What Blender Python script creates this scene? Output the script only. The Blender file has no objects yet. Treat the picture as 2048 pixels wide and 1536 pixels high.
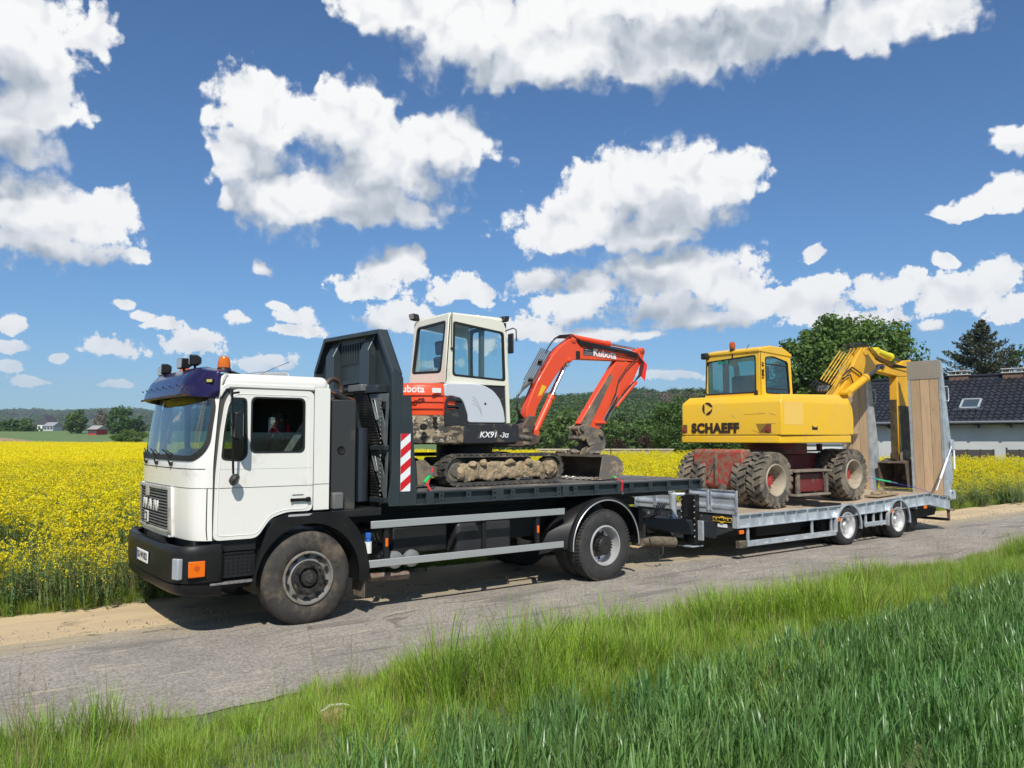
import bpy, math, random
import numpy as np
from mathutils import Vector, Matrix, Quaternion

R = math.radians
scene = bpy.context.scene
C = scene.collection
rng = random.Random(7)

# ------------------------------------------------------------------ camera
CAM = (-3.7398, -8.8321, 2.1253)
YAW = 0.9257            # heading of the view, from +X (the driving direction reversed)
PITCH = 0.0667
cam_d = bpy.data.cameras.new('camera')
cam = bpy.data.objects.new('camera', cam_d)
C.objects.link(cam)
cam.location = CAM
cam.rotation_euler = (math.pi/2 + PITCH, 0, YAW - math.pi/2)
cam_d.sensor_width = 36.0
cam_d.lens = 36.0*1609.06/2048
cam_d.clip_start = 0.05
cam_d.clip_end = 20000
scene.camera = cam
scene.render.resolution_x = 1024
scene.render.resolution_y = 768

# ------------------------------------------------------------------ light
SUN_EL = R(47)
SUN_HEAD = YAW + math.pi + R(1.5)      # heading from the scene towards the sun: behind the camera
sd = Vector((math.cos(SUN_EL)*math.cos(SUN_HEAD), math.cos(SUN_EL)*math.sin(SUN_HEAD), math.sin(SUN_EL)))
sun_d = bpy.data.lights.new('sun', 'SUN')
sun_d.energy = 5.0
sun_d.angle = R(0.53)
sun_d.color = (1.0, 0.95, 0.86)
sun = bpy.data.objects.new('sun', sun_d)
C.objects.link(sun)
sun.rotation_euler = sd.to_track_quat('Z', 'Y').to_euler()
sun.location = (0, 0, 30)
scene.view_settings.view_transform = 'Standard'
scene.view_settings.look = 'None'
scene.view_settings.exposure = 0.02
scene.view_settings.gamma = 1.0
scene.view_settings.use_curve_mapping = False

# ------------------------------------------------------------------ sky: Nishita air with cumulus clouds
world = bpy.data.worlds.new('World')
scene.world = world
world.use_nodes = True
world.cycles.sampling_method = 'MANUAL'; world.cycles.sample_map_resolution = 256
SKY_STRENGTH, SKY_AIR, SKY_DUST, SKY_OZONE = 0.092, 1.0, 0.3, 3.0
SKY_TINT = (.50, .86, 1.16)
# cumulus puffs: azimuth (deg, + to the right of the view), elevation (deg), half width, half height (deg), flatness below
PUFFS = [
    (-17.8,21.19,2.51,2.29,1.2), (-18.7,18.11,2.05,2.19,1.3), (-16.4,15.90,3.05,2.01,1.4), (-11.7,21.58,3.36,2.34,1.2), (-9.5,18.81,4.29,3.07,1.3), (-13.3,16.28,4.18,2.29,1.6),
    (-9.5,15.82,4.63,2.00,2.0), (-4.9,20.30,3.45,2.10,1.4), (-2.9,20.99,1.46,1.45,1.2), (-19.8,15.77,0.97,0.64,1.2), (-8.6,28.77,4.00,1.71,1.4), (-2.4,27.25,5.51,2.50,1.4),
    (3.9,26.01,6.14,2.98,1.7), (11.1,25.64,6.20,2.95,1.7), (17.6,26.16,6.10,2.56,1.7), (23.5,25.74,4.48,2.08,1.6), (27.4,26.25,3.37,1.60,1.4), (-0.9,24.83,3.29,1.54,1.5),
    (14.3,29.14,16.23,2.21,1.4), (-32.5,23.49,2.97,2.49,1.3), (-31.6,20.11,2.73,2.35,1.3), (-32.6,17.94,2.94,1.68,1.6), (-30.9,22.22,1.37,1.64,1.2), (-28.3,24.42,1.09,1.04,1.2),
    (-32.7,21.00,1.58,3.22,1.2), (-31.3,13.49,3.28,2.64,1.3), (-28.9,13.20,3.14,2.11,1.5), (-26.5,14.88,1.32,0.92,1.3), (-30.5,11.50,3.90,1.14,1.8), (-25.2,11.57,0.89,0.57,1.3),
    (11.3,18.21,3.79,1.95,1.3), (8.9,17.52,3.50,2.30,1.3), (14.4,17.52,2.85,1.94,1.4), (5.1,16.64,1.26,2.34,1.3), (5.6,14.93,4.61,1.86,1.6), (3.8,13.94,3.58,1.37,1.8),
    (11.6,15.38,3.76,1.99,1.8), (9.5,13.78,3.82,1.53,1.6), (11.2,11.49,5.09,1.71,1.4), (2.0,11.18,1.80,0.98,1.3), (5.2,10.97,2.13,0.98,1.3), (4.2,9.05,2.84,1.41,1.5),
    (10.9,8.92,3.42,1.32,1.5), (14.6,10.32,2.99,1.69,1.5), (13.2,8.15,4.66,0.96,1.6), (17.3,9.01,2.58,1.21,1.5), (20.5,8.84,2.48,1.19,1.6), (21.1,9.96,1.39,0.72,1.4),
    (18.6,9.62,1.92,0.67,1.3), (25.4,9.17,2.58,1.15,1.6), (28.8,8.90,2.69,1.24,1.6), (31.3,9.60,1.55,1.20,1.5), (32.2,8.00,1.27,0.84,1.4), (26.9,10.23,0.43,0.25,1.2),
    (22.9,7.72,3.55,0.65,1.5), (1.6,7.48,2.15,0.85,1.5), (5.9,7.34,3.17,0.56,1.4), (9.4,7.28,1.39,0.42,1.3), (27.7,7.11,0.84,0.41,1.5), (11.1,4.31,2.39,0.31,1.3),
    (-8.4,11.59,1.95,1.38,1.5), (-10.3,10.32,2.10,1.04,1.6), (-7.7,12.47,1.28,0.89,1.3), (-3.7,10.11,2.58,0.98,1.7), (-1.9,10.41,1.15,0.63,1.4), (-17.4,11.69,0.72,0.57,1.2),
    (-8.0,8.29,2.48,1.05,1.5), (-14.9,8.09,1.21,0.75,1.5), (-14.9,7.20,1.62,0.48,1.5), (-16.2,8.99,0.66,0.34,1.2), (-23.5,7.42,1.16,0.52,1.5), (-21.9,6.12,1.56,0.92,1.5),
    (-20.7,6.77,0.63,0.46,1.3), (-26.5,5.59,1.60,0.70,1.7), (-26.2,8.70,0.58,0.32,1.3), (-25.1,8.07,0.59,0.29,1.3), (-32.3,6.73,0.67,0.51,1.5), (-19.1,8.08,0.64,0.33,1.3),
    (-32.1,4.45,0.62,0.42,1.4), (-17.1,5.05,1.81,0.48,1.4), (-31.3,3.45,1.06,0.30,1.4), (-29.4,4.98,0.38,0.22,1.2), (-26.3,3.43,0.75,0.22,1.3), (-32.1,5.60,0.73,0.30,1.4),
    (28.5,11.10,0.77,0.37,1.3), (20.7,12.05,0.75,0.39,1.4), (32.3,17.42,1.53,0.91,1.5), (29.8,13.85,1.61,0.60,1.6), (32.0,14.43,1.54,1.05,1.6), (-2.3,6.59,1.43,0.50,1.3),
    (-5.5,5.15,1.42,0.28,1.2), (27.0,4.30,1.12,0.32,1.2),
]

def shader_tools(n, l):
    def vm(op, a, b=None, c=None):
        k = n.new('ShaderNodeVectorMath'); k.operation = op
        for i, v in enumerate((a, b, c)):
            if v is None: continue
            if isinstance(v, tuple): k.inputs[i].default_value = v
            else: l.new(v, k.inputs[i])
        return k.outputs['Value'] if op in ('LENGTH', 'DOT_PRODUCT') else k.outputs['Vector']
    def mt(op, a, b=None, c=None, cl=False):
        k = n.new('ShaderNodeMath'); k.operation = op; k.use_clamp = cl
        for i, v in enumerate((a, b, c)):
            if v is None: continue
            if isinstance(v, (int, float)): k.inputs[i].default_value = v
            else: l.new(v, k.inputs[i])
        return k.outputs[0]
    def noise(vec, scale, detail, rough=.55):
        k = n.new('ShaderNodeTexNoise'); k.noise_dimensions = '2D'; k.inputs['Scale'].default_value = scale
        k.inputs['Detail'].default_value = detail; k.inputs['Roughness'].default_value = rough
        l.new(vec, k.inputs['Vector']); return k.outputs['Fac'], k.outputs['Color']
    def sstep(v, a, b):
        k = n.new('ShaderNodeMapRange'); k.interpolation_type = 'SMOOTHSTEP'
        k.inputs['From Min'].default_value = a; k.inputs['From Max'].default_value = b
        l.new(v, k.inputs['Value']); return k.outputs[0]
    return vm, mt, noise, sstep

def cloud_group(name, puffs, generic):
    """cloud cover and brightness over one part of the sky: P = (azimuth, elevation) in units of 10 degrees"""
    g = bpy.data.node_groups.new(name, 'ShaderNodeTree')
    g.interface.new_socket('P', in_out='INPUT', socket_type='NodeSocketVector')
    g.interface.new_socket('Alpha', in_out='OUTPUT', socket_type='NodeSocketFloat')
    g.interface.new_socket('Shade', in_out='OUTPUT', socket_type='NodeSocketFloat')
    n, l = g.nodes, g.links
    gi = n.new('NodeGroupInput'); go = n.new('NodeGroupOutput')
    vm, mt, noise, sstep = shader_tools(n, l)
    P = gi.outputs['P']
    sepP = n.new('ShaderNodeSeparateXYZ'); l.new(P, sepP.inputs[0])
    el_ = sstep(sepP.outputs[1], .1, 1.9)
    lo = n.new('ShaderNodeCombineXYZ'); k_ = mt('MULTIPLY_ADD', el_, .78, .22); l.new(k_, lo.inputs[0]); l.new(k_, lo.inputs[1]); lo = lo.outputs[0]
    def warp(P):
        _, wc = noise(P, 2.6, 3)
        return vm('ADD', P, vm('MULTIPLY', vm('MULTIPLY', vm('SUBTRACT', wc, (.5, .5, .5)), (.42, .30, 0)), lo))
    def mass(P, Q, big=0):
        acc = None
        for (a, e, ra, re, fl) in puffs:
            if ra < big: continue
            ra *= 1.12; re *= 1.12
            q = vm('MULTIPLY_ADD', Q, (10/ra, 10/re, 0.0), (-a/ra, -e/re, 0.0))
            if fl > 1.45: q = vm('MAXIMUM', q, vm('MULTIPLY', q, (-1.0, -fl, 0.0)))
            d = vm('LENGTH', q)
            acc = d if acc is None else mt('MINIMUM', acc, d)
        if acc is None: acc = 3.0
        F = mt('SUBTRACT', 1.0, acc)
        if generic:
            sep = n.new('ShaderNodeSeparateXYZ'); l.new(P, sep.inputs[0])
            out = mt('MAXIMUM', mt('SUBTRACT', mt('ABSOLUTE', sep.outputs[0]), 3.6), mt('SUBTRACT', sep.outputs[1], 3.2))
            out = mt('MULTIPLY', out, 2.0, cl=True)
            gen, _ = noise(P, .55, 3)
            gen = mt('MULTIPLY', mt('SUBTRACT', gen, .60), 4.5)
            F = mt('MAXIMUM', F, mt('SUBTRACT', mt('MULTIPLY', mt('ADD', gen, 1.2), out), 1.2))
        return F
    def billow(Q):
        n1, _ = noise(Q, 3.2, 2, .5)
        vo = n.new('ShaderNodeTexVoronoi'); vo.feature = 'SMOOTH_F1'; vo.voronoi_dimensions = '2D'
        vo.inputs['Scale'].default_value = 6.5; vo.inputs['Smoothness'].default_value = .30
        l.new(Q, vo.inputs['Vector'])
        return mt('MULTIPLY_ADD', mt('SUBTRACT', n1, .5), .75, mt('MULTIPLY', mt('SUBTRACT', .40, vo.outputs['Distance']), .85))
    Q = warp(P)
    M0 = mass(P, Q)
    Mh = mass(None if not generic else vm('ADD', P, (0, .30, 0)), vm('ADD', Q, (0, .30, 0)), 2.0)
    B0 = billow(Q); Bu = billow(vm('ADD', Q, (-.04, .16, 0)))
    fine, _ = noise(P, 13, 4, .66)
    fine = mt('MULTIPLY', mt('SUBTRACT', fine, .5), .75)
    F0 = mt('ADD', mt('ADD', mt('MULTIPLY', M0, 1.35), mt('MULTIPLY', B0, mt('MULTIPLY_ADD', el_, .45, .50))), mt('MULTIPLY_ADD', fine, mt('MULTIPLY_ADD', el_, -2.75, 3.8), .24))
    # more cloud above a point than at it: the shaded base, which also dissolves softly
    dim = sstep(mt('ADD', mt('ADD', mt('MULTIPLY', mt('SUBTRACT', Mh, M0), .75), mt('MULTIPLY', Mh, .60)), mt('MULTIPLY', B0, .30)), -.36, .62)
    ax_ = mt('DIVIDE', mt('ADD', F0, .06), mt('MULTIPLY_ADD', dim, .60, .42), cl=True)
    l.new(sstep(ax_, 0, 1), go.inputs['Alpha'])
    rel = mt('MULTIPLY_ADD', mt('SUBTRACT', B0, Bu), .34, mt('MULTIPLY', fine, .16))
    sh = mt('SUBTRACT', mt('ADD', 1.0, rel), mt('MULTIPLY', dim, .50))
    l.new(sh, go.inputs['Shade'])
    return g

def build_sky():
    nt = world.node_tree; n, l = nt.nodes, nt.links
    n.clear()
    out = n.new('ShaderNodeOutputWorld')
    tc = n.new('ShaderNodeTexCoord')
    vm, mt, noise, sstep = shader_tools(n, l)
    sky = n.new('ShaderNodeTexSky'); sky.sky_type = 'NISHITA'; sky.sun_disc = False
    sky.sun_elevation = SUN_EL
    sky.sun_rotation = math.pi/2 - SUN_HEAD
    sky.air_density = SKY_AIR; sky.dust_density = SKY_DUST; sky.ozone_density = SKY_OZONE; sky.altitude = 300
    sp = n.new('ShaderNodeSeparateXYZ'); l.new(tc.outputs['Generated'], sp.inputs[0])
    cr, sr = math.cos(YAW), math.sin(YAW)
    fx = mt('ADD', mt('MULTIPLY', sp.outputs[0], cr), mt('MULTIPLY', sp.outputs[1], sr))
    rx = mt('SUBTRACT', mt('MULTIPLY', sp.outputs[0], sr), mt('MULTIPLY', sp.outputs[1], cr))
    az = mt('MULTIPLY', mt('ARCTAN2', rx, fx), 180/math.pi/10)
    el = mt('MULTIPLY', mt('ARCSINE', sp.outputs[2]), 180/math.pi/10)
    P = n.new('ShaderNodeCombineXYZ'); l.new(az, P.inputs[0]); l.new(el, P.inputs[1])
    def branch(name, puffs, generic):
        k = n.new('ShaderNodeGroup'); k.node_tree = cloud_group(name, puffs, generic); l.new(P.outputs[0], k.inputs['P'])
        a_out = mt('MULTIPLY', k.outputs['Alpha'], mt('MULTIPLY_ADD', el, 1.1, .26, cl=True))
        ramp = n.new('ShaderNodeValToRGB')
        e = ramp.color_ramp.elements
        e[0].position = 0.20; e[0].color = (.31, .355, .41, 1)
        e[1].position = 1.0; e[1].color = (1.0, 1.0, .99, 1)
        m = e.new(.50); m.color = (.49, .54, .60, 1)
        m = e.new(.74); m.color = (.77, .79, .83, 1)
        l.new(k.outputs['Shade'], ramp.inputs[0])
        b1 = n.new('ShaderNodeBackground'); b1.inputs['Strength'].default_value = SKY_STRENGTH
        l.new(vm('MULTIPLY', sky.outputs[0], SKY_TINT), b1.inputs['Color'])
        b2 = n.new('ShaderNodeBackground'); b2.inputs['Strength'].default_value = 1.0
        l.new(ramp.outputs[0], b2.inputs['Color'])
        mx = n.new('ShaderNodeMixShader'); l.new(a_out, mx.inputs[0]); l.new(b1.outputs[0], mx.inputs[1]); l.new(b2.outputs[0], mx.inputs[2])
        return mx.outputs[0]
    l.new(branch('cumulus', PUFFS, True), out.inputs['Surface'])
build_sky()

# ------------------------------------------------------------------ helpers
OFF = {}
def tag(o, label=None, cat=None, group=None, kind=None):
    if label: o['label'] = label
    if cat: o['category'] = cat
    if group: o['group'] = group
    if kind: o['kind'] = kind
    return o
def thing(name, label, cat, loc=(0, 0, 0), group=None, rz=0):
    o = bpy.data.objects.new(name, None); C.objects.link(o)
    o.empty_display_size = .3
    o.location = loc; o.rotation_euler = (0, 0, rz)
    OFF[o.name] = Vector(loc)
    return tag(o, label, cat, group)
def copy_tree(o, parent=None):
    c = o.copy(); C.objects.link(c); c.parent = parent
    for ch in list(o.children): copy_tree(ch, c)
    return c
def link_mesh(name, me, parent=None):
    o = bpy.data.objects.new(name, me); C.objects.link(o)
    if parent is not None:
        o.parent = parent; OFF[o.name] = OFF.get(parent.name, Vector((0, 0, 0)))
    else: OFF[o.name] = Vector((0, 0, 0))
    return o

class MB:
    """collects polygons (world metres) and links them as one mesh object"""
    def __init__(s): s.v = []; s.f = []; s.m = []; s.mi = 0
    def add(s, vs, fs):
        k = len(s.v); s.v += [tuple(p) for p in vs]; s.f += [tuple(i+k for i in f) for f in fs]; s.m += [s.mi]*len(fs); return s
    def mat(s, i): s.mi = i; return s
    def box(s, x0, x1, y0, y1, z0, z1):
        return s.add([(x0,y0,z0),(x1,y0,z0),(x1,y1,z0),(x0,y1,z0),(x0,y0,z1),(x1,y0,z1),(x1,y1,z1),(x0,y1,z1)],
                     [(0,3,2,1),(4,5,6,7),(0,1,5,4),(1,2,6,5),(2,3,7,6),(3,0,4,7)])
    def bar(s, a, b, w, h=None, up=(0, 0, 1)):
        """rectangular bar from a to b, w across, h along up"""
        h = w if h is None else h
        a = Vector(a); b = Vector(b); d = (b-a).normalized(); u = Vector(up)
        if abs(d.dot(u)) > .98: u = Vector((1, 0, 0)) if abs(d.x) < .9 else Vector((0, 1, 0))
        sd_ = d.cross(u).normalized(); u = sd_.cross(d).normalized()
        vs = [p + sd_*(w/2*i) + u*(h/2*j) for p in (a, b) for i, j in ((-1,-1),(1,-1),(1,1),(-1,1))]
        return s.add(vs, [(0,1,2,3),(7,6,5,4),(0,4,5,1),(1,5,6,2),(2,6,7,3),(3,7,4,0)])
    def cyl(s, a, b, r, r2=None, n=16, cap=True):
        r2 = r if r2 is None else r2
        a = Vector(a); b = Vector(b); d = (b-a).normalized()
        u = d.orthogonal().normalized(); w = d.cross(u)
        vs = []
        for p, rr in ((a, r), (b, r2)):
            for i in range(n):
                t = 2*math.pi*i/n; vs.append(p + (u*math.cos(t)+w*math.sin(t))*rr)
        fs = [(i, (i+1) % n, n+(i+1) % n, n+i) for i in range(n)]
        if cap: fs += [tuple(range(n))[::-1], tuple(range(n, 2*n))]
        return s.add(vs, fs)
    def tube(s, pts, r, n=8, r_end=None, cap=True):
        pts = [Vector(p) for p in pts]; m = len(pts); vs = []; fs = []
        prev = None
        for i, p in enumerate(pts):
            d = (pts[min(i+1, m-1)]-pts[max(i-1, 0)]).normalized()
            u = d.orthogonal().normalized() if prev is None else (prev - d*prev.dot(d)).normalized()
            prev = u; w = d.cross(u)
            rr = r if r_end is None else r + (r_end-r)*i/(m-1)
            for k in range(n):
                t = 2*math.pi*k/n; vs.append(p+(u*math.cos(t)+w*math.sin(t))*rr)
        for i in range(m-1):
            for k in range(n):
                fs.append((i*n+k, i*n+(k+1) % n, (i+1)*n+(k+1) % n, (i+1)*n+k))
        if cap: fs += [tuple(range(n))[::-1], tuple(range((m-1)*n, m*n))]
        return s.add(vs, fs)
    def lathe(s, prof, o=(0, 0, 0), ax=(0, 1, 0), n=40, close=False):
        """prof: (radius, offset along ax)"""
        o = Vector(o); d = Vector(ax).normalized()
        u = Vector((1, 0, 0)) if abs(d.x) < .9 else Vector((0, 0, 1)); u = (u-d*u.dot(d)).normalized(); w = d.cross(u)
        vs = []; fs = []; m = len(prof)
        for (r, h) in prof:
            for k in range(n):
                t = 2*math.pi*k/n; vs.append(o+d*h+(u*math.cos(t)+w*math.sin(t))*r)
        for i in range(m-1 if not close else m):
            j = (i+1) % m
            for k in range(n): fs.append((i*n+k, j*n+k, j*n+(k+1) % n, i*n+(k+1) % n))
        return s.add(vs, fs)
    def prism(s, prof, y0, y1, ax='y'):
        """prof in the plane across ax: ax='y' -> (x,z); 'x' -> (y,z); 'z' -> (x,y)"""
        n = len(prof)
        def P(p, t): return (p[0], t, p[1]) if ax == 'y' else ((t, p[0], p[1]) if ax == 'x' else (p[0], p[1], t))
        vs = [P(p, y0) for p in prof]+[P(p, y1) for p in prof]
        fs = [tuple(range(n)), tuple(range(n, 2*n))[::-1]]+[(i, n+i, n+(i+1) % n, (i+1) % n) for i in range(n)]
        return s.add(vs, fs)
    def quad(s, a, b, c, d): return s.add([a, b, c, d], [(0, 1, 2, 3)])
    def ball(s, c, r, n=12, m=8, sc=(1, 1, 1)):
        vs = []; fs = []
        for i in range(m+1):
            t = math.pi*i/m
            for k in range(n):
                a = 2*math.pi*k/n
                vs.append((c[0]+r*sc[0]*math.sin(t)*math.cos(a), c[1]+r*sc[1]*math.sin(t)*math.sin(a), c[2]+r*sc[2]*math.cos(t)))
        for i in range(m):
            for k in range(n): fs.append((i*n+k, (i+1)*n+k, (i+1)*n+(k+1) % n, i*n+(k+1) % n))
        return s.add(vs, fs)
    def mesh(s, name, mats, off=Vector((0, 0, 0)), smooth=True, angle=32):
        me = bpy.data.meshes.new(name)
        me.from_pydata([(v[0]-off.x, v[1]-off.y, v[2]-off.z) for v in s.v], [], s.f)
        if not isinstance(mats, (list, tuple)): mats = [mats]
        for m in mats: me.materials.append(m)
        if any(s.m): me.polygons.foreach_set('material_index', s.m)
        import bmesh
        bm = bmesh.new(); bm.from_mesh(me)
        bmesh.ops.remove_doubles(bm, verts=bm.verts, dist=1e-5)
        bmesh.ops.recalc_face_normals(bm, faces=bm.faces)
        bm.to_mesh(me); bm.free()
        if smooth:
            me.polygons.foreach_set('use_smooth', [True]*len(me.polygons))
            me.set_sharp_from_angle(angle=R(angle))
        me.update(); return me
    def build(s, name, mats, parent=None, bevel=0, smooth=True, angle=32, seg=2, label=None):
        off = OFF.get(parent.name, Vector((0, 0, 0))) if parent is not None else Vector((0, 0, 0))
        me = s.mesh(name, mats, off, smooth, angle)
        o = link_mesh(name, me, parent)
        if bevel:
            b = o.modifiers.new('bevel', 'BEVEL'); b.width = bevel; b.segments = seg; b.limit_method = 'ANGLE'
            b.angle_limit = R(30); b.use_clamp_overlap = True; b.harden_normals = False
        if label: o['label'] = label
        return o

# ------------------------------------------------------------------ materials
def nodes_of(m): return m.node_tree.nodes, m.node_tree.links
def mat(name, col, rough=.5, metal=0.0, col2=None, ns=4.0, nlo=.35, nhi=.65, det=6, bump=0.0, bs=30.0,
        dirt=None, dlo=.52, dhi=.62, ds=3.0, stretch=None, spec=.5, coat=0.0, trans=0.0, emit=None, rvar=0.0, use_obj=True, rand=0.0, ddet=8):
    m = bpy.data.materials.new(name); m.use_nodes = True
    n, l = nodes_of(m); b = n['Principled BSDF']
    b.inputs['Roughness'].default_value = rough; b.inputs['Metallic'].default_value = metal
    b.inputs['Specular IOR Level'].default_value = spec
    b.inputs['Coat Weight'].default_value = coat
    if coat: b.inputs['Coat Roughness'].default_value = .08
    b.inputs['Transmission Weight'].default_value = trans
    b.inputs['Base Color'].default_value = (*col, 1)
    tc = n.new('ShaderNodeNewGeometry'); vec = tc.outputs['Position']
    if stretch:
        mp = n.new('ShaderNodeMapping'); mp.inputs['Scale'].default_value = stretch; l.new(vec, mp.inputs[0]); svec = mp.outputs[0]
    else: svec = vec
    cur = None
    def noise(v, s, d=6, r=.6):
        k = n.new('ShaderNodeTexNoise'); k.inputs['Scale'].default_value = s; k.inputs['Detail'].default_value = d; k.inputs['Roughness'].default_value = r
        l.new(v, k.inputs['Vector']); return k.outputs['Fac']
    def rng_(f, a, c):
        k = n.new('ShaderNodeMapRange'); k.interpolation_type = 'SMOOTHSTEP'
        k.inputs['From Min'].default_value = a; k.inputs['From Max'].default_value = c; l.new(f, k.inputs['Value']); return k.outputs[0]
    def mix(f, a, c):
        k = n.new('ShaderNodeMix'); k.data_type = 'RGBA'
        l.new(f, k.inputs['Factor'])
        for s_, v in ((k.inputs['A'], a), (k.inputs['B'], c)):
            if isinstance(v, tuple): s_.default_value = (*v, 1)
            else: l.new(v, s_)
        return k.outputs['Result']
    cur = tuple(col); fdirt = None
    if col2 is not None:
        cur = mix(rng_(noise(svec, ns, det), nlo, nhi), cur, tuple(col2))
    if dirt is not None:
        fdirt = rng_(noise(vec, ds, ddet, .68), dlo, dhi)
        cur = mix(fdirt, cur, tuple(dirt))
    if rand:
        oi = n.new('ShaderNodeObjectInfo'); hs = n.new('ShaderNodeHueSaturation')
        mr = n.new('ShaderNodeMapRange'); mr.inputs['To Min'].default_value = 1-rand; mr.inputs['To Max'].default_value = 1+rand
        l.new(oi.outputs['Random'], mr.inputs['Value']); l.new(mr.outputs[0], hs.inputs['Value'])
        if isinstance(cur, tuple): hs.inputs['Color'].default_value = (*cur, 1)
        else: l.new(cur, hs.inputs['Color'])
        cur = hs.outputs[0]
    if not isinstance(cur, tuple): l.new(cur, b.inputs['Base Color'])
    if fdirt is not None:
        k = n.new('ShaderNodeMapRange'); k.inputs['To Min'].default_value = rough; k.inputs['To Max'].default_value = .9
        l.new(fdirt, k.inputs['Value']); l.new(k.outputs[0], b.inputs['Roughness'])
        if metal:
            k = n.new('ShaderNodeMapRange'); k.inputs['To Min'].default_value = metal; k.inputs['To Max'].default_value = 0
            l.new(fdirt, k.inputs['Value']); l.new(k.outputs[0], b.inputs['Metallic'])
    elif rvar:
        k = n.new('ShaderNodeMapRange'); k.inputs['To Min'].default_value = max(0, rough-rvar); k.inputs['To Max'].default_value = min(1, rough+rvar)
        l.new(noise(vec, 7, 5), k.inputs['Value']); l.new(k.outputs[0], b.inputs['Roughness'])
    if bump:
        bp = n.new('ShaderNodeBump'); bp.inputs['Strength'].default_value = 1; bp.inputs['Distance'].default_value = bump
        l.new(noise(svec, bs, 6), bp.inputs['Height']); l.new(bp.outputs[0], b.inputs['Normal'])
    if emit: b.inputs['Emission Color'].default_value = (*emit[0], 1); b.inputs['Emission Strength'].default_value = emit[1]
    return m

def leaf_mat(name, col, col2, tcol, rough=.5, tr=.35, ns=1.5, hue=.012, val=.22, spec=.4):
    """leaf: diffuse + sheen of the surface, light coming through, colour differing between plants"""
    m = bpy.data.materials.new(name); m.use_nodes = True
    n, l = nodes_of(m); b = n['Principled BSDF']
    b.inputs['Roughness'].default_value = rough; b.inputs['Specular IOR Level'].default_value = spec
    g = n.new('ShaderNodeNewGeometry'); oi = n.new('ShaderNodeObjectInfo')
    ns_ = n.new('ShaderNodeTexNoise'); ns_.inputs['Scale'].default_value = ns; ns_.inputs['Detail'].default_value = 4
    l.new(g.outputs['Position'], ns_.inputs['Vector'])
    mr = n.new('ShaderNodeMapRange'); mr.inputs['From Min'].default_value = .35; mr.inputs['From Max'].default_value = .65
    l.new(ns_.outputs['Fac'], mr.inputs['Value'])
    mx = n.new('ShaderNodeMix'); mx.data_type = 'RGBA'; mx.inputs['A'].default_value = (*col, 1); mx.inputs['B'].default_value = (*col2, 1)
    l.new(mr.outputs[0], mx.inputs['Factor'])
    hs = n.new('ShaderNodeHueSaturation')
    r1 = n.new('ShaderNodeMapRange'); r1.inputs['To Min'].default_value = .5-hue; r1.inputs['To Max'].default_value = .5+hue
    r2 = n.new('ShaderNodeMapRange'); r2.inputs['To Min'].default_value = 1-val; r2.inputs['To Max'].default_value = 1+val
    isl = n.new('ShaderNodeMath'); isl.operation = 'FRACT'
    ad = n.new('ShaderNodeMath'); ad.operation = 'ADD'; l.new(g.outputs['Random Per Island'], ad.inputs[0]); l.new(oi.outputs['Random'], ad.inputs[1]); l.new(ad.outputs[0], isl.inputs[0])
    l.new(oi.outputs['Random'], r1.inputs['Value']); l.new(isl.outputs[0], r2.inputs['Value'])
    l.new(r1.outputs[0], hs.inputs['Hue']); l.new(r2.outputs[0], hs.inputs['Value'])
    l.new(mx.outputs['Result'], hs.inputs['Color']); l.new(hs.outputs[0], b.inputs['Base Color'])
    t = n.new('ShaderNodeBsdfTranslucent')
    hm = n.new('ShaderNodeMix'); hm.data_type = 'RGBA'; hm.blend_type = 'MULTIPLY'; hm.inputs['Factor'].default_value = 1
    l.new(hs.outputs[0], hm.inputs['A']); hm.inputs['B'].default_value = (*tcol, 1)
    l.new(hm.outputs['Result'], t.inputs['Color'])
    ms = n.new('ShaderNodeMixShader'); ms.inputs[0].default_value = tr
    l.new(b.outputs[0], ms.inputs[1]); l.new(t.outputs[0], ms.inputs[2]); l.new(ms.outputs[0], n['Material Output'].inputs['Surface'])
    return m

def glass_mat(name, tint=(.75, .85, .85), alpha=.75, rough=.03):
    """thin pane: a clear tinted sheet with its surface reflection"""
    m = bpy.data.materials.new(name); m.use_nodes = True
    n, l = nodes_of(m); n.remove(n['Principled BSDF'])
    tr = n.new('ShaderNodeBsdfTransparent'); tr.inputs['Color'].default_value = (*tint, 1)
    gl = n.new('ShaderNodeBsdfGlossy'); gl.inputs['Roughness'].default_value = rough; gl.inputs['Color'].default_value = (1, 1, 1, 1)
    fr = n.new('ShaderNodeLayerWeight'); fr.inputs['Blend'].default_value = .5
    pw = n.new('ShaderNodeMath'); pw.operation = 'POWER'; pw.inputs[1].default_value = 4.0; l.new(fr.outputs['Facing'], pw.inputs[0])
    mr = n.new('ShaderNodeMapRange'); mr.inputs['To Min'].default_value = (1-alpha)*.22; mr.inputs['To Max'].default_value = .9
    l.new(pw.outputs[0], mr.inputs['Value'])
    ms = n.new('ShaderNodeMixShader'); l.new(mr.outputs[0], ms.inputs[0]); l.new(tr.outputs[0], ms.inputs[1]); l.new(gl.outputs[0], ms.inputs[2])
    l.new(ms.outputs[0], n['Material Output'].inputs['Surface'])
    return m

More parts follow.
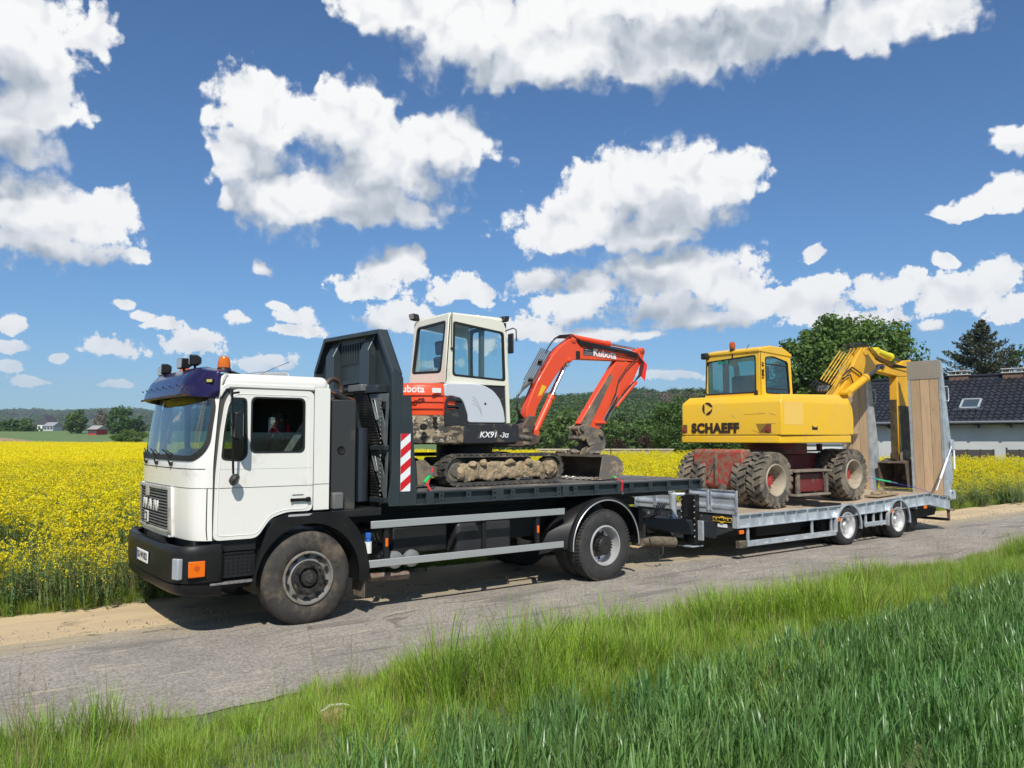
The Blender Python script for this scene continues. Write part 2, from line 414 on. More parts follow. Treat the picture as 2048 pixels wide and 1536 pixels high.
def scatter(name, pts, variants, label=None, cat=None, parent=None):
    """one object that instances its variant meshes on points: pts = (x,y,z, tilt x, tilt y, turn, scale, variant)"""
    a = np.array(pts, dtype=np.float32)
    me = bpy.data.meshes.new(name)
    me.vertices.add(len(a)); me.vertices.foreach_set('co', a[:, :3].ravel())
    at = me.attributes.new('rot', 'FLOAT_VECTOR', 'POINT'); at.data.foreach_set('vector', a[:, 3:6].ravel().copy())
    at = me.attributes.new('sc', 'FLOAT', 'POINT'); at.data.foreach_set('value', a[:, 6].copy())
    at = me.attributes.new('idx', 'INT', 'POINT'); at.data.foreach_set('value', a[:, 7].astype(np.int32))
    me.update()
    o = link_mesh(name, me, parent)
    col = bpy.data.collections.new(name+'_pieces')
    for i, vm_ in enumerate(variants):
        vo = bpy.data.objects.new('%s_piece_%02d' % (name, i), vm_); col.objects.link(vo)
    g = bpy.data.node_groups.new(name+'_scatter', 'GeometryNodeTree')
    g.interface.new_socket('Geometry', in_out='INPUT', socket_type='NodeSocketGeometry')
    g.interface.new_socket('Geometry', in_out='OUTPUT', socket_type='NodeSocketGeometry')
    n, l = g.nodes, g.links
    gi = n.new('NodeGroupInput'); go = n.new('NodeGroupOutput')
    m2p = n.new('GeometryNodeMeshToPoints'); l.new(gi.outputs[0], m2p.inputs['Mesh'])
    ci = n.new('GeometryNodeCollectionInfo'); ci.inputs['Collection'].default_value = col
    ci.inputs['Separate Children'].default_value = True; ci.inputs['Reset Children'].default_value = True
    ip = n.new('GeometryNodeInstanceOnPoints'); ip.inputs['Pick Instance'].default_value = True
    def attr(nm, ty):
        k = n.new('GeometryNodeInputNamedAttribute'); k.data_type = ty; k.inputs['Name'].default_value = nm
        return [s_ for s_ in k.outputs if s_.enabled][0]
    l.new(m2p.outputs[0], ip.inputs['Points']); l.new(ci.outputs[0], ip.inputs['Instance'])
    l.new(attr('idx', 'INT'), ip.inputs['Instance Index'])
    l.new(attr('rot', 'FLOAT_VECTOR'), ip.inputs['Rotation'])
    l.new(attr('sc', 'FLOAT'), ip.inputs['Scale'])
    l.new(ip.outputs[0], go.inputs[0])
    md = o.modifiers.new('scatter', 'NODES'); md.node_group = g
    return o

def np_mesh(name, verts, quads, mats, mi=None, smooth=False):
    """fast mesh from arrays: verts (N,3), quads (M,4)"""
    me = bpy.data.meshes.new(name)
    me.vertices.add(len(verts)); me.vertices.foreach_set('co', np.asarray(verts, np.float32).ravel())
    q = np.asarray(quads, np.int32); m, k = q.shape
    me.loops.add(m*k); me.loops.foreach_set('vertex_index', q.ravel())
    me.polygons.add(m); me.polygons.foreach_set('loop_start', np.arange(0, m*k, k, dtype=np.int32))
    for x in (mats if isinstance(mats, (list, tuple)) else [mats]): me.materials.append(x)
    if mi is not None: me.polygons.foreach_set('material_index', np.asarray(mi, np.int32))
    if smooth: me.polygons.foreach_set('use_smooth', np.ones(m, bool))
    me.update(calc_edges=True); me.validate()
    return me

# ================================================================== GROUND, ROAD, FIELDS, HILLS
def ss(a, b, x):
    t = np.clip((x-a)/(b-a), 0, 1); return t*t*(3-2*t)
FW = (math.cos(YAW), math.sin(YAW)); RT = (math.sin(YAW), -math.cos(YAW))
def spot(r, d):
    """a place d metres ahead and r metres to the right of where the photographer stands"""
    return (CAM[0]+FW[0]*d+RT[0]*r, CAM[1]+FW[1]*d+RT[1]*r)
def ground_z(x, y):
    x = np.asarray(x, float); y = np.asarray(y, float)
    z = -0.004 + .5*ss(-2.30, -4.9, y)                    # the bank up to the wheat field
    z = z + .03*np.sin(x*.7+1)*ss(-2.6, -4.5, y)
    z = z - .10*ss(2.6, 3.1, y) + .10*ss(3.1, 5.0, y)     # shallow swale beside the sand
    d = (x-CAM[0])*FW[0]+(y-CAM[1])*FW[1]; r = (x-CAM[0])*RT[0]+(y-CAM[1])*RT[1]
    az = np.degrees(np.arctan2(r, np.maximum(d, 1)))
    dd = np.hypot(d, r)
    z = z - 1.2*ss(-5, 8, az)*ss(50, 90, dd)*(1-ss(18, 26, az))    # the land dips before the wooded slope
    rise = ss(130, 330, dd)*(1-ss(-6, 2, az))*4.5
    z = z + rise
    return z

GROUND = mat('field_soil', (.13, .11, .07), .95, col2=(.10, .14, .045), ns=.02, nlo=.4, nhi=.6, bump=.03, bs=8)
def build_ground():
    n, l = nodes_of(GROUND)
    xs = np.concatenate([-np.geomspace(60, 6000, 24)[::-1], np.linspace(-56, 60, 117), np.geomspace(64, 6000, 24)])
    ys = np.concatenate([-np.geomspace(14, 1500, 14)[::-1], np.linspace(-13, -6, 8), np.linspace(-5.5, -1.9, 25), np.linspace(-1.5, 1.5, 4), np.linspace(2, 6, 17), np.linspace(7, 60, 40), np.geomspace(62, 6000, 40)])
    X, Y = np.meshgrid(xs, ys); Z = ground_z(X, Y)
    nn = np.random.RandomState(3).rand(*X.shape)
    near = (np.abs(X) < 60) & (Y < 60)
    road = (Y > -2.3) & (Y < 2.7)
    Z = Z + np.where(near & ~road, (nn-.5)*.04, 0)
    V = np.stack([X.ravel(), Y.ravel(), Z.ravel()], 1)
    ny, nx = X.shape; i = np.arange(ny*nx).reshape(ny, nx)
    q = np.stack([i[:-1, :-1].ravel(), i[:-1, 1:].ravel(), i[1:, 1:].ravel(), i[1:, :-1].ravel()], 1)
    tag(link_mesh('ground', np_mesh('ground', V, q, GROUND, smooth=True)), kind='structure')
build_ground()

def strip(name, y0, y1, z, m, x0=-45, x1=90, dx=.16, w0=.1, w1=.1, seed=0, ncross=6):
    r = np.random.RandomState(seed)
    xs = np.arange(x0, x1, dx); k = len(xs)
    def wob(amp):
        a = np.zeros(k)
        for f, g in ((.13, 1), (.5, .6), (1.7, .45), (5.0, .3)): a += g*np.sin(xs*f*2+r.rand()*9)*np.sin(xs*f*.77+r.rand()*9)
        return a*amp + r.randn(k)*amp*.22
    e0 = y0+wob(w0); e1 = y1+wob(w1)
    t = np.linspace(0, 1, ncross)
    Y = e0[None]*(1-t[:, None])+e1[None]*t[:, None]; X = np.tile(xs, (ncross, 1))
    Z = np.full_like(X, z)
    V = np.stack([X.ravel(), Y.ravel(), Z.ravel()], 1)
    i = np.arange(ncross*k).reshape(ncross, k)
    q = np.stack([i[:-1, :-1].ravel(), i[:-1, 1:].ravel(), i[1:, 1:].ravel(), i[1:, :-1].ravel()], 1)
    return tag(link_mesh(name, np_mesh(name, V, q, m)), kind='structure')

def road_mat():
    m = bpy.data.materials.new('worn_asphalt'); m.use_nodes = True
    n, l = nodes_of(m); b = n['Principled BSDF']; b.inputs['Roughness'].default_value = .88; b.inputs['Specular IOR Level'].default_value = .3
    g = n.new('ShaderNodeNewGeometry'); vec = g.outputs['Position']
    vm, mt, noise2, sstep = shader_tools(n, l)
    def nz(v, s, d=6, r=.6):
        k = n.new('ShaderNodeTexNoise'); k.inputs['Scale'].default_value = s; k.inputs['Detail'].default_value = d; k.inputs['Roughness'].default_value = r
        l.new(v, k.inputs['Vector']); return k.outputs['Fac']
    def mix(f, a, c):
        k = n.new('ShaderNodeMix'); k.data_type = 'RGBA'
        if isinstance(f, float): k.inputs['Factor'].default_value = f
        else: l.new(f, k.inputs['Factor'])
        for s_, v in ((k.inputs['A'], a), (k.inputs['B'], c)):
            if isinstance(v, tuple): s_.default_value = (*v, 1)
            else: l.new(v, s_)
        return k.outputs['Result']
    c = mix(sstep(nz(vec, .9, 5), .35, .65), (.265, .238, .208), (.335, .300, .258))
    # grit of the chippings
    vo = n.new('ShaderNodeTexVoronoi'); vo.inputs['Scale'].default_value = 55; l.new(vec, vo.inputs['Vector'])
    hs = n.new('ShaderNodeSeparateColor'); l.new(vo.outputs['Color'], hs.inputs[0])
    grit = mt('MULTIPLY_ADD', hs.outputs[0], .8, .6)
    k = n.new('ShaderNodeMix'); k.data_type = 'RGBA'; k.blend_type = 'MULTIPLY'; k.inputs['Factor'].default_value = .75
    l.new(c, k.inputs['A'])
    cb = n.new('ShaderNodeCombineColor'); [l.new(grit, cb.inputs[i]) for i in range(3)]
    l.new(cb.outputs[0], k.inputs['B']); c = k.outputs['Result']
    # pale chips and dust streaked along the road
    st = n.new('ShaderNodeMapping'); st.inputs['Scale'].default_value = (.55, 2.6, 1); l.new(vec, st.inputs[0])
    c = mix(mt('MULTIPLY', sstep(nz(st.outputs[0], 2.2, 8, .72), .570, .64), .65), c, (.50, .43, .32))
    c = mix(mt('MULTIPLY', sstep(nz(vec, 9, 4, .7), .60, .68), .5), c, (.50, .43, .34))
    # dark tar patches
    c = mix(mt('MULTIPLY', sstep(nz(st.outputs[0], .9, 4, .5), .57, .64), .65), c, (.17, .155, .14))
    # dust blown from the sand strip
    sx = n.new('ShaderNodeSeparateXYZ'); l.new(vec, sx.inputs[0])
    edge = mt('ADD', sx.outputs[1], mt('MULTIPLY', nz(vec, 1.4, 6), 1.1))
    c = mix(mt('MULTIPLY', sstep(edge, .75, 1.45), .75), c, (.43, .35, .22))
    # cracks
    wv = n.new('ShaderNodeTexNoise'); wv.inputs['Scale'].default_value = 1.6; wv.inputs['Detail'].default_value = 5; l.new(vec, wv.inputs['Vector'])
    wa = vm('MULTIPLY_ADD', wv.outputs['Color'], (.5, .5, .0), st.outputs[0])
    vc = n.new('ShaderNodeTexVoronoi'); vc.feature = 'DISTANCE_TO_EDGE'; vc.inputs['Scale'].default_value = .75; l.new(wa, vc.inputs['Vector'])
    crack = mt('MULTIPLY', mt('SUBTRACT', 1.0, sstep(vc.outputs['Distance'], .004, .016)), sstep(nz(vec, .7, 2), .50, .60))
    c = mix(mt('MULTIPLY', crack, .55), c, (.07, .065, .06))
    l.new(c, b.inputs['Base Color'])
    hgt = mt('SUBTRACT', mt('ADD', mt('MULTIPLY', nz(vec, 70, 3, .7), .5), mt('MULTIPLY', nz(vec, 14, 4), .6)), crack)
    bp = n.new('ShaderNodeBump'); bp.inputs['Distance'].default_value = .012; l.new(hgt, bp.inputs['Height']); l.new(bp.outputs[0], b.inputs['Normal'])
    return m
SAND = mat('dry_sand', (.60, .46, .27), .95, col2=(.50, .38, .23), ns=1.2, bump=.02, bs=16, dirt=(.33, .26, .165), dlo=.56, dhi=.66, ds=2.0, stretch=(.35, 1.6, 1))
strip('sand_shoulder', .55, 2.62, .004, SAND, w0=.05, w1=.14, seed=4)
ROADM = road_mat()
strip('road', -2.40, .98, .010, ROADM, w0=.10, w1=.07, seed=8, ncross=8)

# loose stones along the sand and the road edges
def pebbles():
    vs = []
    for k in range(4):
        b = MB(); r = random.Random(k)
        b.ball((0, 0, 0), 1, 6, 4)
        b.v = [(x*r.uniform(.7, 1.2), y*r.uniform(.7, 1.2), z*r.uniform(.4, .8)) for x, y, z in b.v]
        vs.append(b.mesh('pebble', mat('pebble_stone_%d' % k, [(.40, .34, .25), (.30, .27, .22), (.48, .42, .33), (.22, .20, .17)][k], .9)))
    r = np.random.RandomState(11); P = []
    for i in range(5200):
        x = r.uniform(-9, 30)
        k = r.rand()
        if k < .60: y = r.normal(1.05, .26)
        elif k < .78: y = r.normal(-2.1, .2)
        elif k < .90: y = r.uniform(-2.2, 2.4)
        else: x = r.normal(6.3, 1.0); y = r.normal(-.15, .35)
        P.append((x, y, .012, r.rand()*6, r.rand()*6, r.rand()*6, .004+.011*r.rand()**3.0, r.randint(4)))
    tag(scatter('gravel', P, vs), kind='stuff')
pebbles()

# ---------------------------------------------------------------- grass and crops
WHEAT = leaf_mat('wheat_leaf', (.170, .305, .085), (.122, .240, .075), (1.1, 1.2, .5), rough=.36, tr=.32, val=.40, spec=.45)
GRASS = leaf_mat('verge_grass_leaf', (.300, .440, .050), (.210, .340, .048), (1.2, 1.2, .4), rough=.5, tr=.38, val=.32, ns=.9)
DRY = leaf_mat('dry_grass', (.33, .26, .12), (.24, .19, .09), (1, .9, .6), rough=.7, tr=.25)
SEED = leaf_mat('grass_seed_head', (.24, .19, .11), (.30, .24, .12), (1, .9, .6), rough=.7, tr=.2)
WEED = leaf_mat('weed_leaf', (.085, .160, .035), (.060, .115, .035), (1.1, 1.2, .5), rough=.5, tr=.3)

def blade(V, F, MI, r, x, y, z, L, w, ang, lean, droop, mi=0, segs=4):
    """one leaf: a narrow strip that leaves (x,y,z) at heading ang, leans and droops"""
    dx, dy = math.cos(ang), math.sin(ang); px, py = -dy, dx
    k = len(V); t0 = lean; hx = hz = 0.0
    st = L/segs
    for i in range(segs+1):
        t = i/segs
        ww = w*(.55+.9*t)*(1-t)**.6 if t < 1 else 0
        ww = w*min(1, .5+2.0*t)*(1-t**2.2)
        tw = .4*math.sin(t*3+ang)
        X = x+dx*hx; Y = y+dy*hx; Z = z+hz
        V.append((X-px*ww/2, Y-py*ww/2, Z-tw*ww/2)); V.append((X+px*ww/2, Y+py*ww/2, Z+tw*ww/2))
        a = t0+droop*t*t
        hx += st*math.sin(a); hz += st*math.cos(a)
    for i in range(segs):
        F.append((k+2*i, k+2*i+1, k+2*i+3, k+2*i+2)); MI.append(mi)

def wheat_patch(seed, size=.5, n=95):
    r = random.Random(seed); V = []; F = []; MI = []
    for i in range(n):
        row = (int(r.random()*4)+.5)*size/4
        x = row-size/2+r.gauss(0, .018); y = r.random()*size-size/2
        h = r.uniform(.20, .30); a0 = r.random()*6.28; lx = r.gauss(0, .07)
        # stem
        blade(V, F, MI, r, x, y, 0, h+.1, .006, a0, lx, .1, 0, 2)
        for j in range(r.randint(3, 4)):
            zz = h*(.35+.22*j)+r.uniform(-.02, .02)
            blade(V, F, MI, r, x, y, zz, r.uniform(.14, .24), r.uniform(.009, .0155), a0+j*2.6+r.gauss(0, .6), r.uniform(.10, .50), r.uniform(.2, 1.5), 0, 4)
        blade(V, F, MI, r, x, y, h, r.uniform(.12, .21), r.uniform(.008, .013), r.random()*6.28, r.uniform(.0, .28), r.uniform(.0, .7), 0, 4)
    return np_mesh('wheat_clump', V, F, [WHEAT], MI)
def build_wheat():
    vs = [wheat_patch(100+i) for i in range(7)]
    r = np.random.RandomState(5); P = []
    for x in np.arange(-9, 16, .5):
        for y in np.arange(-12.3, -5.2, .5):
            yy = y+r.uniform(-.05, .05)+.18*math.sin(x*.9)+.12*math.sin(x*2.3+1)
            if yy > -5.45: continue
            z = float(ground_z(x, yy))
            s_ = .94+.10*math.sin(x*.5+y*.3)+r.uniform(-.05, .05)
            s_ *= 1-.30*max(0, 1-(-5.3-yy)/.6)
            P.append((x+r.uniform(-.03, .03), yy, z, r.uniform(-.04, .04), r.uniform(-.04, .04), r.choice([0, math.pi])+r.uniform(-.12, .12)+1.57, s_*1.0, r.randint(7)))
    for x in np.arange(16, 60, 1.0):
        for y in np.arange(-11.6, -5.4, .9): P.append((x, y, float(ground_z(x, y)), 0, 0, r.rand()*6, 1.7, r.randint(7)))
    tag(scatter('wheat', P, vs), kind='stuff')
build_wheat()

def tuft(seed, n, lo, hi, w, spread, mats, heads=0, mi=0, lean=.55):
    r = random.Random(seed); V = []; F = []; MI = []
    for i in range(n):
        a = r.random()*6.28; q = spread*r.random()**.7
        x, y = q*math.cos(a), q*math.sin(a)
        blade(V, F, MI, r, x, y, 0, r.uniform(lo, hi), r.uniform(.6, 1.2)*w, a+r.gauss(0, .8), r.uniform(.02, lean), r.uniform(.1, 1.5), (1 if (r.random() < .07 and len(mats) > 1) else 0), 4)
    for i in range(heads):
        a = r.random()*6.28; q = spread*r.random(); x, y = q*math.cos(a), q*math.sin(a)
        L = r.uniform(.45, .72); ln = r.uniform(.02, .28); dr = r.uniform(.1, .6); an = r.random()*6.28
        blade(V, F, MI, r, x, y, 0, L, .0035, an, ln, dr, 1, 5)
        # seed head: little spikelets round the upper end
        hx = hz = 0
        for s_ in range(20):
            t = s_/20; al = ln+dr*t*t; hx += L/20*math.sin(al); hz += L/20*math.cos(al)
            if t > .74:
                for u in range(2):
                    blade(V, F, MI, r, x+math.cos(an)*hx, y+math.sin(an)*hx, hz, r.uniform(.018, .035), .006, r.random()*6.28, r.uniform(.2, .9), .2, 2, 1)
    return np_mesh('grass_tuft', V, F, mats, MI)
def build_verge():
    vs = [tuft(200+i, 46, .16, .36, .0055, .10, [GRASS, DRY]) for i in range(6)]
    vs += [tuft(220+i, 60, .22, .52, .0070, .09, [GRASS, DRY]) for i in range(4)]
    vs += [tuft(240+i, 12, .2, .45, .005, .08, [GRASS, DRY, SEED], heads=4) for i in range(4)]
    vs += [tuft(260+i, 30, .05, .13, .007, .10, [WEED, DRY], lean=1.2) for i in range(3)]
    r = np.random.RandomState(6); P = []
    def edge(x): return -2.66+.26*math.sin(x*.8+.6)+.26*math.sin(x*2.1+2)+.14*math.sin(x*5.3)+.08*math.sin(x*11)+.25*(x < -2.2)
    for i in range(16500):
        x = -9+r.rand()**1.35*50; y = r.uniform(-5.9, -2.0)
        e = edge(x)
        if y > e+r.normal(0, .07): continue
        near = e-y
        t = r.rand()
        g = math.sin(x*1.7+y*2.3)+math.sin(x*.63-y*1.1+2)
        if .12 < near < .7 and g < -.8 and t < .6: continue
        if near < .25 and t < .5: v = r.randint(14, 17); s_ = r.uniform(.5, 1.0)
        elif t < .075: v = r.randint(10, 14); s_ = r.uniform(.65, 1.0)
        elif t < .16: v = r.randint(14, 17); s_ = r.uniform(.8, 1.4)
        elif g > .35: v = r.randint(6, 10); s_ = r.uniform(.62, 1.12)
        else: v = r.randint(0, 6); s_ = r.uniform(.40, .85)
        if y < -5.0: s_ *= .7
        s_ *= .80+.35*math.sin(x*3.1+2*math.sin(y*2.7))*math.sin(y*4.3+x*1.3)+.12*r.rand()
        P.append((x, y, float(ground_z(x, y)), r.uniform(-.15, .15), r.uniform(-.15, .15), r.rand()*6.28, s_, v))
    for i in range(18):                                                    # lone stalks reaching out over the asphalt
        x = r.uniform(-7, 22); P.append((x, edge(x)+r.uniform(0, .25), 0.0, 0, 0, r.rand()*6, r.uniform(.6, 1.0), r.randint(10, 14)))
    for i in range(4200):                                                  # short growth creeping onto the asphalt edge
        x = -8+r.rand()*40; y = edge(x)-.05+abs(r.normal(0, .20))
        if y > -2.18+.1*math.sin(x*3): continue
        P.append((x, y, float(ground_z(x, y)), r.uniform(-.2, .2), r.uniform(-.2, .2), r.rand()*6, r.uniform(.30, .62), r.choice([0, 1, 2, 14, 15, 16])))
    tag(scatter('verge_grass', P, vs), kind='stuff')
    # far side: low grass and weeds between the sand and the rapeseed
    P = []
    for i in range(5600):
        x = r.uniform(-14, 34); y = 2.62+.14*math.sin(x*.8)+abs(r.normal(0, .42))
        P.append((x, y, float(ground_z(x, y)), r.uniform(-.3, .3), r.uniform(-.3, .3), r.rand()*6.28, r.uniform(.5, 1.0), r.choice([0, 1, 2, 3, 10, 11, 14, 15, 16, 16])))
    for i in range(2600):
        x = r.uniform(14, 60); y = 2.7+r.rand()*2.2
        P.append((x, y, float(ground_z(x, y)), r.uniform(-.3, .3), r.uniform(-.3, .3), r.rand()*6.28, r.uniform(.8, 1.4), r.choice([0, 1, 2, 3, 6, 7, 10, 11])))
    tag(scatter('roadside_grass', P, vs), kind='stuff')
build_verge()

# rapeseed in flower
PETAL = leaf_mat('rapeseed_petal', (.84, .74, .012), (.78, .67, .010), (1.0, .95, .3), rough=.6, tr=.30, val=.12, hue=.006)
RSTEM = leaf_mat('rapeseed_stem', (.24, .31, .09), (.18, .25, .08), (1, 1.1, .5), rough=.55, tr=.25)
RLEAF = leaf_mat('rapeseed_leaf', (.115, .185, .080), (.085, .150, .065), (1, 1.2, .6), rough=.5, tr=.25)
def rape_mesh(seed, size, n, hlo, hhi, petals, psize, fine=True, low=False, leafy=False):
    r = random.Random(seed); V = []; F = []; MI = []
    def q(c, s_, mi):
        # small randomly turned square
        u = Vector((r.gauss(0, 1), r.gauss(0, 1), r.gauss(0, .6))).normalized(); w = u.orthogonal().normalized(); w = (w*math.cos(1)+u.cross(w)*math.sin(r.random()*6)).normalized()
        k = len(V)
        for a, b in ((-1, -1), (1, -1), (1, 1), (-1, 1)): V.append(tuple(c[i]+(u[i]*a+w[i]*b)*s_*.5 for i in range(3)))
        F.append((k, k+1, k+2, k+3)); MI.append(mi)
    if leafy:
        for i in range(26):
            x = r.uniform(-size/2, size/2); y = r.uniform(-size/2, size/2); blade(V, F, MI, r, x, y, 0, r.uniform(.3, .95), .007, r.random()*6.28, r.uniform(.05, .5), r.uniform(.1, .8), 3 if r.random() < .5 else 1, 3)
    for i in range(n):
        x = r.uniform(-size/2, size/2); y = r.uniform(-size/2, size/2); h = r.uniform(hlo, hhi)
        ln = r.gauss(0, .07); an = r.random()*6.28
        if fine:
            blade(V, F, MI, r, x, y, 0, h, .012, an, ln, .05, 1, 2); blade(V, F, MI, r, x, y, 0, h, .012, an+1.57, ln*.3, .05, 1, 2)
            for j in range(16 if leafy else 8):
                t = r.uniform(.05, .85); a = r.random()*6.28; L = r.uniform(.08, .2)*(1.2-t)
                blade(V, F, MI, r, x+math.cos(an)*math.sin(ln)*h*t, y+math.sin(an)*math.sin(ln)*h*t, h*t, L, L*.32, a, r.uniform(.7, 1.5), r.uniform(.2, .9), 2, 2)
        heads = (r.randint(1, 4) if leafy else r.randint(5, 8)) if fine else r.randint(4, 6)
        for j in range(heads):
            a = r.random()*6.28; rr = r.uniform(.02, .17); hz = h*r.uniform(.72, 1.0) if j else h
            if low: hz = h*r.uniform(.45, 1.0)
            cx = x+math.cos(an)*math.sin(ln)*h+rr*math.cos(a); cy = y+math.sin(an)*math.sin(ln)*h+rr*math.sin(a)
            if fine:
                blade(V, F, MI, r, cx-rr*.8*math.cos(a), cy-rr*.8*math.sin(a), hz-.24, .26, .006, a, .5, -.5, 1, 2)
                for p_ in range(3): q((cx, cy, hz-.12-.04*p_), .014, 1)
            for p_ in range(petals):
                t = r.random()
                q((cx+r.gauss(0, .014+.016*(1-t)), cy+r.gauss(0, .014+.016*(1-t)), hz+.02-.10*t*r.random()), psize*r.uniform(.7, 1.2), 0)
    return np_mesh('rapeseed_clump', V, F, [PETAL, RSTEM, RLEAF, DRY], MI)
def build_rape():
    near = [rape_mesh(300+i, 1.0, 21, 1.02, 1.38, 13, .020) for i in range(6)]
    edge_ = [rape_mesh(320+i, .8, 13, .50, 1.05, 4, .016, leafy=True) for i in range(5)]
    far = [rape_mesh(340+i, 2.0, 70, 1.12, 1.36, 7, .034, fine=False) for i in range(4)]
    vs = near+edge_+far
    r = np.random.RandomState(9); P = []
    def front(x): return 3.35+.18*math.sin(x*.45)+.12*math.sin(x*1.9)
    for x in np.arange(-30, 46, .9):
        f = front(x)
        for y in np.arange(f, 27, .9):
            d = (x-CAM[0])*FW[0]+(y-CAM[1])*FW[1]; rr = (x-CAM[0])*RT[0]+(y-CAM[1])*RT[1]
            if abs(rr) > d*.80+3: continue
            if rr/d > .30 and d > 36.2: continue
            xx = x+r.uniform(-.25, .25); yy = y+r.uniform(-.2, .2)
            dep = y-f
            s_ = r.uniform(.93, 1.07)*(.72 if dep < .5 else (.86 if dep < 1.4 else (.95 if dep < 2.4 else 1)))
            P.append((xx, yy, float(ground_z(xx, yy)), r.uniform(-.05, .05), r.uniform(-.05, .05), r.rand()*6.28, s_, r.randint(6)))
    for i in range(620):
        x = r.uniform(-16, 40); y = front(x)-.25+r.normal(0, .20)
        P.append((x, y, float(ground_z(x, y)), r.uniform(-.12, .12), r.uniform(-.12, .12), r.rand()*6.28, r.uniform(.6, 1.05), 6+r.randint(5)))
    for d in np.arange(18, 132, 1.7):
        for rr in np.arange(-d*.74-2, d*.74+2, 1.7):
            x, y = spot(rr, d)
            if y < 26.2: continue
            k = rr/d
            if k > .30 and d > 36.2: continue
            if k > -.16 and d > 52: continue
            if y < 3 : continue
            xx = x+r.uniform(-.5, .5); yy = y+r.uniform(-.5, .5)
            P.append((xx, yy, float(ground_z(xx, yy)), 0, 0, r.rand()*6.28, r.uniform(.95, 1.05), 11+r.randint(4)))
    tag(scatter('rapeseed', P, vs), kind='stuff')
    # the closed canopy under the flowers of the far part
    CAN = mat('rapeseed_canopy', (.60, .50, .02), .8, col2=(.34, .36, .03), ns=2.0, nlo=.35, nhi=.7, bump=.15, bs=6, dirt=(.72, .60, .015), ds=.05, dlo=.45, dhi=.6)
    V = []; F = []
    ds = list(np.arange(22, 134, 2.0)); ks = np.linspace(-.76, .76, 90)
    for d in ds:
        for k in ks:
            x, y = spot(k*d, d)
            V.append((x, y, float(ground_z(x, y))+1.16+r.uniform(-.05, .05)))
    nk = len(ks)
    for i in range(len(ds)-1):
        for j in range(nk-1):
            x, y, z = V[i*nk+j]; k = ks[j]; d = ds[i]
            if y < 24 or (k > .30 and d > 35) or (k > -.16 and d > 50): continue
            F.append((i*nk+j, i*nk+j+1, (i+1)*nk+j+1, (i+1)*nk+j))
    tag(link_mesh('rapeseed_canopy', np_mesh('rapeseed_canopy', V, F, CAN, smooth=True)), kind='stuff')
build_rape()

# ================================================================== HILLS AND FOREST
def px2r(px): return (px-1024)/1609.06          # bearing as metres to the right per metre ahead
HILLM = mat('forest_floor', (.040, .065, .024), .95, col2=(.055, .080, .030), ns=.05, bump=2.0, bs=.2)
FIELDM = mat('far_meadow', (.10, .17, .045), .9, col2=(.13, .19, .06), ns=.03)
def hill(name, kpts, zpts, d0, d1, d2, m, base):
    ks = np.linspace(kpts[0], kpts[-1], 90); tops = np.interp(ks, kpts, zpts)
    rr = np.random.RandomState(1)
    tops = tops*(1+.03*np.sin(ks*60)+.02*np.sin(ks*151+2))
    ds = np.linspace(d0, d2, 30); V = []; F = []
    def H(k, d):
        t = np.clip((d-d0)/(d1-d0), 0, 1); s = (t*t*(3-2*t)); top = np.interp(k, ks, tops)
        back = np.clip((d-d1)/(d2-d1), 0, 1)
        return base+(top-base)*(s*(1-.9*back**2))+.018*(d1-d0)*np.sin(d*.021+k*9)*np.sin(k*23+d*.008)*s*(1-t)
    for d in ds:
        for k in ks:
            x, y = spot(k*d, d); V.append((x, y, float(H(k, d))))
    n = len(ks)
    F = [(i*n+j, i*n+j+1, (i+1)*n+j+1, (i+1)*n+j) for i in range(len(ds)-1) for j in range(n-1)]
    tag(link_mesh(name, np_mesh(name, V, F, m, smooth=True)), kind='structure')
    return H
zz = lambda y, d: 2.12+(875.5-y)/1609.06*d
H1 = hill('wooded_slope', [px2r(p) for p in (850, 960, 1010, 1060, 1120, 1180, 1240, 1330, 1420, 1520, 1700, 1950)],
          [zz(y+15, 620) for y in (850, 828, 812, 805, 799, 793, 787, 786, 789, 796, 812, 850)], 190, 620, 1100, HILLM, -2)
H2 = hill('far_ridge', [px2r(p) for p in (-700, -200, 0, 60, 130, 220, 300, 450, 700, 870, 1000, 1150, 1500, 2100, 2600)],
          [zz(y+8, 2400) for y in (840, 832, 826, 825, 827, 824, 826, 822, 812, 806, 808, 815, 826, 838, 846)], 900, 2400, 3600, HILLM, 3)

F_DARK = leaf_mat('forest_leaf_dark', (.045, .085, .026), (.062, .110, .030), (1, 1.2, .5), rough=.6, tr=.22, ns=.02, val=.35, hue=.02)
F_MID = leaf_mat('forest_leaf', (.080, .145, .030), (.055, .105, .026), (1.1, 1.2, .4), rough=.6, tr=.25, ns=.2, val=.38, hue=.02)
F_LIGHT = leaf_mat('spring_leaf', (.115, .180, .032), (.080, .140, .030), (1.1, 1.2, .4), rough=.55, tr=.28, ns=.25, val=.35, hue=.015)
F_BARE = leaf_mat('bare_twigs', (.17, .135, .095), (.13, .11, .08), (1, .9, .8), rough=.8, tr=.1, ns=.1, val=.25)
F_SPRUCE = leaf_mat('spruce_needles', (.055, .075, .042), (.085, .090, .055), (1, 1.1, .5), rough=.6, tr=.12, ns=.5, val=.35)
F_RED = leaf_mat('dark_red_leaf', (.040, .020, .018), (.055, .028, .020), (1.2, .7, .6), rough=.5, tr=.2, val=.3)
BARK = mat('bark', (.09, .07, .05), .9, col2=(.05, .04, .03), ns=6, bump=.02, bs=20)

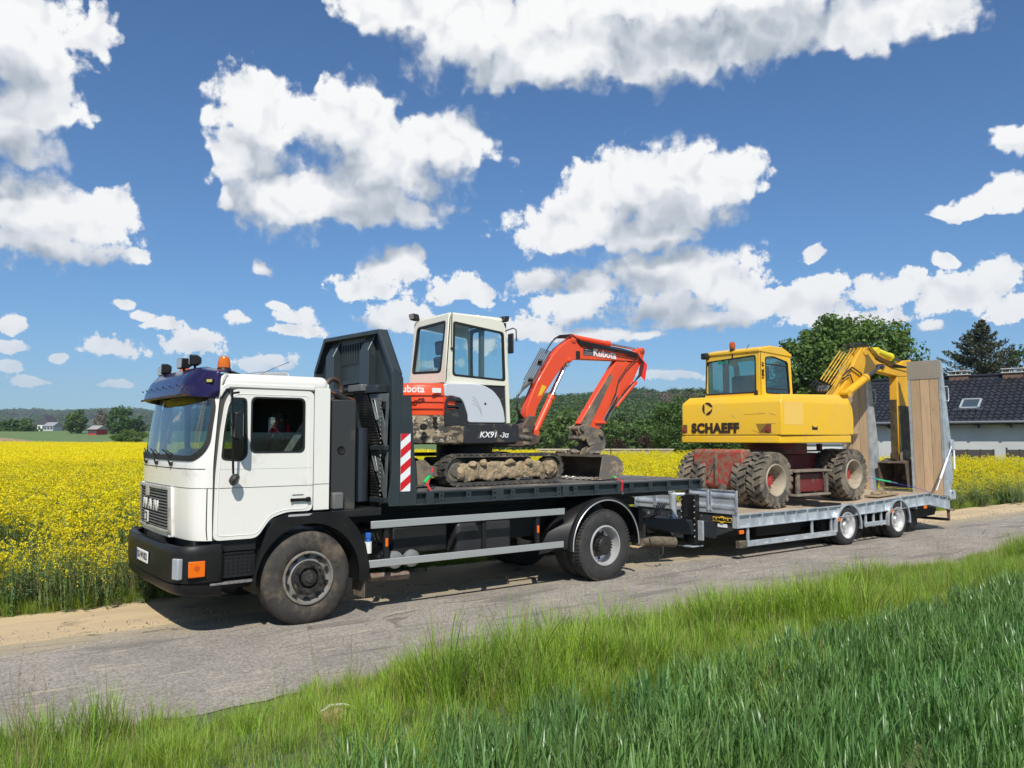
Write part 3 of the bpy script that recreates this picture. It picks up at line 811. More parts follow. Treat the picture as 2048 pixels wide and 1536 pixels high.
def leaf_cloud(seed, clumps, per, leaf, R3, c0, cl_r, squash=1.0, shell=.55, fn=None):
    """many leaf-sized faces gathered in clumps through the crown's volume"""
    r = np.random.RandomState(seed)
    u = r.randn(clumps, 3); u /= np.linalg.norm(u, axis=1)[:, None]
    rad = shell+(1-shell)*r.rand(clumps)**.5
    ph = r.rand(6)*6
    lump = 1+.16*np.sin(u[:, 0]*4+ph[0])*np.sin(u[:, 2]*4+ph[1])+.12*np.sin(u[:, 1]*6+ph[2]+u[:, 2]*3)
    cc = u*(rad*lump)[:, None]*np.array(R3)
    if fn is not None: cc = fn(cc, r)
    cc = cc+np.array(c0)
    cs = cl_r*(.65+.7*r.rand(clumps))
    g = r.randn(clumps, per, 3)
    g = g/np.maximum(np.linalg.norm(g, axis=2, keepdims=True), 1e-6)*(r.rand(clumps, per, 1)**.45)
    P = cc[:, None, :]+g*cs[:, None, None]*np.array([1, 1, .75])
    P = P.reshape(-1, 3); n = len(P)
    nrm = g.reshape(-1, 3)*.8+r.randn(n, 3)*.55+np.array([0, 0, .35]); nrm /= np.linalg.norm(nrm, axis=1)[:, None]
    a = np.cross(nrm, r.randn(n, 3)); a /= np.linalg.norm(a, axis=1)[:, None]; b = np.cross(nrm, a)
    s = leaf*(.6+.8*r.rand(n, 1))
    V = np.stack([P-a*s, P+b*s*.55, P+a*s, P-b*s*.55], 1).reshape(-1, 3)
    q = np.arange(n*4).reshape(n, 4)
    return V, q, cc

def build_forest():
    vs = []
    for k, m in enumerate([F_MID, F_MID, F_DARK, F_LIGHT, F_DARK, F_BARE]):
        V, q, _ = leaf_cloud(400+k, 60, 9, .13, (.9, .9, .9), (0, 0, .9), .36, shell=.5)
        vs.append(np_mesh('forest_crown', V, q, m))
    r = np.random.RandomState(21); P = []
    for i in range(5200):
        k = r.uniform(px2r(880), px2r(1750)); d = 200+430*r.rand()**1.1
        if k > px2r(1640): continue
        x, y = spot(k*d, d)
        px = 1024+k*1609; z = float(H1(k, d))
        t = (d-200)/430
        if 1180 < px < 1430 and .50+.03*math.sin(px*.05) < t < .80+.05*math.sin(px*.03): v = 5 if r.rand() < .8 else 2
        elif t > .74: v = r.choice([2, 4, 4, 0])
        else: v = r.choice([0, 1, 2, 3, 3, 0, 1])
        s = r.uniform(2.6, 4.6)*(1 if v != 5 else .75)
        P.append((x, y, z-.5, 0, 0, r.rand()*6, s, v))
    tag(scatter('slope_forest', P, vs), kind='stuff')
    P = []
    for i in range(6500):
        k = r.uniform(px2r(-300), px2r(1250)); d = r.uniform(1250, 2500)
        if math.sin(k*31+d*.006)+math.sin(k*77-d*.0041+1) < -.15 and d < 2150: continue
        x, y = spot(k*d, d); P.append((x, y, float(H2(k, d))-2, 0, 0, r.rand()*6, r.uniform(7, 12), r.choice([0, 1, 2, 2, 4, 3])))
    tag(scatter('ridge_forest', P, vs), kind='stuff')
    P = []                                                       # hedges and copses of the valley on the left
    for i in range(300):
        k = r.uniform(px2r(-260), px2r(700)); d = r.choice([330, 420, 560, 760])+r.uniform(-20, 20)+60*math.sin(k*9)
        if r.rand() < .25: continue
        x, y = spot(k*d, d); P.append((x, y, float(ground_z(x, y))-.4, 0, 0, r.rand()*6, r.uniform(1.8, 3.4)*(d/400)**.4, r.choice([0, 1, 2, 3, 5])))
    tag(scatter('valley_hedges', P, vs), kind='stuff')
build_forest()

# meadow and tilled strips beyond the rapeseed on the left
def patch(name, k0, k1, d0, d1, m, lift=.02, n=24, bulge=0.0):
    V = []; ks = np.linspace(k0, k1, n); ds = np.linspace(d0, d1, 10)
    for i, d in enumerate(ds):
        for j, k in enumerate(ks):
            x, y = spot(k*d, d); t = math.sin(math.pi*i/9)*math.sin(math.pi*min(1, (j+.0)/(n-1)))
            V.append((x, y, float(ground_z(x, y))+lift+bulge*max(0, t)**.6))
    F = [(i*n+j, i*n+j+1, (i+1)*n+j+1, (i+1)*n+j) for i in range(9) for j in range(n-1)]
    tag(link_mesh(name, np_mesh(name, V, F, m, smooth=True)), kind='structure')
patch('meadow', px2r(-200), px2r(900), 134, 300, FIELDM, .05)
patch('stubble_mound', px2r(-160), px2r(104), 137, 160, mat('straw_stubble', (.36, .27, .15), .95, col2=(.27, .19, .11), ns=.5, stretch=(2.5, .4, 1)), .1, bulge=1.5)

# the summer air between here and the ridge
def build_haze():
    hz = MB().box(-5200, 5200, -2200, 5200, -60, 320).build('haze', (hm := bpy.data.materials.new('thin_haze')), smooth=False)
    tag(hz, kind='stuff'); hm.use_nodes = True; n, l = nodes_of(hm); n.remove(n['Principled BSDF'])
    v = n.new('ShaderNodeVolumePrincipled'); v.inputs['Density'].default_value = HAZE_DENSITY; v.inputs['Color'].default_value = (.72, .84, 1.0, 1); v.inputs['Anisotropy'].default_value = .0
    l.new(v.outputs[0], n['Material Output'].inputs['Volume'])
HAZE_DENSITY = 0.00015
if HAZE_DENSITY: build_haze()

# ================================================================== TREES
def tree(name, label, px, d, top, rx, crown_z, rz, m, seed, clumps=90, per=40, leaf=.16, cl=.9, trunk=.22, group=None, cat='tree', shell=.45, limbs=7, ry=None, fn=None):
    k = px2r(px); x, y = spot(k*d, d); z0 = float(ground_z(x, y))
    t = thing(name, label, cat, (x, y, z0), group)
    b = MB(); r = random.Random(seed); cz = crown_z-z0
    pts = [(0, 0, -.2), (.05*r.uniform(-1, 1)*cz, .05*r.uniform(-1, 1)*cz, cz*.35), (.06*r.uniform(-1, 1)*cz, 0, cz*.8), (.1*r.uniform(-1, 1), 0, cz+rz*.5)]
    b.tube(pts, trunk, 7, r_end=trunk*.25)
    for i in range(limbs):
        a = r.random()*6.28; s = cz*.45+(cz*.5)*i/max(1, limbs)
        e = Vector((math.cos(a)*rx*.75, math.sin(a)*rx*.75, s+rz*r.uniform(.3, .9)))
        b.tube([(0, 0, s), (e.x*.5, e.y*.5, s+(e.z-s)*.4), tuple(e)], trunk*.35, 5, r_end=trunk*.08)
    tr = b.mesh('trunk', BARK); o = link_mesh('trunk', tr, t)
    V, q, _ = leaf_cloud(seed, clumps, per, leaf, (rx, ry or rx, rz), (0, 0, cz), cl, shell=shell, fn=fn)
    link_mesh('crown', np_mesh('crown', V, q, m), t)
    return t
def build_trees():
    tree('broadleaf_tree', 'large full green broadleaf tree rising behind the yellow excavator', 1690, 60, 11.2, 4.65, 6.9, 4.1, F_LIGHT, 31, 230, 190, .15, 1.05, .32, shell=.35)
    tree('broadleaf_tree', 'small green tree showing just right of the big broadleaf tree, above the plank ramp', 1838, 64, 8, .9, 6.6, 1.7, F_MID, 32, 40, 60, .14, .6, .15)
    tree('garden_tree', 'sparse tree cut by the right edge of the picture above the dark roof', 2066, 62, 8.6, 1.9, 7.4, 2.2, F_MID, 33, 40, 50, .13, .55, .16)
    tree('thin_tree', 'thin twiggy young tree behind the rear corner of the yellow excavator', 1392, 76, 7, .75, 5.9, 1.35, F_DARK, 34, 20, 14, .12, .35, .07)
    spec = [(1345, 50, 1.5, 2.6, 2.1), (1384, 54, 1.9, 2.9, 2.4), (1430, 52, 1.7, 2.8, 2.2), (1478, 56, 2.0, 2.6, 2.0), (1528, 53, 1.8, 2.2, 1.7), (1575, 55, 1.7, 2.0, 1.5), (1620, 53, 1.6, 1.9, 1.4)]
    names = ['dark green bush nearest the middle of the picture, leftmost of the bushes behind the excavator', 'tall dark bush whose top shows left of the yellow counterweight',
             'bushy green shrub mostly hidden behind the counterweight', 'rounded green shrub under the middle of the yellow counterweight', 'low green shrub under the right half of the counterweight',
             'low green shrub seen between excavator body and near wheels', 'green shrub beside the end of the dark roofed house']
    for i, (px, d, rx, cz, rz) in enumerate(spec):
        tree('garden_shrub', names[i], px, d, 5, rx, cz, rz, F_MID, 50+i, 70, 110, .075, .55, .12, group='shrubs along the far edge of the rapeseed', cat='shrub', shell=.3)
    tree('red_shrub', 'narrow dark red shrub rising from the rapeseed near the bucket', 1240, 47, 2.4, .38, 1.65, .75, F_RED, 61, 22, 60, .05, .2, .05, cat='shrub', group='dark red shrubs')
    tree('red_shrub', 'wider dark red shrub, right one of the two behind the platform end', 1286, 48, 2.5, .46, 1.7, .8, F_RED, 62, 26, 60, .05, .22, .05, cat='shrub', group='dark red shrubs')
    r = random.Random(77)
    wood = [(1035, 150, 4.2, 'green'), (1068, 120, 3.0, 'light'), (1098, 170, 4.4, 'green'), (1128, 105, 2.8, 'light'), (1150, 140, 3.8, 'dark'), (1182, 160, 4.6, 'green'), (1208, 110, 3.0, 'light'),
            (1232, 135, 3.8, 'dark'), (1262, 155, 4.4, 'green'), (1290, 100, 3.0, 'green'), (1318, 120, 3.6, 'dark'), (1345, 95, 3.2, 'green'), (1012, 185, 4.6, 'dark'), (990, 140, 3.5, 'light')]
    mm = {'green': F_MID, 'light': F_LIGHT, 'dark': F_DARK}
    lab = ['round green tree in the valley just right of the white excavator cab', 'light green tree under the slewing post of the orange boom', 'green tree seen under the orange boom', 'light green tree behind the lower boom cylinder',
           'dark tree seen left of the orange dipper arm', 'tall green tree behind the orange dipper arm', 'light green tree behind the quick coupler of the small excavator', 'dark tree above the left dark red shrub',
           'green tree above the gap between the two dark red shrubs', 'green tree right above the wider dark red shrub', 'dark tree left of the yellow excavator', 'green tree close to the yellow counterweight',
           'dark far tree beside the pillar of the white excavator cab', 'light green far tree seen past the small excavator cab door']
    for i, (px, d, rx, c) in enumerate(wood):
        tree('valley_tree', lab[i], px, d, 8, rx, zz(878, d)+rx*.1, zz(846-4*(i % 4), d)-zz(878, d), mm[c], 80+i, 60, 42, .26, 1.15, .2, group='trees at the foot of the wooded slope')
    tree('round_bush', 'wide rounded green bush group at the left edge of the picture', 28, 250, 6, 7.2, zz(862, 250), 3.4, F_MID, 100, 90, 40, .42, 1.7, .3, cat='bush')
    tree('valley_tree', 'dark round tree standing left of the small red shed', 153, 230, 7, 2.5, zz(846, 230), 3.4, F_MID, 101, 60, 45, .3, 1.1, .25)
    tree('valley_tree', 'thin brownish half bare tree right of the red shed', 206, 235, 7, 1.9, zz(842, 235), 3.0, F_BARE, 102, 40, 30, .24, .8, .2)
    tree('valley_tree', 'tall ragged green tree between the half bare tree and the truck', 241, 232, 8, 3.1, zz(842, 232), 4.2, F_MID, 103, 60, 50, .32, 1.2, .28)
    tree('valley_tree', 'low dark tree next to the purple sun visor of the truck', 272, 240, 6, 2.6, zz(852, 240), 2.6, F_DARK, 104, 50, 45, .3, 1.1, .2)
    tree('valley_bush', 'yellow green bush sloping up at the end of the rapeseed, left of the truck', 262, 142, 3, 2.6, zz(873, 142), .95, F_LIGHT, 105, 60, 60, .14, .55, .1, cat='bush')
    tree('valley_bush', 'small bright green bush in front of the sloping bush', 240, 137, 3, 1.2, zz(875, 137), .6, F_LIGHT, 106, 36, 50, .12, .4, .08, cat='bush')
    # spruce: whorls of drooping boughs
    k = px2r(1966); d = 62; x, y = spot(k*d, d); t = thing('spruce_tree', 'dark ragged spruce standing behind the ridge of the dark roofed house', 'tree', (x, y, 0))
    b = MB(); b.tube([(0, 0, 0), (0.05, 0, 6), (0, 0, 11.2)], .22, 7, r_end=.03); link_mesh('trunk', b.mesh('trunk', BARK), t)
    r = np.random.RandomState(5); Vs = []
    for i in range(300):
        z = 2.6+8.6*(i/300)**.9; R_ = max(.18, min(2.75, (11.5-z)*.80))*r.uniform(.6, 1.12); a = r.rand()*6.28
        n = int(28+R_*48); s = r.rand(n)**.7; w = .07+.24*R_*(1-s)*.8
        P = np.stack([math.cos(a)*s*R_, math.sin(a)*s*R_, z+R_*(-.18*s+.38*s**2.4)], 1)+r.randn(n, 3)*np.stack([w*.5, w*.5, w*.28+.03], 1)
        Vs.append(P)
    P = np.concatenate(Vs); n = len(P); nr = r.randn(n, 3)+np.array([0, 0, .6]); nr /= np.linalg.norm(nr, axis=1)[:, None]
    a = np.cross(nr, r.randn(n, 3)); a /= np.linalg.norm(a, axis=1)[:, None]; bb = np.cross(nr, a); s = .09*(.6+.8*r.rand(n, 1))
    V = np.stack([P-a*s, P+bb*s*.45, P+a*s, P-bb*s*.45], 1).reshape(-1, 3)
    link_mesh('crown', np_mesh('crown', V, np.arange(n*4).reshape(n, 4), F_SPRUCE), t)
build_trees()

# ================================================================== BUILDINGS
def frame_at(px, d):
    x, y = spot(px2r(px)*d, d); return (x, y, 0)
RZ = YAW-math.pi/2
def build_house():
    o = frame_at(1712, 46.0)
    h = thing('bungalow', 'single storey house with dark tiled roof and pale rendered wall behind the rapeseed', 'house', o, rz=RZ-R(42))
    OFF[h.name] = Vector((0, 0, 0))
    W_ = 16.0
    wallm = mat('pale_render', (.55, .565, .55), .9, col2=(.49, .505, .495), ns=.8)
    MB().box(0, W_, 0, 8, 0, 2.88).build('wall', wallm, h); m_ = MB(); m_.prism([(.02, 2.88), (7.98, 2.88), (4.05, 5.38)], .0, .2, 'x'); m_.build('gable', wallm, h)
    wood = mat('dark_stained_wood', (.05, .045, .04), .6)
    dark = mat('roof_underlay', (.018, .018, .022), .8)
    zin = mat('zinc_gutter', (.35, .37, .39), .4, metal=.7)
    ex, ez, rx_, rz_ = -.55, 2.98, 4.05, 5.62
    roof = MB(); roof.prism([(ex, ez-.06), (rx_, rz_-.06), (8.6, ez-.06), (8.6, ez-.16), (rx_, rz_-.18), (ex, ez-.18)], -.35, W_+.35, 'x')
    roof = roof.build('roof', dark, h)
    MB().tube([(-.35, ex-.05, ez-.05), (W_+.35, ex-.05, ez-.05)], .065, 8).build('gutter', zin, h)
    for i in range(14):
        x = .3+i*1.45; MB().box(x, x+.12, ex+.02, 0, ez-.34, ez-.16).build('rafter_end', wood, h)
    # pantiles
    tm = mat('glazed_dark_tile', (.024, .026, .033), .38, rand=.25, rvar=.1)
    tw, tl = .30, .36
    b = MB(); n = 6; prof = []
    for i in range(n+1):
        t = i/n; prof.append((t*tw*1.06, .042*math.sin(t*2*math.pi)+.0))
    top = [(x, 0, z+.055) for x, z in prof]+[(x, tl*1.12, z+.008) for x, z in prof]
    b.add(top, [(i, i+1, n+2+i, n+1+i) for i in range(n)])
    b.add([(x, 0, z+.055) for x, z in prof]+[(x, 0, z-.0) for x, z in prof], [(n+1+i, n+2+i, i+1, i) for i in range(n)])
    me = b.mesh('tile', tm, smooth=False)
    sl = math.atan2(rz_-ez, rx_-ex); L = math.hypot(rz_-ez, rx_-ex); rows = int(L/tl); cols = int((W_+.6)/tw)
    r = random.Random(3); rest = MB(); cnt = 0
    vis = []
    for c in range(cols):
        for w in range(rows):
            x = -.3+c*tw; s = w*tl; y = ex+s*math.cos(sl); z = ez-.03+s*math.sin(sl)
            px = 1024+1609*((px2r(1696)*40+x)/(40+y))
            if 8.2 > x > 3.4 or (.6 < x < 2.2): key = 0
            else: key = 1
            vis.append((key, abs(x-4.8), x, y, z))
    vis.sort()
    for (key, _, x, y, z) in vis:
        j = r.uniform(-.012, .012); jz = r.uniform(-.006, .006)
        if cnt < 296:
            t = bpy.data.objects.new('tile', me); C.objects.link(t); t.parent = roof
            t.location = (x+j, y, z+jz); t.rotation_euler = (sl+r.uniform(-.015, .015), 0, r.uniform(-.01, .01)); cnt += 1
        else:
            M_ = Matrix.Translation((x+j, y, z+jz)) @ Matrix.Rotation(sl, 4, 'X')
            rest.add([M_ @ Vector(v.co) for v in me.vertices], [tuple(p.vertices) for p in me.polygons])
    rr = rest.build('tile_field', tm, roof, smooth=False); tag(rr, kind='stuff')
    rd = MB()
    for i in range(52): rd.cyl((-.35+i*.42, rx_, rz_+.0), (-.35+i*.42+.44, rx_, rz_+.012), .085, .10, 10)
    rd.build('ridge_tiles', tm, roof)
    # roof window
    X = 5.15; s0 = L*.24; s1 = L*.44
    M_ = Matrix.Translation((X, ex, ez)) @ Matrix.Rotation(sl, 4, 'X')
    fr = MB()
    for (a0, a1, b0, b1) in ((0, .95, s0, s0+.09), (0, .95, s1-.09, s1), (0, .09, s0, s1), (.86, .95, s0, s1)):
        fr.box(a0, a1, b0, b1, .02, .12)
    fr.v = [tuple(M_ @ Vector(v)) for v in fr.v]
    win = fr.build('roof_window', mat('window_trim', (.36, .40, .42), .4), roof)
    g = MB(); g.box(.09, .86, s0+.09, s1-.09, .05, .07); g.v = [tuple(M_ @ Vector(v)) for v in g.v]; g.build('pane', mat('roof_window_glass', (.05, .07, .09), .05, spec=.8), win)
    fl = MB()
    for i in range(12): fl.cyl((X-.25+i*.12, ex+(s0-.1)*math.cos(sl), ez+.06+(s0-.1)*math.sin(sl)), (X-.25+i*.12+.06, ex+(s0-.1)*math.cos(sl), ez+.10+(s0-.1)*math.sin(sl)), .035, .035, 6)
    fl.build('flashing', zin, win)
    brick = mat('chimney_brick', (.20, .11, .08), .9, col2=(.14, .09, .07), ns=8)
    for xx in (4.43, 7.1):
        ch = MB().box(xx-.45, xx+.5, 3.7, 4.5, 5.2, 5.68).build('chimney', brick, roof)
        c2 = MB(); c2.box(xx-.52, xx+.57, 3.62, 4.58, 5.685, 5.73)
        c2.box(xx-.52, xx+.57, 3.62, 4.58, 5.90, 5.94)
        for a in (-.45, -.1, .2, .48): c2.box(xx+a-.02, xx+a+.02, 3.7, 3.75, 5.73, 5.90); c2.box(xx+a-.02, xx+a+.02, 4.45, 4.5, 5.73, 5.90)
        c2.build('chimney_cap', mat('pale_cap', (.55, .54, .52), .6), ch)
    # low garden wall and dark fence at the foot of the house
    f = thing('garden_fence', 'low dark board fence in front of the pale house wall', 'fence', frame_at(1905, 38.3), rz=RZ); OFF[f.name] = Vector((0, 0, 0))
    for i in range(7):
        if i == 4: continue
        MB().box(i*.62-.6, i*.62-.02, -.02, .02, 1.05, 1.56).build('board', wood, f)
    for i in range(8): MB().box(i*.62-.64, i*.62-.58, -.05, .01, 0, 1.66 if i == 5 else 1.58).build('post', wood, f)
    g = thing('garden_wall', 'low beige garden wall at the far edge of the rapeseed', 'wall', frame_at(1075, 46.5), rz=RZ); OFF[g.name] = Vector((0, 0, 0))
    MB().box(0, 7.8, 0, .3, 0, 1.42).build('wall_body', mat('beige_wall', (.33, .29, .23), .9, col2=(.28, .25, .21)), g)
    MB().box(-.05, 7.85, -.05, .35, 1.42, 1.49).build('coping', mat('wall_coping', (.42, .38, .32), .9), g)
    s = thing('garage', 'flat pale grey outbuilding seen under the yellow excavator body', 'garage', frame_at(1588, 44.0), rz=RZ); OFF[s.name] = Vector((0, 0, 0))
    MB().box(0, 2.9, 0, 4, 0, 1.75).build('wall', wallm, s); MB().box(-.1, 3.0, -.1, 4.1, 1.75, 1.86).build('roof', zin, s)
build_house()

def far_house(px, d, w, h_, roof_h, wc, rc, label, name='farmhouse', cat='house', gable=False, dep=6):
    x, y, _ = frame_at(px, d); z = float(ground_z(x, y))
    t = thing(name, label, cat, (x, y, z), rz=RZ); OFF[t.name] = Vector((0, 0, 0))
    MB().box(-w/2, w/2, 0, dep, -.5, h_).build('wall', mat(name+'_wall', wc, .8), t)
    if gable: MB().prism([(-w/2-.3, h_), (0, h_+roof_h), (w/2+.3, h_)], -.3, dep+.3, 'y').build('roof', mat(name+'_roof', rc, .8), t)
    else: MB().prism([(-.4, h_), (dep/2, h_+roof_h), (dep+.4, h_)], -w/2-.3, w/2+.3, 'x').build('roof', mat(name+'_roof', rc, .8), t)
    for i in range(3): MB().box(-w/2+w*(i+.5)/3-.4, -w/2+w*(i+.5)/3+.4, -.05, .0, h_*.35, h_*.75).build('window', mat('far_window', (.05, .06, .07), .2), t)
    return t
far_house(88, 300, 4.6, 2.6, 3.4, (.72, .72, .70), (.07, .07, .08), 'small white house with steep dark roof right of the wide round bush', gable=True)
far_house(98, 297, 3.4, 1.9, 1.5, (.50, .52, .54), (.28, .29, .31), 'low grey annexe attached right of the small white house', 'outbuilding')
far_house(186, 220, 2.3, 1.55, 1.1, (.42, .03, .035), (.33, .32, .30), 'little red shed with grey roof between two trees in the valley', 'red_shed', 'shed')
far_house(185, 900, 12, 3, 2.5, (.6, .62, .64), (.35, .36, .38), 'long pale far building on the ridge above the red shed', 'far_building', 'building')
far_house(287, 1200, 9, 4, 3, (.8, .8, .78), (.2, .15, .13), 'tiny white house on the far ridge next to the truck sun visor', 'far_building', 'building')

# ================================================================== MATERIALS FOR THE MACHINES
WHITE = mat('white_cab_paint', (.80, .785, .735), .32, coat=.5, dirt=(.55, .50, .41), dlo=.54, dhi=.80, ds=2.2, rvar=.06)
BLACKP = mat('black_plastic', (.008, .008, .009), .45, col2=(.014, .0135, .013), ns=3, dirt=(.040, .036, .030), dlo=.60, dhi=.78, ds=2.4, spec=.28)
BLACKM = mat('black_chassis_paint', (.006, .0065, .007), .6, dirt=(.028, .025, .021), dlo=.55, dhi=.75, ds=2.0)
RUBB = mat('window_rubber', (.014, .014, .014), .6)
TYRE = mat('worn_truck_tyre', (.030, .028, .026), .82, col2=(.052, .046, .040), ns=5, dirt=(.145, .115, .080), dlo=.45, dhi=.66, ds=3.2, bump=.004, bs=60)
TYRE2 = mat('dusty_tyre', (.028, .028, .028), .85, col2=(.042, .040, .038), ns=6, dirt=(.12, .105, .08), dlo=.58, dhi=.72, ds=3.5)
TYRE3 = mat('new_trailer_tyre', (.022, .022, .023), .75, col2=(.032, .031, .030), ns=6)
RIMG = mat('grey_steel_rim', (.30, .29, .27), .5, metal=.4, dirt=(.16, .12, .085), dlo=.45, dhi=.62, ds=6)
RIMS = mat('silver_rim', (.60, .60, .60), .35, metal=.45, dirt=(.45, .42, .37), dlo=.60, dhi=.75, ds=5)
HUBM = mat('greasy_hub', (.022, .021, .020), .5, dirt=(.085, .070, .052), dlo=.52, dhi=.66, ds=9, bump=.002, bs=50)
ALU = mat('aluminium_rail', (.52, .53, .53), .42, metal=.55, rvar=.1)
CHROME = mat('chrome', (.75, .76, .77), .15, metal=1.0)
GLASS2 = glass_mat('clear_cab_glass', (.82, .90, .90), .75)
GLASS = glass_mat('cab_glass', (.55, .66, .66), .80)
WSGL = glass_mat('windscreen_glass', (.62, .74, .74), .35)
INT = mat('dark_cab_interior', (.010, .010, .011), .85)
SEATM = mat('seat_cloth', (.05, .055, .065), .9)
PURPLE = mat('metallic_purple_paint', (.022, .011, .070), .28, metal=.45, coat=.5, dirt=(.035, .03, .045), dlo=.5, dhi=.7, ds=2)
ORANGEL = mat('amber_lens', (.95, .19, .012), .18, spec=.7, trans=.15)
AMBER = mat('amber_beacon_lens', (.85, .20, .01), .12, trans=.35)
LENS = mat('clear_lens', (.34, .37, .39), .12, spec=.8, rvar=.05)
ANTH = mat('anthracite_platform_paint', (.026, .036, .041), .42, col2=(.034, .044, .049), ns=1.5, dirt=(.12, .10, .08), dlo=.60, dhi=.78, ds=1.8)
GALV = mat('galvanised_steel', (.62, .66, .70), .42, metal=.45, col2=(.40, .44, .48), ns=5, nlo=.3, nhi=.7, rvar=.12, bump=.002, bs=25)
REDR = mat('red_reflective', (.62, .012, .02), .35)
WHR = mat('white_reflective', (.80, .81, .82), .35)
MUD = mat('dried_mud', (.34, .26, .16), .95, col2=(.24, .18, .115), ns=6, bump=.02, bs=22)
RUST = mat('rusty_pipe', (.14, .085, .06), .7, col2=(.22, .17, .13), ns=8)
BLUEC = mat('blue_cap', (.03, .13, .50), .4)
PLATEW = mat('plate_white', (.78, .78, .76), .4)
PLATEB = mat('plate_blue', (.02, .06, .35), .4)
INK = mat('plate_ink', (.012, .012, .012), .5)

def text_part(name, s, size, m, parent, M_, ext=.003, bold=0.0, shear=0.0, align='CENTER', sx=1.0, spacing=1.0):
    cu = bpy.data.curves.new(name, 'FONT'); cu.body = s; cu.size = size; cu.extrude = ext; cu.offset = bold; cu.shear = shear
    cu.align_x = align; cu.align_y = 'CENTER'; cu.space_character = spacing; cu.resolution_u = 3
    tmp = bpy.data.objects.new(name+'_text', cu); C.objects.link(tmp)
    dg = bpy.context.evaluated_depsgraph_get(); dg.update()
    me = bpy.data.meshes.new_from_object(tmp.evaluated_get(dg))
    bpy.data.objects.remove(tmp); bpy.data.curves.remove(cu)
    off = OFF.get(parent.name, Vector((0, 0, 0)))
    me.transform(Matrix.Translation(-off) @ M_ @ Matrix.Diagonal((sx, 1, 1, 1)))
    me.name = name; me.materials.clear(); me.materials.append(m)
    return link_mesh(name, me, parent)
def face_m(o, right, up):
    """frame whose x runs along right and y along up, at o (for lettering)"""
    r = Vector(right).normalized(); u = Vector(up); u = (u-r*u.dot(r)).normalized(); n = r.cross(u)
    return Matrix(((r.x, u.x, n.x, o[0]), (r.y, u.y, n.y, o[1]), (r.z, u.z, n.z, o[2]), (0, 0, 0, 1)))

from mathutils.geometry import tessellate_polygon
def plate(loops, t0, t1, ax='y', mb=None):
    """flat plate with holes: loops[0] is the outline, the others are holes; thickness t0..t1 across ax"""
    mb = mb or MB()
    def P(p, t): return (p[0], t, p[1]) if ax == 'y' else ((t, p[0], p[1]) if ax == 'x' else (p[0], p[1], t))
    pts = [p for L in loops for p in L]; n = len(pts)
    tris = tessellate_polygon([[Vector((p[0], p[1], 0)) for p in L] for L in loops])
    V = [P(p, t0) for p in pts]+[P(p, t1) for p in pts]
    F = [tuple(t) for t in tris]+[tuple(i+n for i in t)[::-1] for t in tris]
    k = 0
    for L in loops:
        m = len(L)
        for i in range(m): F.append((k+i, k+(i+1) % m, n+k+(i+1) % m, n+k+i))
        k += m
    return mb.add(V, F)
def rrect(x0, x1, z0, z1, r=.05, n=4):
    o = []
    for cx, cz, a in ((x1-r, z1-r, 0), (x0+r, z1-r, 90), (x0+r, z0+r, 180), (x1-r, z0+r, 270)):
        for i in range(n+1):
            t = R(a+90*i/n); o.append((cx+r*math.cos(t), cz+r*math.sin(t)))
    return o
def rpoly(pts, r=.04, n=3):
    """polygon with its corners rounded"""
    o = []; m = len(pts)
    for i in range(m):
        p = Vector(pts[i]); a = Vector(pts[i-1]); b = Vector(pts[(i+1) % m])
        rr = min(r, (a-p).length*.45, (b-p).length*.45)
        q0 = p+(a-p).normalized()*rr; q1 = p+(b-p).normalized()*rr
        for j in range(n+1):
            t = j/n; o.append(tuple(q0*(1-t)**2+p*2*t*(1-t)+q1*t*t))
    return o
def inset(loop, d):
    """loop scaled about its centre by a border of about d"""
    cx = sum(p[0] for p in loop)/len(loop); cz = sum(p[1] for p in loop)/len(loop)
    hx = max(abs(p[0]-cx) for p in loop); hz = max(abs(p[1]-cz) for p in loop)
    return [(cx+(p[0]-cx)*(1-d/hx), cz+(p[1]-cz)*(1-d/hz)) for p in loop]

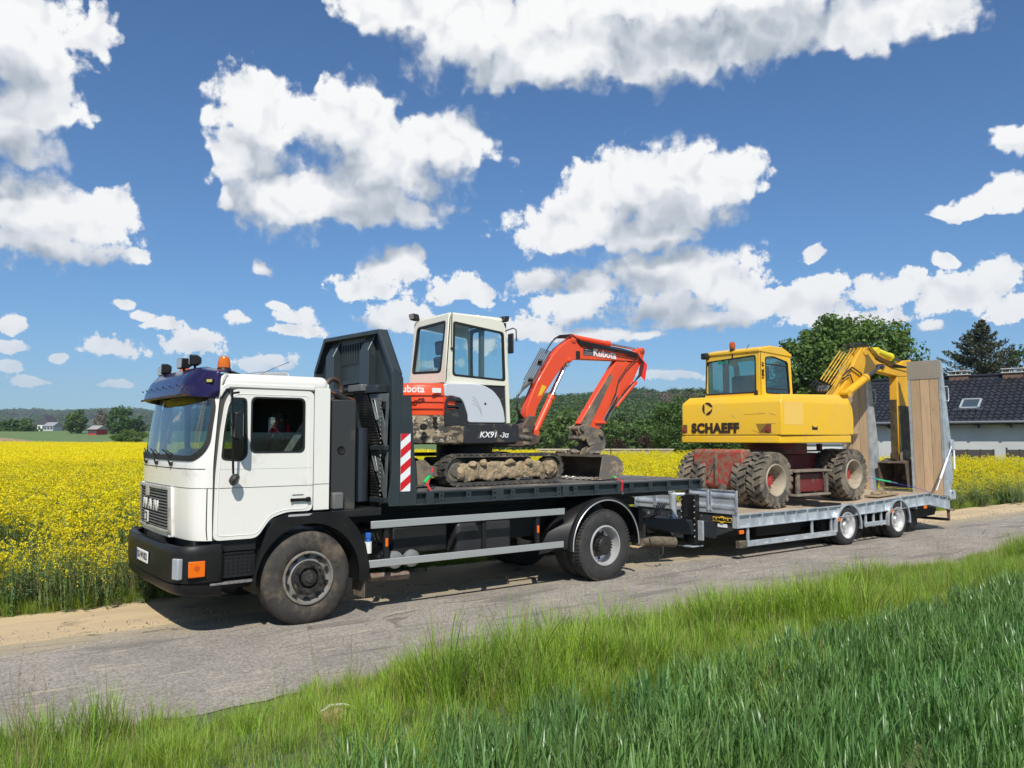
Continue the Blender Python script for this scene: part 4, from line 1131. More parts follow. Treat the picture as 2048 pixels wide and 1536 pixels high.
def wheel(parent, c, r, w, rim_r, style, side=-1, tyre=TYRE, rim=RIMG, hub=HUBM, lugs=0, n=56):
    """wheel with its outer face at c (axis along y, outwards = side); style: 'front', 'deep', 'dish'"""
    k = thing_part('wheel', parent, c)
    s = -side                       # inwards direction along y
    T = MB()
    sw = r-rim_r
    prof = [(rim_r, .030), (rim_r+.02, .006), (rim_r+sw*.35, -.004), (rim_r+sw*.62, -.002), (rim_r+sw*.80, .010), (r-.012, .030), (r, .060)]
    m = 5
    for i in range(1, m):
        y = .06+(w-.12)*i/m
        prof += [(r+.002, y-.012), (r-.010, y-.007), (r-.010, y+.007), (r+.002, y+.012)]
    prof += [(r, w-.06), (r-.015, w-.03), (rim_r+sw*.6, w), (rim_r, w-.02)]
    T.lathe([(a, b*s) for a, b in prof], c, n=n)
    if lugs:
        for i in range(lugs):
            a = 2*math.pi*i/lugs
            u = Vector((math.cos(a), 0, math.sin(a))); p = Vector(c)+u*(r-.012)
            T.bar(p+Vector((0, .018*s, 0)), p+Vector((0, .085*s, 0))+u*.012, r*2*math.pi/lugs*.55, .03, up=u)
    T.build('tyre', tyre, k, angle=50)
    # raised ring and lettering blocks on the sidewall
    Q = MB(); Rm = MB()
    if style == 'front':
        Rm.lathe([(a, b*s) for a, b in [(rim_r+.012, .004), (rim_r+.006, -.012), (rim_r-.012, -.014), (rim_r-.02, .006), (rim_r-.028, .045), (rim_r-.045, .062), (.165*r/.53, .022)]], c, n=n)
        H = MB()
        for i in range(10):                              # hand holes seen as dark scallops
            a = R(36*i+18); p = Vector(c)+Vector((math.cos(a), 0, math.sin(a)))*(rim_r-.040)
            H.cyl(p+Vector((0, .030*s, 0)), p+Vector((0, .066*s, 0)), .030, .030, 12)
        H.build('hand_holes', RUBB, k)
        hb = MB(); q = r/.53
        hb.lathe([(a*q, b*s) for a, b in [(.195, .03), (.195, -.008), (.188, -.018), (.120, -.018), (.112, .03), (.03, .03)]], c, n=40)
        hb.lathe([(a*q, b*s) for a, b in [(.098, .03), (.095, -.020), (.085, -.036), (.055, -.040), (.050, -.052), (.0, -.054)]], c, n=24)
        hb.build('hub', hub, k)
        nt = MB()
        for i in range(10):
            a = R(36*i+8); p = Vector(c)+Vector((math.cos(a), 0, math.sin(a)))*.155*q
            nt.cyl(p+Vector((0, -.012*s, 0)), p+Vector((0, -.050*s, 0)), .0165, .0165, 6); nt.cyl(p+Vector((0, -.050*s, 0)), p+Vector((0, -.066*s, 0)), .009, .009, 6)
        nt.build('wheel_nuts', hub, k)
    elif style == 'deep':
        Rm.lathe([(a, b*s) for a, b in [(rim_r+.014, .008), (rim_r+.008, -.006), (rim_r-.010, -.008), (rim_r-.016, .02), (rim_r-.020, .11), (rim_r-.040, .15), (rim_r-.045, w*.62), (rim_r-.07, w*.66), (.05, w*.66)]], c, n=n)
        H = MB()
        for i in range(8):
            a = R(45*i+10); p = Vector(c)+Vector((math.cos(a), (w*.66-.004)*s, math.sin(a))) if False else Vector(c)+Vector((math.cos(a)*(rim_r-.075), (w*.66-.006)*s, math.sin(a)*(rim_r-.075)))
            H.cyl(p, p+Vector((0, .02*s, 0)), .024, .024, 12)
        H.build('hand_holes', RUBB, k)
        hb = MB(); q = r/.53
        hb.lathe([(a*q, b*s) for a, b in [(.185, w*.62), (.180, w*.5), (.135, w*.45), (.130, .012), (.118, -.002), (.040, -.002), (.036, .006), (.015, .006), (.012, -.004), (0, -.004)]], c, n=40)
        for i in range(20):
            a = R(18*i); p = Vector(c)+Vector((math.cos(a), 0, math.sin(a)))*.134*q
            hb.cyl(p+Vector((0, .002*s, 0)), p+Vector((0, .05*s, 0)), .013, .013, 6)
        hb.build('hub', hub, k)
    else:                                                # trailer disc wheel, silver all over
        Rm.lathe([(a, b*s) for a, b in [(rim_r+.010, .006), (rim_r+.006, -.006), (rim_r-.010, -.006), (rim_r-.016, .03), (rim_r-.03, .05), (rim_r-.05, .085), (rim_r-.06, .15), (rim_r-.10, .165), (.05, .165)]], c, n=n)
        hb = MB(); hb.lathe([(a, b*s) for a, b in [(.075, .165), (.07, .06), (.055, .04), (0, .038)]], c, n=24)
        for i in range(6):
            a = R(60*i); p = Vector(c)+Vector((math.cos(a)*.10, .150*s, math.sin(a)*.10)); hb.cyl(p, p+Vector((0, .02*s, 0)), .014, .014, 6)
        hb.build('hub', RIMS, k)
        H = MB()
        for i in range(6):
            a = R(60*i+30); p = Vector(c)+Vector((math.cos(a)*(rim_r-.075), .150*s, math.sin(a)*(rim_r-.075))); H.cyl(p, p+Vector((0, .02*s, 0)), .020, .020, 10)
        H.build('hand_holes', RUBB, k)
    Rm.build('rim', rim, k, angle=40)
    return k
def thing_part(name, parent, c=None):
    """a part that gathers sub-parts: an Empty under its thing"""
    o = bpy.data.objects.new(name, None); C.objects.link(o); o.parent = parent; o.empty_display_size = .1
    po = OFF.get(parent.name, Vector((0, 0, 0)))
    c = Vector(c) if c is not None else po
    o.location = c-po; OFF[o.name] = Vector(c)
    return o

# ================================================================== THE TRUCK
def build_truck():
    T = thing('flatbed_truck', 'white two axle truck with dark flat platform, purple sun visor and silver side rails', 'truck', (0, 1.22, 0))
    WY = 2.44
    # ---- cab: side plates with window openings
    quarter = rpoly([(-.925, 2.565), (-.745, 2.565), (-.725, 1.93), (-.79, 1.865), (-1.015, 1.885), (-.985, 2.25)], .05)
    mainw = rrect(-.700, -.070, 1.955, 2.580, .06)
    door = rpoly([(-1.080, 1.025), (-.605, 1.025), (-.455, 1.235), (-.27, 1.290), (.035, 1.290), (.035, 2.66), (-.90, 2.66), (-.985, 2.52), (-1.03, 2.20), (-1.070, 1.70)], .07, 4)
    back = [(.045, 1.290), (.235, 1.290), (.235, 2.70), (.045, 2.70)]
    under = [(-1.095, 1.03), (-.60, 1.03), (-.45, 1.245), (-.27, 1.300), (.230, 1.300), (.230, 2.70), (-1.0, 2.70), (-1.045, 2.45), (-1.085, 1.7)]
    rail = [(-1.035, 2.56), (-.975, 2.655), (-.90, 2.672), (.040, 2.672), (.040, 2.72), (-.97, 2.72), (-1.03, 2.68)]
    lq = inset(quarter, .022); lm = inset(mainw, .018)
    for (y0, s) in ((0.0, 1), (WY, -1)):
        Y = lambda t: y0+s*t
        m = MB(); plate([under, quarter, mainw], Y(.016), Y(.045), mb=m); m.build('door_frame', mat('door_gap_grey', (.06, .06, .057), .7), T)
        m = MB(); plate([under, quarter, mainw], Y(.047), Y(.060), mb=m); m.build('door_lining', INT, T)
        m = MB(); plate([door, quarter, mainw], Y(0), Y(.014), mb=m)
        d = m.build('door', WHITE, T, bevel=.006)
        m = MB(); q_ = inset(door, .055); m.tube([(p[0], Y(-.0005), p[1]) for p in q_+[q_[0]]], .0045, 6, cap=False); m.build('pressed_rim', WHITE, d)
        m = MB(); plate([back], Y(0.001), Y(.014), mb=m); m.build('rear_corner_panel', WHITE, T, bevel=.006)
        m = MB(); plate([rail], Y(-.012), Y(.014), mb=m); m.build('rain_gutter', WHITE, T, bevel=.008)
        # glass
        m = MB(); plate([lq], Y(.022), Y(.027), mb=m); g = m.build('quarter_window', GLASS, d)
        m = MB(); plate([quarter, lq], Y(-.004), Y(.028), mb=m); m.build('window_seal', RUBB, d)
        half = [p for p in lm if p[1] < 2.18]+[(lm[0][0], 2.18) if False else (-.088, 2.18), (-.682, 2.18)]
        half = rpoly([(-.686, 1.972), (-.084, 1.972), (-.084, 2.185), (-.686, 2.185)], .04)
        m = MB(); plate([half if s == 1 else lm], Y(.022), Y(.027), mb=m); m.build('side_window', GLASS, d)
        m = MB(); plate([mainw, lm], Y(-.004), Y(.030), mb=m); m.build('window_seal', RUBB, d)
        if s == 1:
            m = MB(); m.box(-1.075, .036, -.0022, .001, 1.580, 1.585); m.box(.045, .236, -.0012, .001, 1.588, 1.593); m.build('pressed_seam', RUBB, d)
            m = MB(); m.box(-1.05, .03, -.0018, .001, 1.782, 1.785); m.build('pressed_seam', mat('seam_shadow_line', (.50, .49, .45), .5), d)
            m = MB(); m.box(-.235, .005, -.030, -.012, 1.405, 1.440); m.box(-.05, .0, -.034, -.0, 1.395, 1.450); m.box(-.235, -.20, -.03, .0, 1.405, 1.440); m.build('door_handle', BLACKP, d, bevel=.008)
            m = MB(); m.box(-.21, -.08, -.006, .0, 1.475, 1.482); m.build('handle_recess', RUBB, d)
    # ---- front skin: plan curve swept over height
    def plan(s):
        """s 0..1 from near side round the front to far side"""
        half = [(-1.095, .0), (-1.17, .028), (-1.235, .085), (-1.275, .16), (-1.30, .26), (-1.325, .45), (-1.345, .75), (-1.355, 1.22)]
        pts = half+[(x, WY-y) for x, y in half[-2::-1]]
        L = [0]
        for a, b in zip(pts, pts[1:]): L.append(L[-1]+math.hypot(a[0]-b[0], a[1]-b[1]))
        t = s*L[-1]
        for i in range(len(L)-1):
            if t <= L[i+1]+1e-9:
                f = (t-L[i])/(L[i+1]-L[i]); a, b = pts[i], pts[i+1]
                # smooth: catmull
                p0 = pts[max(i-1, 0)]; p3 = pts[min(i+2, len(pts)-1)]
                q = []
                for k in range(2):
                    q.append(.5*((2*a[k])+(-p0[k]+b[k])*f+(2*p0[k]-5*a[k]+4*b[k]-p3[k])*f*f+(-p0[k]+3*a[k]-3*b[k]+p3[k])*f**3))
                return q
        return pts[-1]
    def lean(z, s):
        c = math.sin(math.pi*s)**.35 if 0 < s < 1 else 0
        b = 0
        if z > 1.80: b = (z-1.80)**1.25*.20
        if z < 1.15: b += (1.15-z)*.18
        if z > 2.66: b += ((z-2.66)/.16)**2*.10
        return b*(.35+.65*c)
    def F_(s, z, out=0.0):
        x, y = plan(s); e = 1e-3
        x1, y1 = plan(min(1, s+e)); x0, y0 = plan(max(0, s-e)); tx, ty = x1-x0, y1-y0; l = math.hypot(tx, ty) or 1
        nx, ny = -ty/l, tx/l
        if nx > 0 and y > .05 and y < WY-.05: nx, ny = -nx, -ny
        if y <= .3 and ny > 0: nx, ny = -nx, -ny
        return (x+lean(z, s)+nx*out, y+ny*out, z)
    zs = [1.03, 1.06, 1.3, 1.56, 1.60, 1.79, 1.80]+list(np.linspace(1.86, 2.66, 34))+[2.70, 2.74, 2.78, 2.81, 2.825]
    NS = 96; ws = (.026, .974, 1.885, 2.660)                # windscreen: s0,s1,z0,z1
    def in_ws(s, z, g=0.0, r=.24):
        S = (s-.5)*2.95; hw = (ws[1]-ws[0])/2*2.95-g; cz = (ws[2]+ws[3])/2; hz = (ws[3]-ws[2])/2-g; r = r if z < cz else .14
        a = abs(S)-(hw-r); b = abs(z-cz)-(hz-r)
        return (a <= r and b <= r) and not (a > 0 and b > 0 and math.hypot(a, b) > r)
    m = MB(); V = [F_(i/NS, z) for z in zs for i in range(NS+1)]; F = []
    for j in range(len(zs)-1):
        for i in range(NS):
            if zs[j] < .5: continue
            if in_ws((i+.5)/NS, (zs[j]+zs[j+1])/2, .012): continue
            F.append((j*(NS+1)+i, j*(NS+1)+i+1, (j+1)*(NS+1)+i+1, (j+1)*(NS+1)+i))
    m.add(V, F); m.build('cab_front', WHITE, T, angle=60)
    def ws_ring(g, r):
        """outline of the windscreen in (s,z)"""
        hw = (ws[1]-ws[0])/2*2.95-g; cz = (ws[2]+ws[3])/2; hz = (ws[3]-ws[2])/2-g; o = []
        loop = rrect(-hw, hw, cz-hz, cz+hz, r, 8); out = []
        for i in range(len(loop)):
            a = loop[i]; b = loop[(i+1) % len(loop)]; n = max(1, int(math.hypot(a[0]-b[0], a[1]-b[1])/.06))
            for k in range(n): out.append((a[0]+(b[0]-a[0])*k/n, a[1]+(b[1]-a[1])*k/n))
        return [(.5+p[0]/2.95, p[1]) for p in out]
    A = ws_ring(-.012, .25); B = [(.5+(p[0]-.5)*(1-.050/1.39), 2.2725+(p[1]-2.2725)*(1-.058/.39)) for p in A]
    m = MB(); n = len(A)
    vs = [F_(s, z, .012) for s, z in A]+[F_(s, z, .016) for s, z in B]+[F_(s, z, -.02) for s, z in B]+[F_(s, z, -.02) for s, z in A]
    m.add(vs, [(k*n+i, k*n+(i+1) % n, ((k+1) % 4)*n+(i+1) % n, ((k+1) % 4)*n+i) for k in range(4) for i in range(n)])
    m.build('windscreen_seal', RUBB, T, angle=50)
    m = MB(); gz = 24; gs = 64; V = []; F = []
    for j in range(gz+1):
        for i in range(gs+1):
            V.append(F_(.028+.944*i/gs, 1.895+.755*j/gz, -.002))
    F = [(j*(gs+1)+i, j*(gs+1)+i+1, (j+1)*(gs+1)+i+1, (j+1)*(gs+1)+i) for j in range(gz) for i in range(gs) if in_ws(.028+.944*(i+.5)/gs, 1.895+.755*(j+.5)/gz, .0)]
    m.add(V, F); m.build('windscreen', WSGL, T, angle=180)
    # seams on the front skin
    def ring_strip(s0, s1, z, h, out, n=40):
        m = MB(); V = []
        for i in range(n+1):
            s = s0+(s1-s0)*i/n
            V += [F_(s, z-h/2, out), F_(s, z+h/2, out)]
        m.add(V, [(2*i, 2*i+2, 2*i+3, 2*i+1) for i in range(n)]); return m
    ring_strip(.0, 1.0, 1.585, .006, .0025).build('front_seam', RUBB, T)
    ring_strip(.03, .97, 1.790, .009, .0025).build('front_seam', RUBB, T)
    vs_ = MB(); V = [F_(s, z, .002) for z in np.linspace(1.04, 1.58, 6) for s in (.020, .0235)]
    vs_.add(V, [(2*i, 2*i+1, 2*i+3, 2*i+2) for i in range(5)]); vs_.build('corner_seam', RUBB, T)
    # roof, rear wall, floor
    m = MB(); m.box(-1.02, .236, .0, WY, 2.62, 2.835); m.build('roof', WHITE, T, bevel=.095, seg=6)
    yb, zb = [.05, .55, .62, 1.82, 1.89, WY-.05], None
    m = MB(); plate([[(.02, 1.30), (WY-.02, 1.30), (WY-.02, 2.75), (.02, 2.75)], rrect(1.55, 1.90, 2.12, 2.42, .04)], .19, .225, 'x', m); m.build('rear_wall', WHITE, T)
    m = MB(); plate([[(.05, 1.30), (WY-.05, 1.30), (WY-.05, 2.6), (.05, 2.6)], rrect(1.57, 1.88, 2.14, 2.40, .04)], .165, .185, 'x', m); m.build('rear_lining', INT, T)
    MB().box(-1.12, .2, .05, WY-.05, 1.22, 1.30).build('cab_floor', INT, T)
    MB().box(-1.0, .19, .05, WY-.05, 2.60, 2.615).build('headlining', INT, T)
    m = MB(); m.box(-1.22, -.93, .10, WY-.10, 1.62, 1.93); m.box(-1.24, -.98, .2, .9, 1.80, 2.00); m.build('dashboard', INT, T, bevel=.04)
    m = MB(); m.tube([(-.90+.20*math.cos(a)*.35, .62+.21*math.sin(a), 1.96+.20*math.cos(a)*.8) for a in np.linspace(0, 2*math.pi, 25)], .014, 6, cap=False); m.tube([(-.90, .62, 1.96), (-1.02, .62, 1.80)], .025, 6); m.build('steering_wheel', RUBB, T)
    for y in (.62, 1.85):
        s_ = thing_part('seat', T, (-.2, y, 1.5))
        MB().box(-.50, .0, y-.24, y+.24, 1.42, 1.60).build('seat_cushion', SEATM, s_, bevel=.05)
        m = MB(); m.prism([(-.06, 1.58), (.06, 1.58), (.15, 2.16), (.06, 2.18)], y-.22, y+.22); m.build('backrest', SEATM, s_, bevel=.04)
    # side gaps below the front corner: dark returns
    # ---- grille
    G = thing_part('grille', T, (-1.36, 1.2, 1.3))
    sa, sb = .315, .80
    sL = lambda y: y   # marker
    def Fy(y, z, out=0.0):
        lo, hi = 0.0, 1.0
        for _ in range(40):
            mid = (lo+hi)/2
            if plan(mid)[1] < y: lo = mid
            else: hi = mid
        return F_((lo+hi)/2, z, out)
    ga, gb, gc, gd_ = .66, 2.02, 1.09, 1.555
    def gbar(pts, w, h, m_):                     # bar following the front
        for a, b in zip(pts, pts[1:]): m_.bar(a, b, w, h, up=(0, 0, 1))
    ys_ = np.linspace(ga, gb, 13)
    m = MB()
    V = [Fy(y, z, .012) for z in (gc, gd_) for y in ys_]; nn = len(ys_)
    m.add(V, [(i, i+1, nn+i+1, nn+i) for i in range(nn-1)]); m.build('grille_backing', RUBB, G)
    m = MB()
    for z in (gc-.004, gd_+.004): gbar([Fy(y, z, .030) for y in ys_], .05, .034, m)
    for y in (ga, gb): m.bar(Fy(y, gc-.02, .030), Fy(y, gd_+.02, .030), .05, .032)
    m.build('grille_frame', mat('grille_surround', (.33, .32, .29), .45, dirt=(.20, .17, .13), dlo=.5, dhi=.7, ds=4), G, bevel=.006)
    # white shroud round the grille
    m = MB()
    for z in (gc-.045, ): gbar([Fy(y, z, .012) for y in ys_], .05, .050, m)
    for y in (ga-.03, gb+.03): m.bar(Fy(y, gc-.065, .012), Fy(y, gd_+.03, .012), .05, .030)
    m.build('grille_shroud', WHITE, G, bevel=.01)
    slat = MB()
    for y0_, y1_ in zip(ys_, ys_[1:]): slat.bar(Fy(y0_, 0+1.2, .028), Fy(y1_, 1.2, .028), .035, .011)
    smat = mat('grille_slat_grey', (.16, .16, .155), .5, dirt=(.10, .085, .065), dlo=.5, dhi=.7)
    for i in range(13):
        z = gc+.030+i*(gd_-gc-.06)/12
        sl = MB()
        for y0_, y1_ in zip(ys_, ys_[1:]): sl.bar(Fy(y0_, z, .024), Fy(y1_, z, .024), .035, .011)
        sl.build('slat', smat, G)
    off = .052
    for i, ch in enumerate('MAN'):
        y = 1.62-i*.27; p = Fy(y, 1.345, off); p2 = Fy(y-.1, 1.345, off)
        text_part('letter', ch, .165, mat('bright_letter', (.62, .62, .60), .35), G, face_m(p, (p2[0]-p[0], p2[1]-p[1], 0), (0, 0, 1)), ext=.008, bold=.004, sx=1.35)
    p = Fy(1.50, 1.20, off); m = MB()
    m.box(p[0]-.012, p[0]+.004, 1.42, 1.58, 1.135, 1.265); m.build('badge', mat('bright_badge', (.62, .62, .60), .3), G, bevel=.004)
    m = MB(); m.box(p[0]-.016, p[0]-.010, 1.445, 1.555, 1.150, 1.250); m.build('badge_field', RUBB, G)
    m = MB(); q0 = p[0]-.020
    m.prism([(1.47, 1.165), (1.49, 1.165), (1.495, 1.20), (1.515, 1.20), (1.52, 1.165), (1.54, 1.165), (1.535, 1.215), (1.515, 1.235), (1.49, 1.235), (1.47, 1.215)], q0, q0+.006, 'x'); m.build('badge_mark', mat('bright_badge_mark', (.55, .55, .53), .3), G)
    p = Fy(1.52, 1.53, .05); m = MB(); m.box(p[0]-.01, p[0]+.01, 1.44, 1.58, 1.44, 1.56); m.build('top_shield', mat('shield_grey', (.40, .38, .33), .4), G, bevel=.008)
    # ---- bumper
    def bump_plan(s, o=0.0):
        half = [(-.98, -.015), (-1.14, -.020), (-1.27, .0), (-1.37, .06), (-1.43, .16), (-1.465, .35), (-1.485, .75), (-1.49, 1.22)]
        pts = half+[(x, WY-y) for x, y in half[-2::-1]]
        k = s*(len(pts)-1); i = min(int(k), len(pts)-2); f = k-i
        p0, a, b, p3 = pts[max(i-1, 0)], pts[i], pts[i+1], pts[min(i+2, len(pts)-1)]
        q = [.5*((2*a[j])+(-p0[j]+b[j])*f+(2*p0[j]-5*a[j]+4*b[j]-p3[j])*f*f+(-p0[j]+3*a[j]-3*b[j]+p3[j])*f**3) for j in range(2)]
        t = (b[0]-a[0], b[1]-a[1]); l = math.hypot(*t) or 1; n_ = (-t[1]/l, t[0]/l)
        if n_[0] > 0: n_ = (-n_[0], -n_[1])
        if abs(t[1]) < abs(t[0])*.3: n_ = (0, -1 if a[1] < 1 else 1)
        return (q[0]+n_[0]*o, q[1]+n_[1]*o)
    prof = [(-.10, .965), (-.02, .975), (0, .955), (.006, .90), (.004, .70), (-.005, .60), (-.035, .57), (-.035, .555), (-.01, .54), (-.015, .47), (-.05, .43), (-.15, .42)]
    K = 60; V = []; 
    for i in range(K+1):
        s = i/K; drop = .045*math.sin(math.pi*s)**.6 if 0 < s < 1 else 0
        for (o, z) in prof:
            x, y = bump_plan(s, o)
            if z > .95: z2 = z+.02*(1-math.sin(math.pi*s))
            else: z2 = z+(drop if z < .6 else 0)
            V.append((x, y, z2))
    n = len(prof); m = MB(); m.add(V, [(i*n+j, i*n+j+1, (i+1)*n+j+1, (i+1)*n+j) for i in range(K) for j in range(n-1)])
    bp = m.build('bumper', BLACKP, T, angle=50); md = bp.modifiers.new('wall', 'SOLIDIFY'); md.thickness = .02; md.offset = -1
    # headlamp and indicator of both corners
    for sg in (1, -1):
        yy = lambda y: y if sg == 1 else WY-y
        m = MB(); m.add([(-1.462, yy(.30), .64), (-1.462, yy(.30), .86), (-1.425, yy(.135), .86), (-1.425, yy(.135), .64), (-1.40, yy(.32), .64), (-1.40, yy(.32), .86), (-1.37, yy(.15), .86), (-1.37, yy(.15), .64)],
                        [(0, 1, 2, 3), (4, 5, 6, 7), (0, 1, 5, 4), (1, 2, 6, 5), (2, 3, 7, 6), (3, 0, 4, 7)])
        m.v = [(x+(.006 if sg == 1 else .035), (y*.62-.045 if sg == 1 else WY-(WY-y)*.62+.0), z-.0) for x, y, z in m.v]
        hl = m.build('headlight', LENS, T, bevel=.012)
        m = MB(); y0, y1 = sorted((yy(-.040), yy(.02)))
        m.box(-1.345, -1.155, y0, y1, .655, .845); m.build('indicator_housing', BLACKP, T, bevel=.02)
        m = MB(); y0, y1 = sorted((yy(-.052), yy(-.036)))
        m.box(-1.335, -1.165, y0, y1, .667, .833); ind = m.build('indicator', ORANGEL, T, bevel=.012)
        m = MB()
        for xx in (-1.325, -1.175):
            for z_ in (.68, .82): m.cyl((xx, yy(-.053), z_), (xx, yy(-.056), z_), .006, .006, 6)
        m.cyl((-1.25, yy(-.0535), .76), (-1.25, yy(-.050), .76), .03, .03, 12)
        m.build('lens_screws', mat('lens_mark', (.55, .09, .01), .3), ind)
    # number plate
    P_ = thing_part('number_plate', T, (-1.5, 1.2, .78)); zc = .665
    x0 = -1.505
    MB().box(x0-.012, x0, .93, 1.45, .715, .845).build('plate', PLATEW, P_, bevel=.004)
    MB().box(x0-.014, x0-.0125, 1.395, 1.442, .722, .838).build('country_strip', PLATEB, P_)
    text_part('registration', 'SU·W1823', .105, INK, P_, face_m((x0-.0135, 1.16, .782), (0, -1, 0), (0, 0, 1)), ext=.001, bold=.0015, sx=.93)
    MB().box(-1.40, -1.30, .9, 1.5, .90, 1.02).build('tow_eye_recess', RUBB, T)
    # dark body below the cab
    MB().box(-1.25, .25, .12, WY-.12, .62, 1.04).build('cab_underbody', BLACKM, T, bevel=.02)
    # ---- steps behind the bumper
    for sg in (1, -1):
        S = thing_part('entry_steps', T, (-.85, .2 if sg == 1 else WY-.2, .7))
        def yb_(a, b): return sorted((a, b)) if sg == 1 else sorted((WY-a, WY-b))
        y0, y1 = yb_(.0, .30)
        MB().box(-1.09, -.62, *yb_(.02, .3), .86, .885).build('upper_step', BLACKP, S, bevel=.006)
        MB().box(-1.09, -.61, *yb_(.03, .05), .62, .86).build('step_riser', BLACKM, S)
        if sg == 1:
            b = MB()
            for i in range(9):
                for j in range(5):
                    cx, cz = -1.05+i*.05, .665+j*.04; b.bar((cx-.012, .027, cz-.008), (cx+.012, .027, cz+.008), .006, .010)
            b.build('tread_pattern', BLACKP, S)
        MB().box(-1.10, -.63, *yb_(-.015, .26), .555, .580).build('lower_step', mat('worn_step_plate', (.11, .11, .105), .55, col2=(.20, .19, .18), ns=25), S, bevel=.006)
        MB().box(-1.10, -.62, *yb_(.18, .26), .48, .86).build('step_box', BLACKM, S)
        MB().box(-1.09, -.60, *yb_(.05, .4), .90, 1.035).build('sill', BLACKM, S)
    # ---- front mudguards
    for sg in (1, -1):
        def Yv(t): return t if sg == 1 else WY-t
        arc = [(.62*math.cos(R(a)), .53+.62*math.sin(R(a))) for a in range(-8, 196, 6)]
        outer = [(.735, .42), (.755, .60), (.70, .86), (.60, 1.05), (.48, 1.185), (.30, 1.268), (-.26, 1.272), (-.42, 1.225), (-.50, 1.10), (-.56, .93), (-.62, .70), (-.665, .52)]
        m = MB(); plate([rpoly(outer+arc[::-1], .02, 2)], Yv(-.035), Yv(.0), mb=m)
        fg = m.build('front_mudguard', BLACKP, T, bevel=.01)
        m = MB(); V = []
        for a in range(-8, 196, 6):
            for t, rr in ((-.035, .62), (.36, .62), (.36, .635), (-.03, .635)): V.append((rr*math.cos(R(a)), Yv(t), .53+rr*math.sin(R(a))))
        k = len(V)//4; m.add(V, [(4*i+j, 4*i+(j+1) % 4, 4*i+4+(j+1) % 4, 4*i+4+j) for i in range(k-1) for j in range(4)]); m.build('arch_liner', BLACKP, fg)
        if sg == 1:
            m = MB(); m.add([(-.27, -.0375, 1.238), (-.02, -.0375, 1.240), (.02, -.0375, 1.262), (-.26, -.0375, 1.262)], [(0, 1, 2, 3)]); m.build('scuffed_trim', mat('scuffed_trim', (.40, .41, .41), .5), fg)
            m = MB(); m.box(.70, .715, 0, .32, .22, .70); m.build('mud_flap', mat('muddy_flap', (.10, .085, .065), .9, col2=(.17, .13, .09), ns=9, bump=.006), T, bevel=.003)
    # ---- wheels
    wheel(T, (0, 0, .53), .53, .30, .292, 'front')
    wheel(T, (0, WY, .53), .53, .30, .292, 'front', side=1)
    XR = 4.58+.07
    for (y, sd_) in ((0.0, -1), (WY, 1)):
        wheel(T, (XR, y, .525), .525, .29, .287, 'deep', side=sd_, tyre=TYRE2, rim=RIMS, lugs=64)
        wheel(T, (XR, y+.33*(-sd_), .525), .525, .29, .287, 'dish', side=sd_, tyre=TYRE2, rim=RIMS)
    MB().cyl((XR, .3, .525), (XR, WY-.3, .525), .11).build('rear_axle', BLACKM, T)
    m = MB(); m.ball((XR, 1.22, .525), .24, 16, 10); m.build('differential', BLACKM, T)
    MB().cyl((0, .2, .53), (0, WY-.2, .53), .06).build('front_axle', BLACKM, T)
    # ---- rear mudguards
    for sg in (1, -1):
        def Yv(t): return t if sg == 1 else WY-t
        V = []; m = MB()
        angs = list(range(-2, 188, 5))
        for a in angs:
            for rr, t in ((.665, -.02), (.675, -.03), (.715, -.012), (.725, .08), (.725, .58), (.705, .58), (.705, .08), (.685, .0)):
                V.append((XR+rr*math.cos(R(a)), Yv(t), .53+rr*math.sin(R(a))))
        k = len(angs); m.add(V, [(8*i+j, 8*i+(j+1) % 8, 8*i+8+(j+1) % 8, 8*i+8+j) for i in range(k-1) for j in range(8)])
        rm_ = m.build('rear_mudguard', BLACKP, T, angle=40)
        m = MB(); m.tube([(XR+.668*math.cos(R(a)), Yv(-.034), .53+.668*math.sin(R(a))) for a in angs], .009, 6); m.build('trim_strip', ALU, rm_)
        # flared front part
        m = MB(); A0 = [(XR+.72*math.cos(R(a)), .53+.72*math.sin(R(a))) for a in range(100, 182, 8)]
        V = [(x, Yv(.03), z) for x, z in A0]+[(x-.06-.34*i/(len(A0)-1), Yv(.20), z+.03-.10*math.sin(i*.2)) for i, (x, z) in enumerate(A0)]+[(x-.05, Yv(.60), z) for x, z in A0]
        n = len(A0); m.add(V, [(r_*n+i, r_*n+i+1, (r_+1)*n+i+1, (r_+1)*n+i) for r_ in range(2) for i in range(n-1)]); m.build('mudguard_flare', BLACKP, rm_, angle=60)
        if sg == 1: MB().box(XR+.03, XR+.10, -.016, -.011, 1.205, 1.215).build('side_marker', WHR, rm_)
    # ---- frame and what hangs on it
    Fm = thing_part('chassis', T, (3, 1.22, .9))
    for y in (.80, 1.56): MB().box(-.9, 5.95, y, y+.08, .72, 1.00).build('frame_rail', BLACKM, Fm)
    for x in (.5, 1.9, 3.2, 5.4, 5.85): MB().box(x, x+.10, .86, 1.58, .76, .96).build('cross_member', BLACKM, Fm)
    for y in (.72, 1.56): MB().box(.55, 6.0, y, y+.16, 1.02, 1.14).build('sub_frame_rail', BLACKM, Fm)
    MB().box(1.20, 2.0, .22, .75, .66, 1.0).build('battery_box', BLACKM, T, bevel=.02)
    MB().box(2.15, 3.05, .20, .75, .56, 1.0).build('fuel_tank', mat('dark_tank', (.03, .03, .033), .4), T, bevel=.05, seg=3)
    MB().box(3.1, 3.8, .45, .78, .70, 1.0).build('tool_box', BLACKM, T, bevel=.02)
    for x in (1.22, 1.46):
        MB().lathe([(0, -.005), (.07, -.002), (.105, .015), (.11, .05), (.11, .62), (0, .64)], (x, .16, .60), n=24).build('air_tank', mat('tank_grey', (.20, .21, .21), .45, dirt=(.12, .10, .08), dlo=.5, dhi=.7), T)
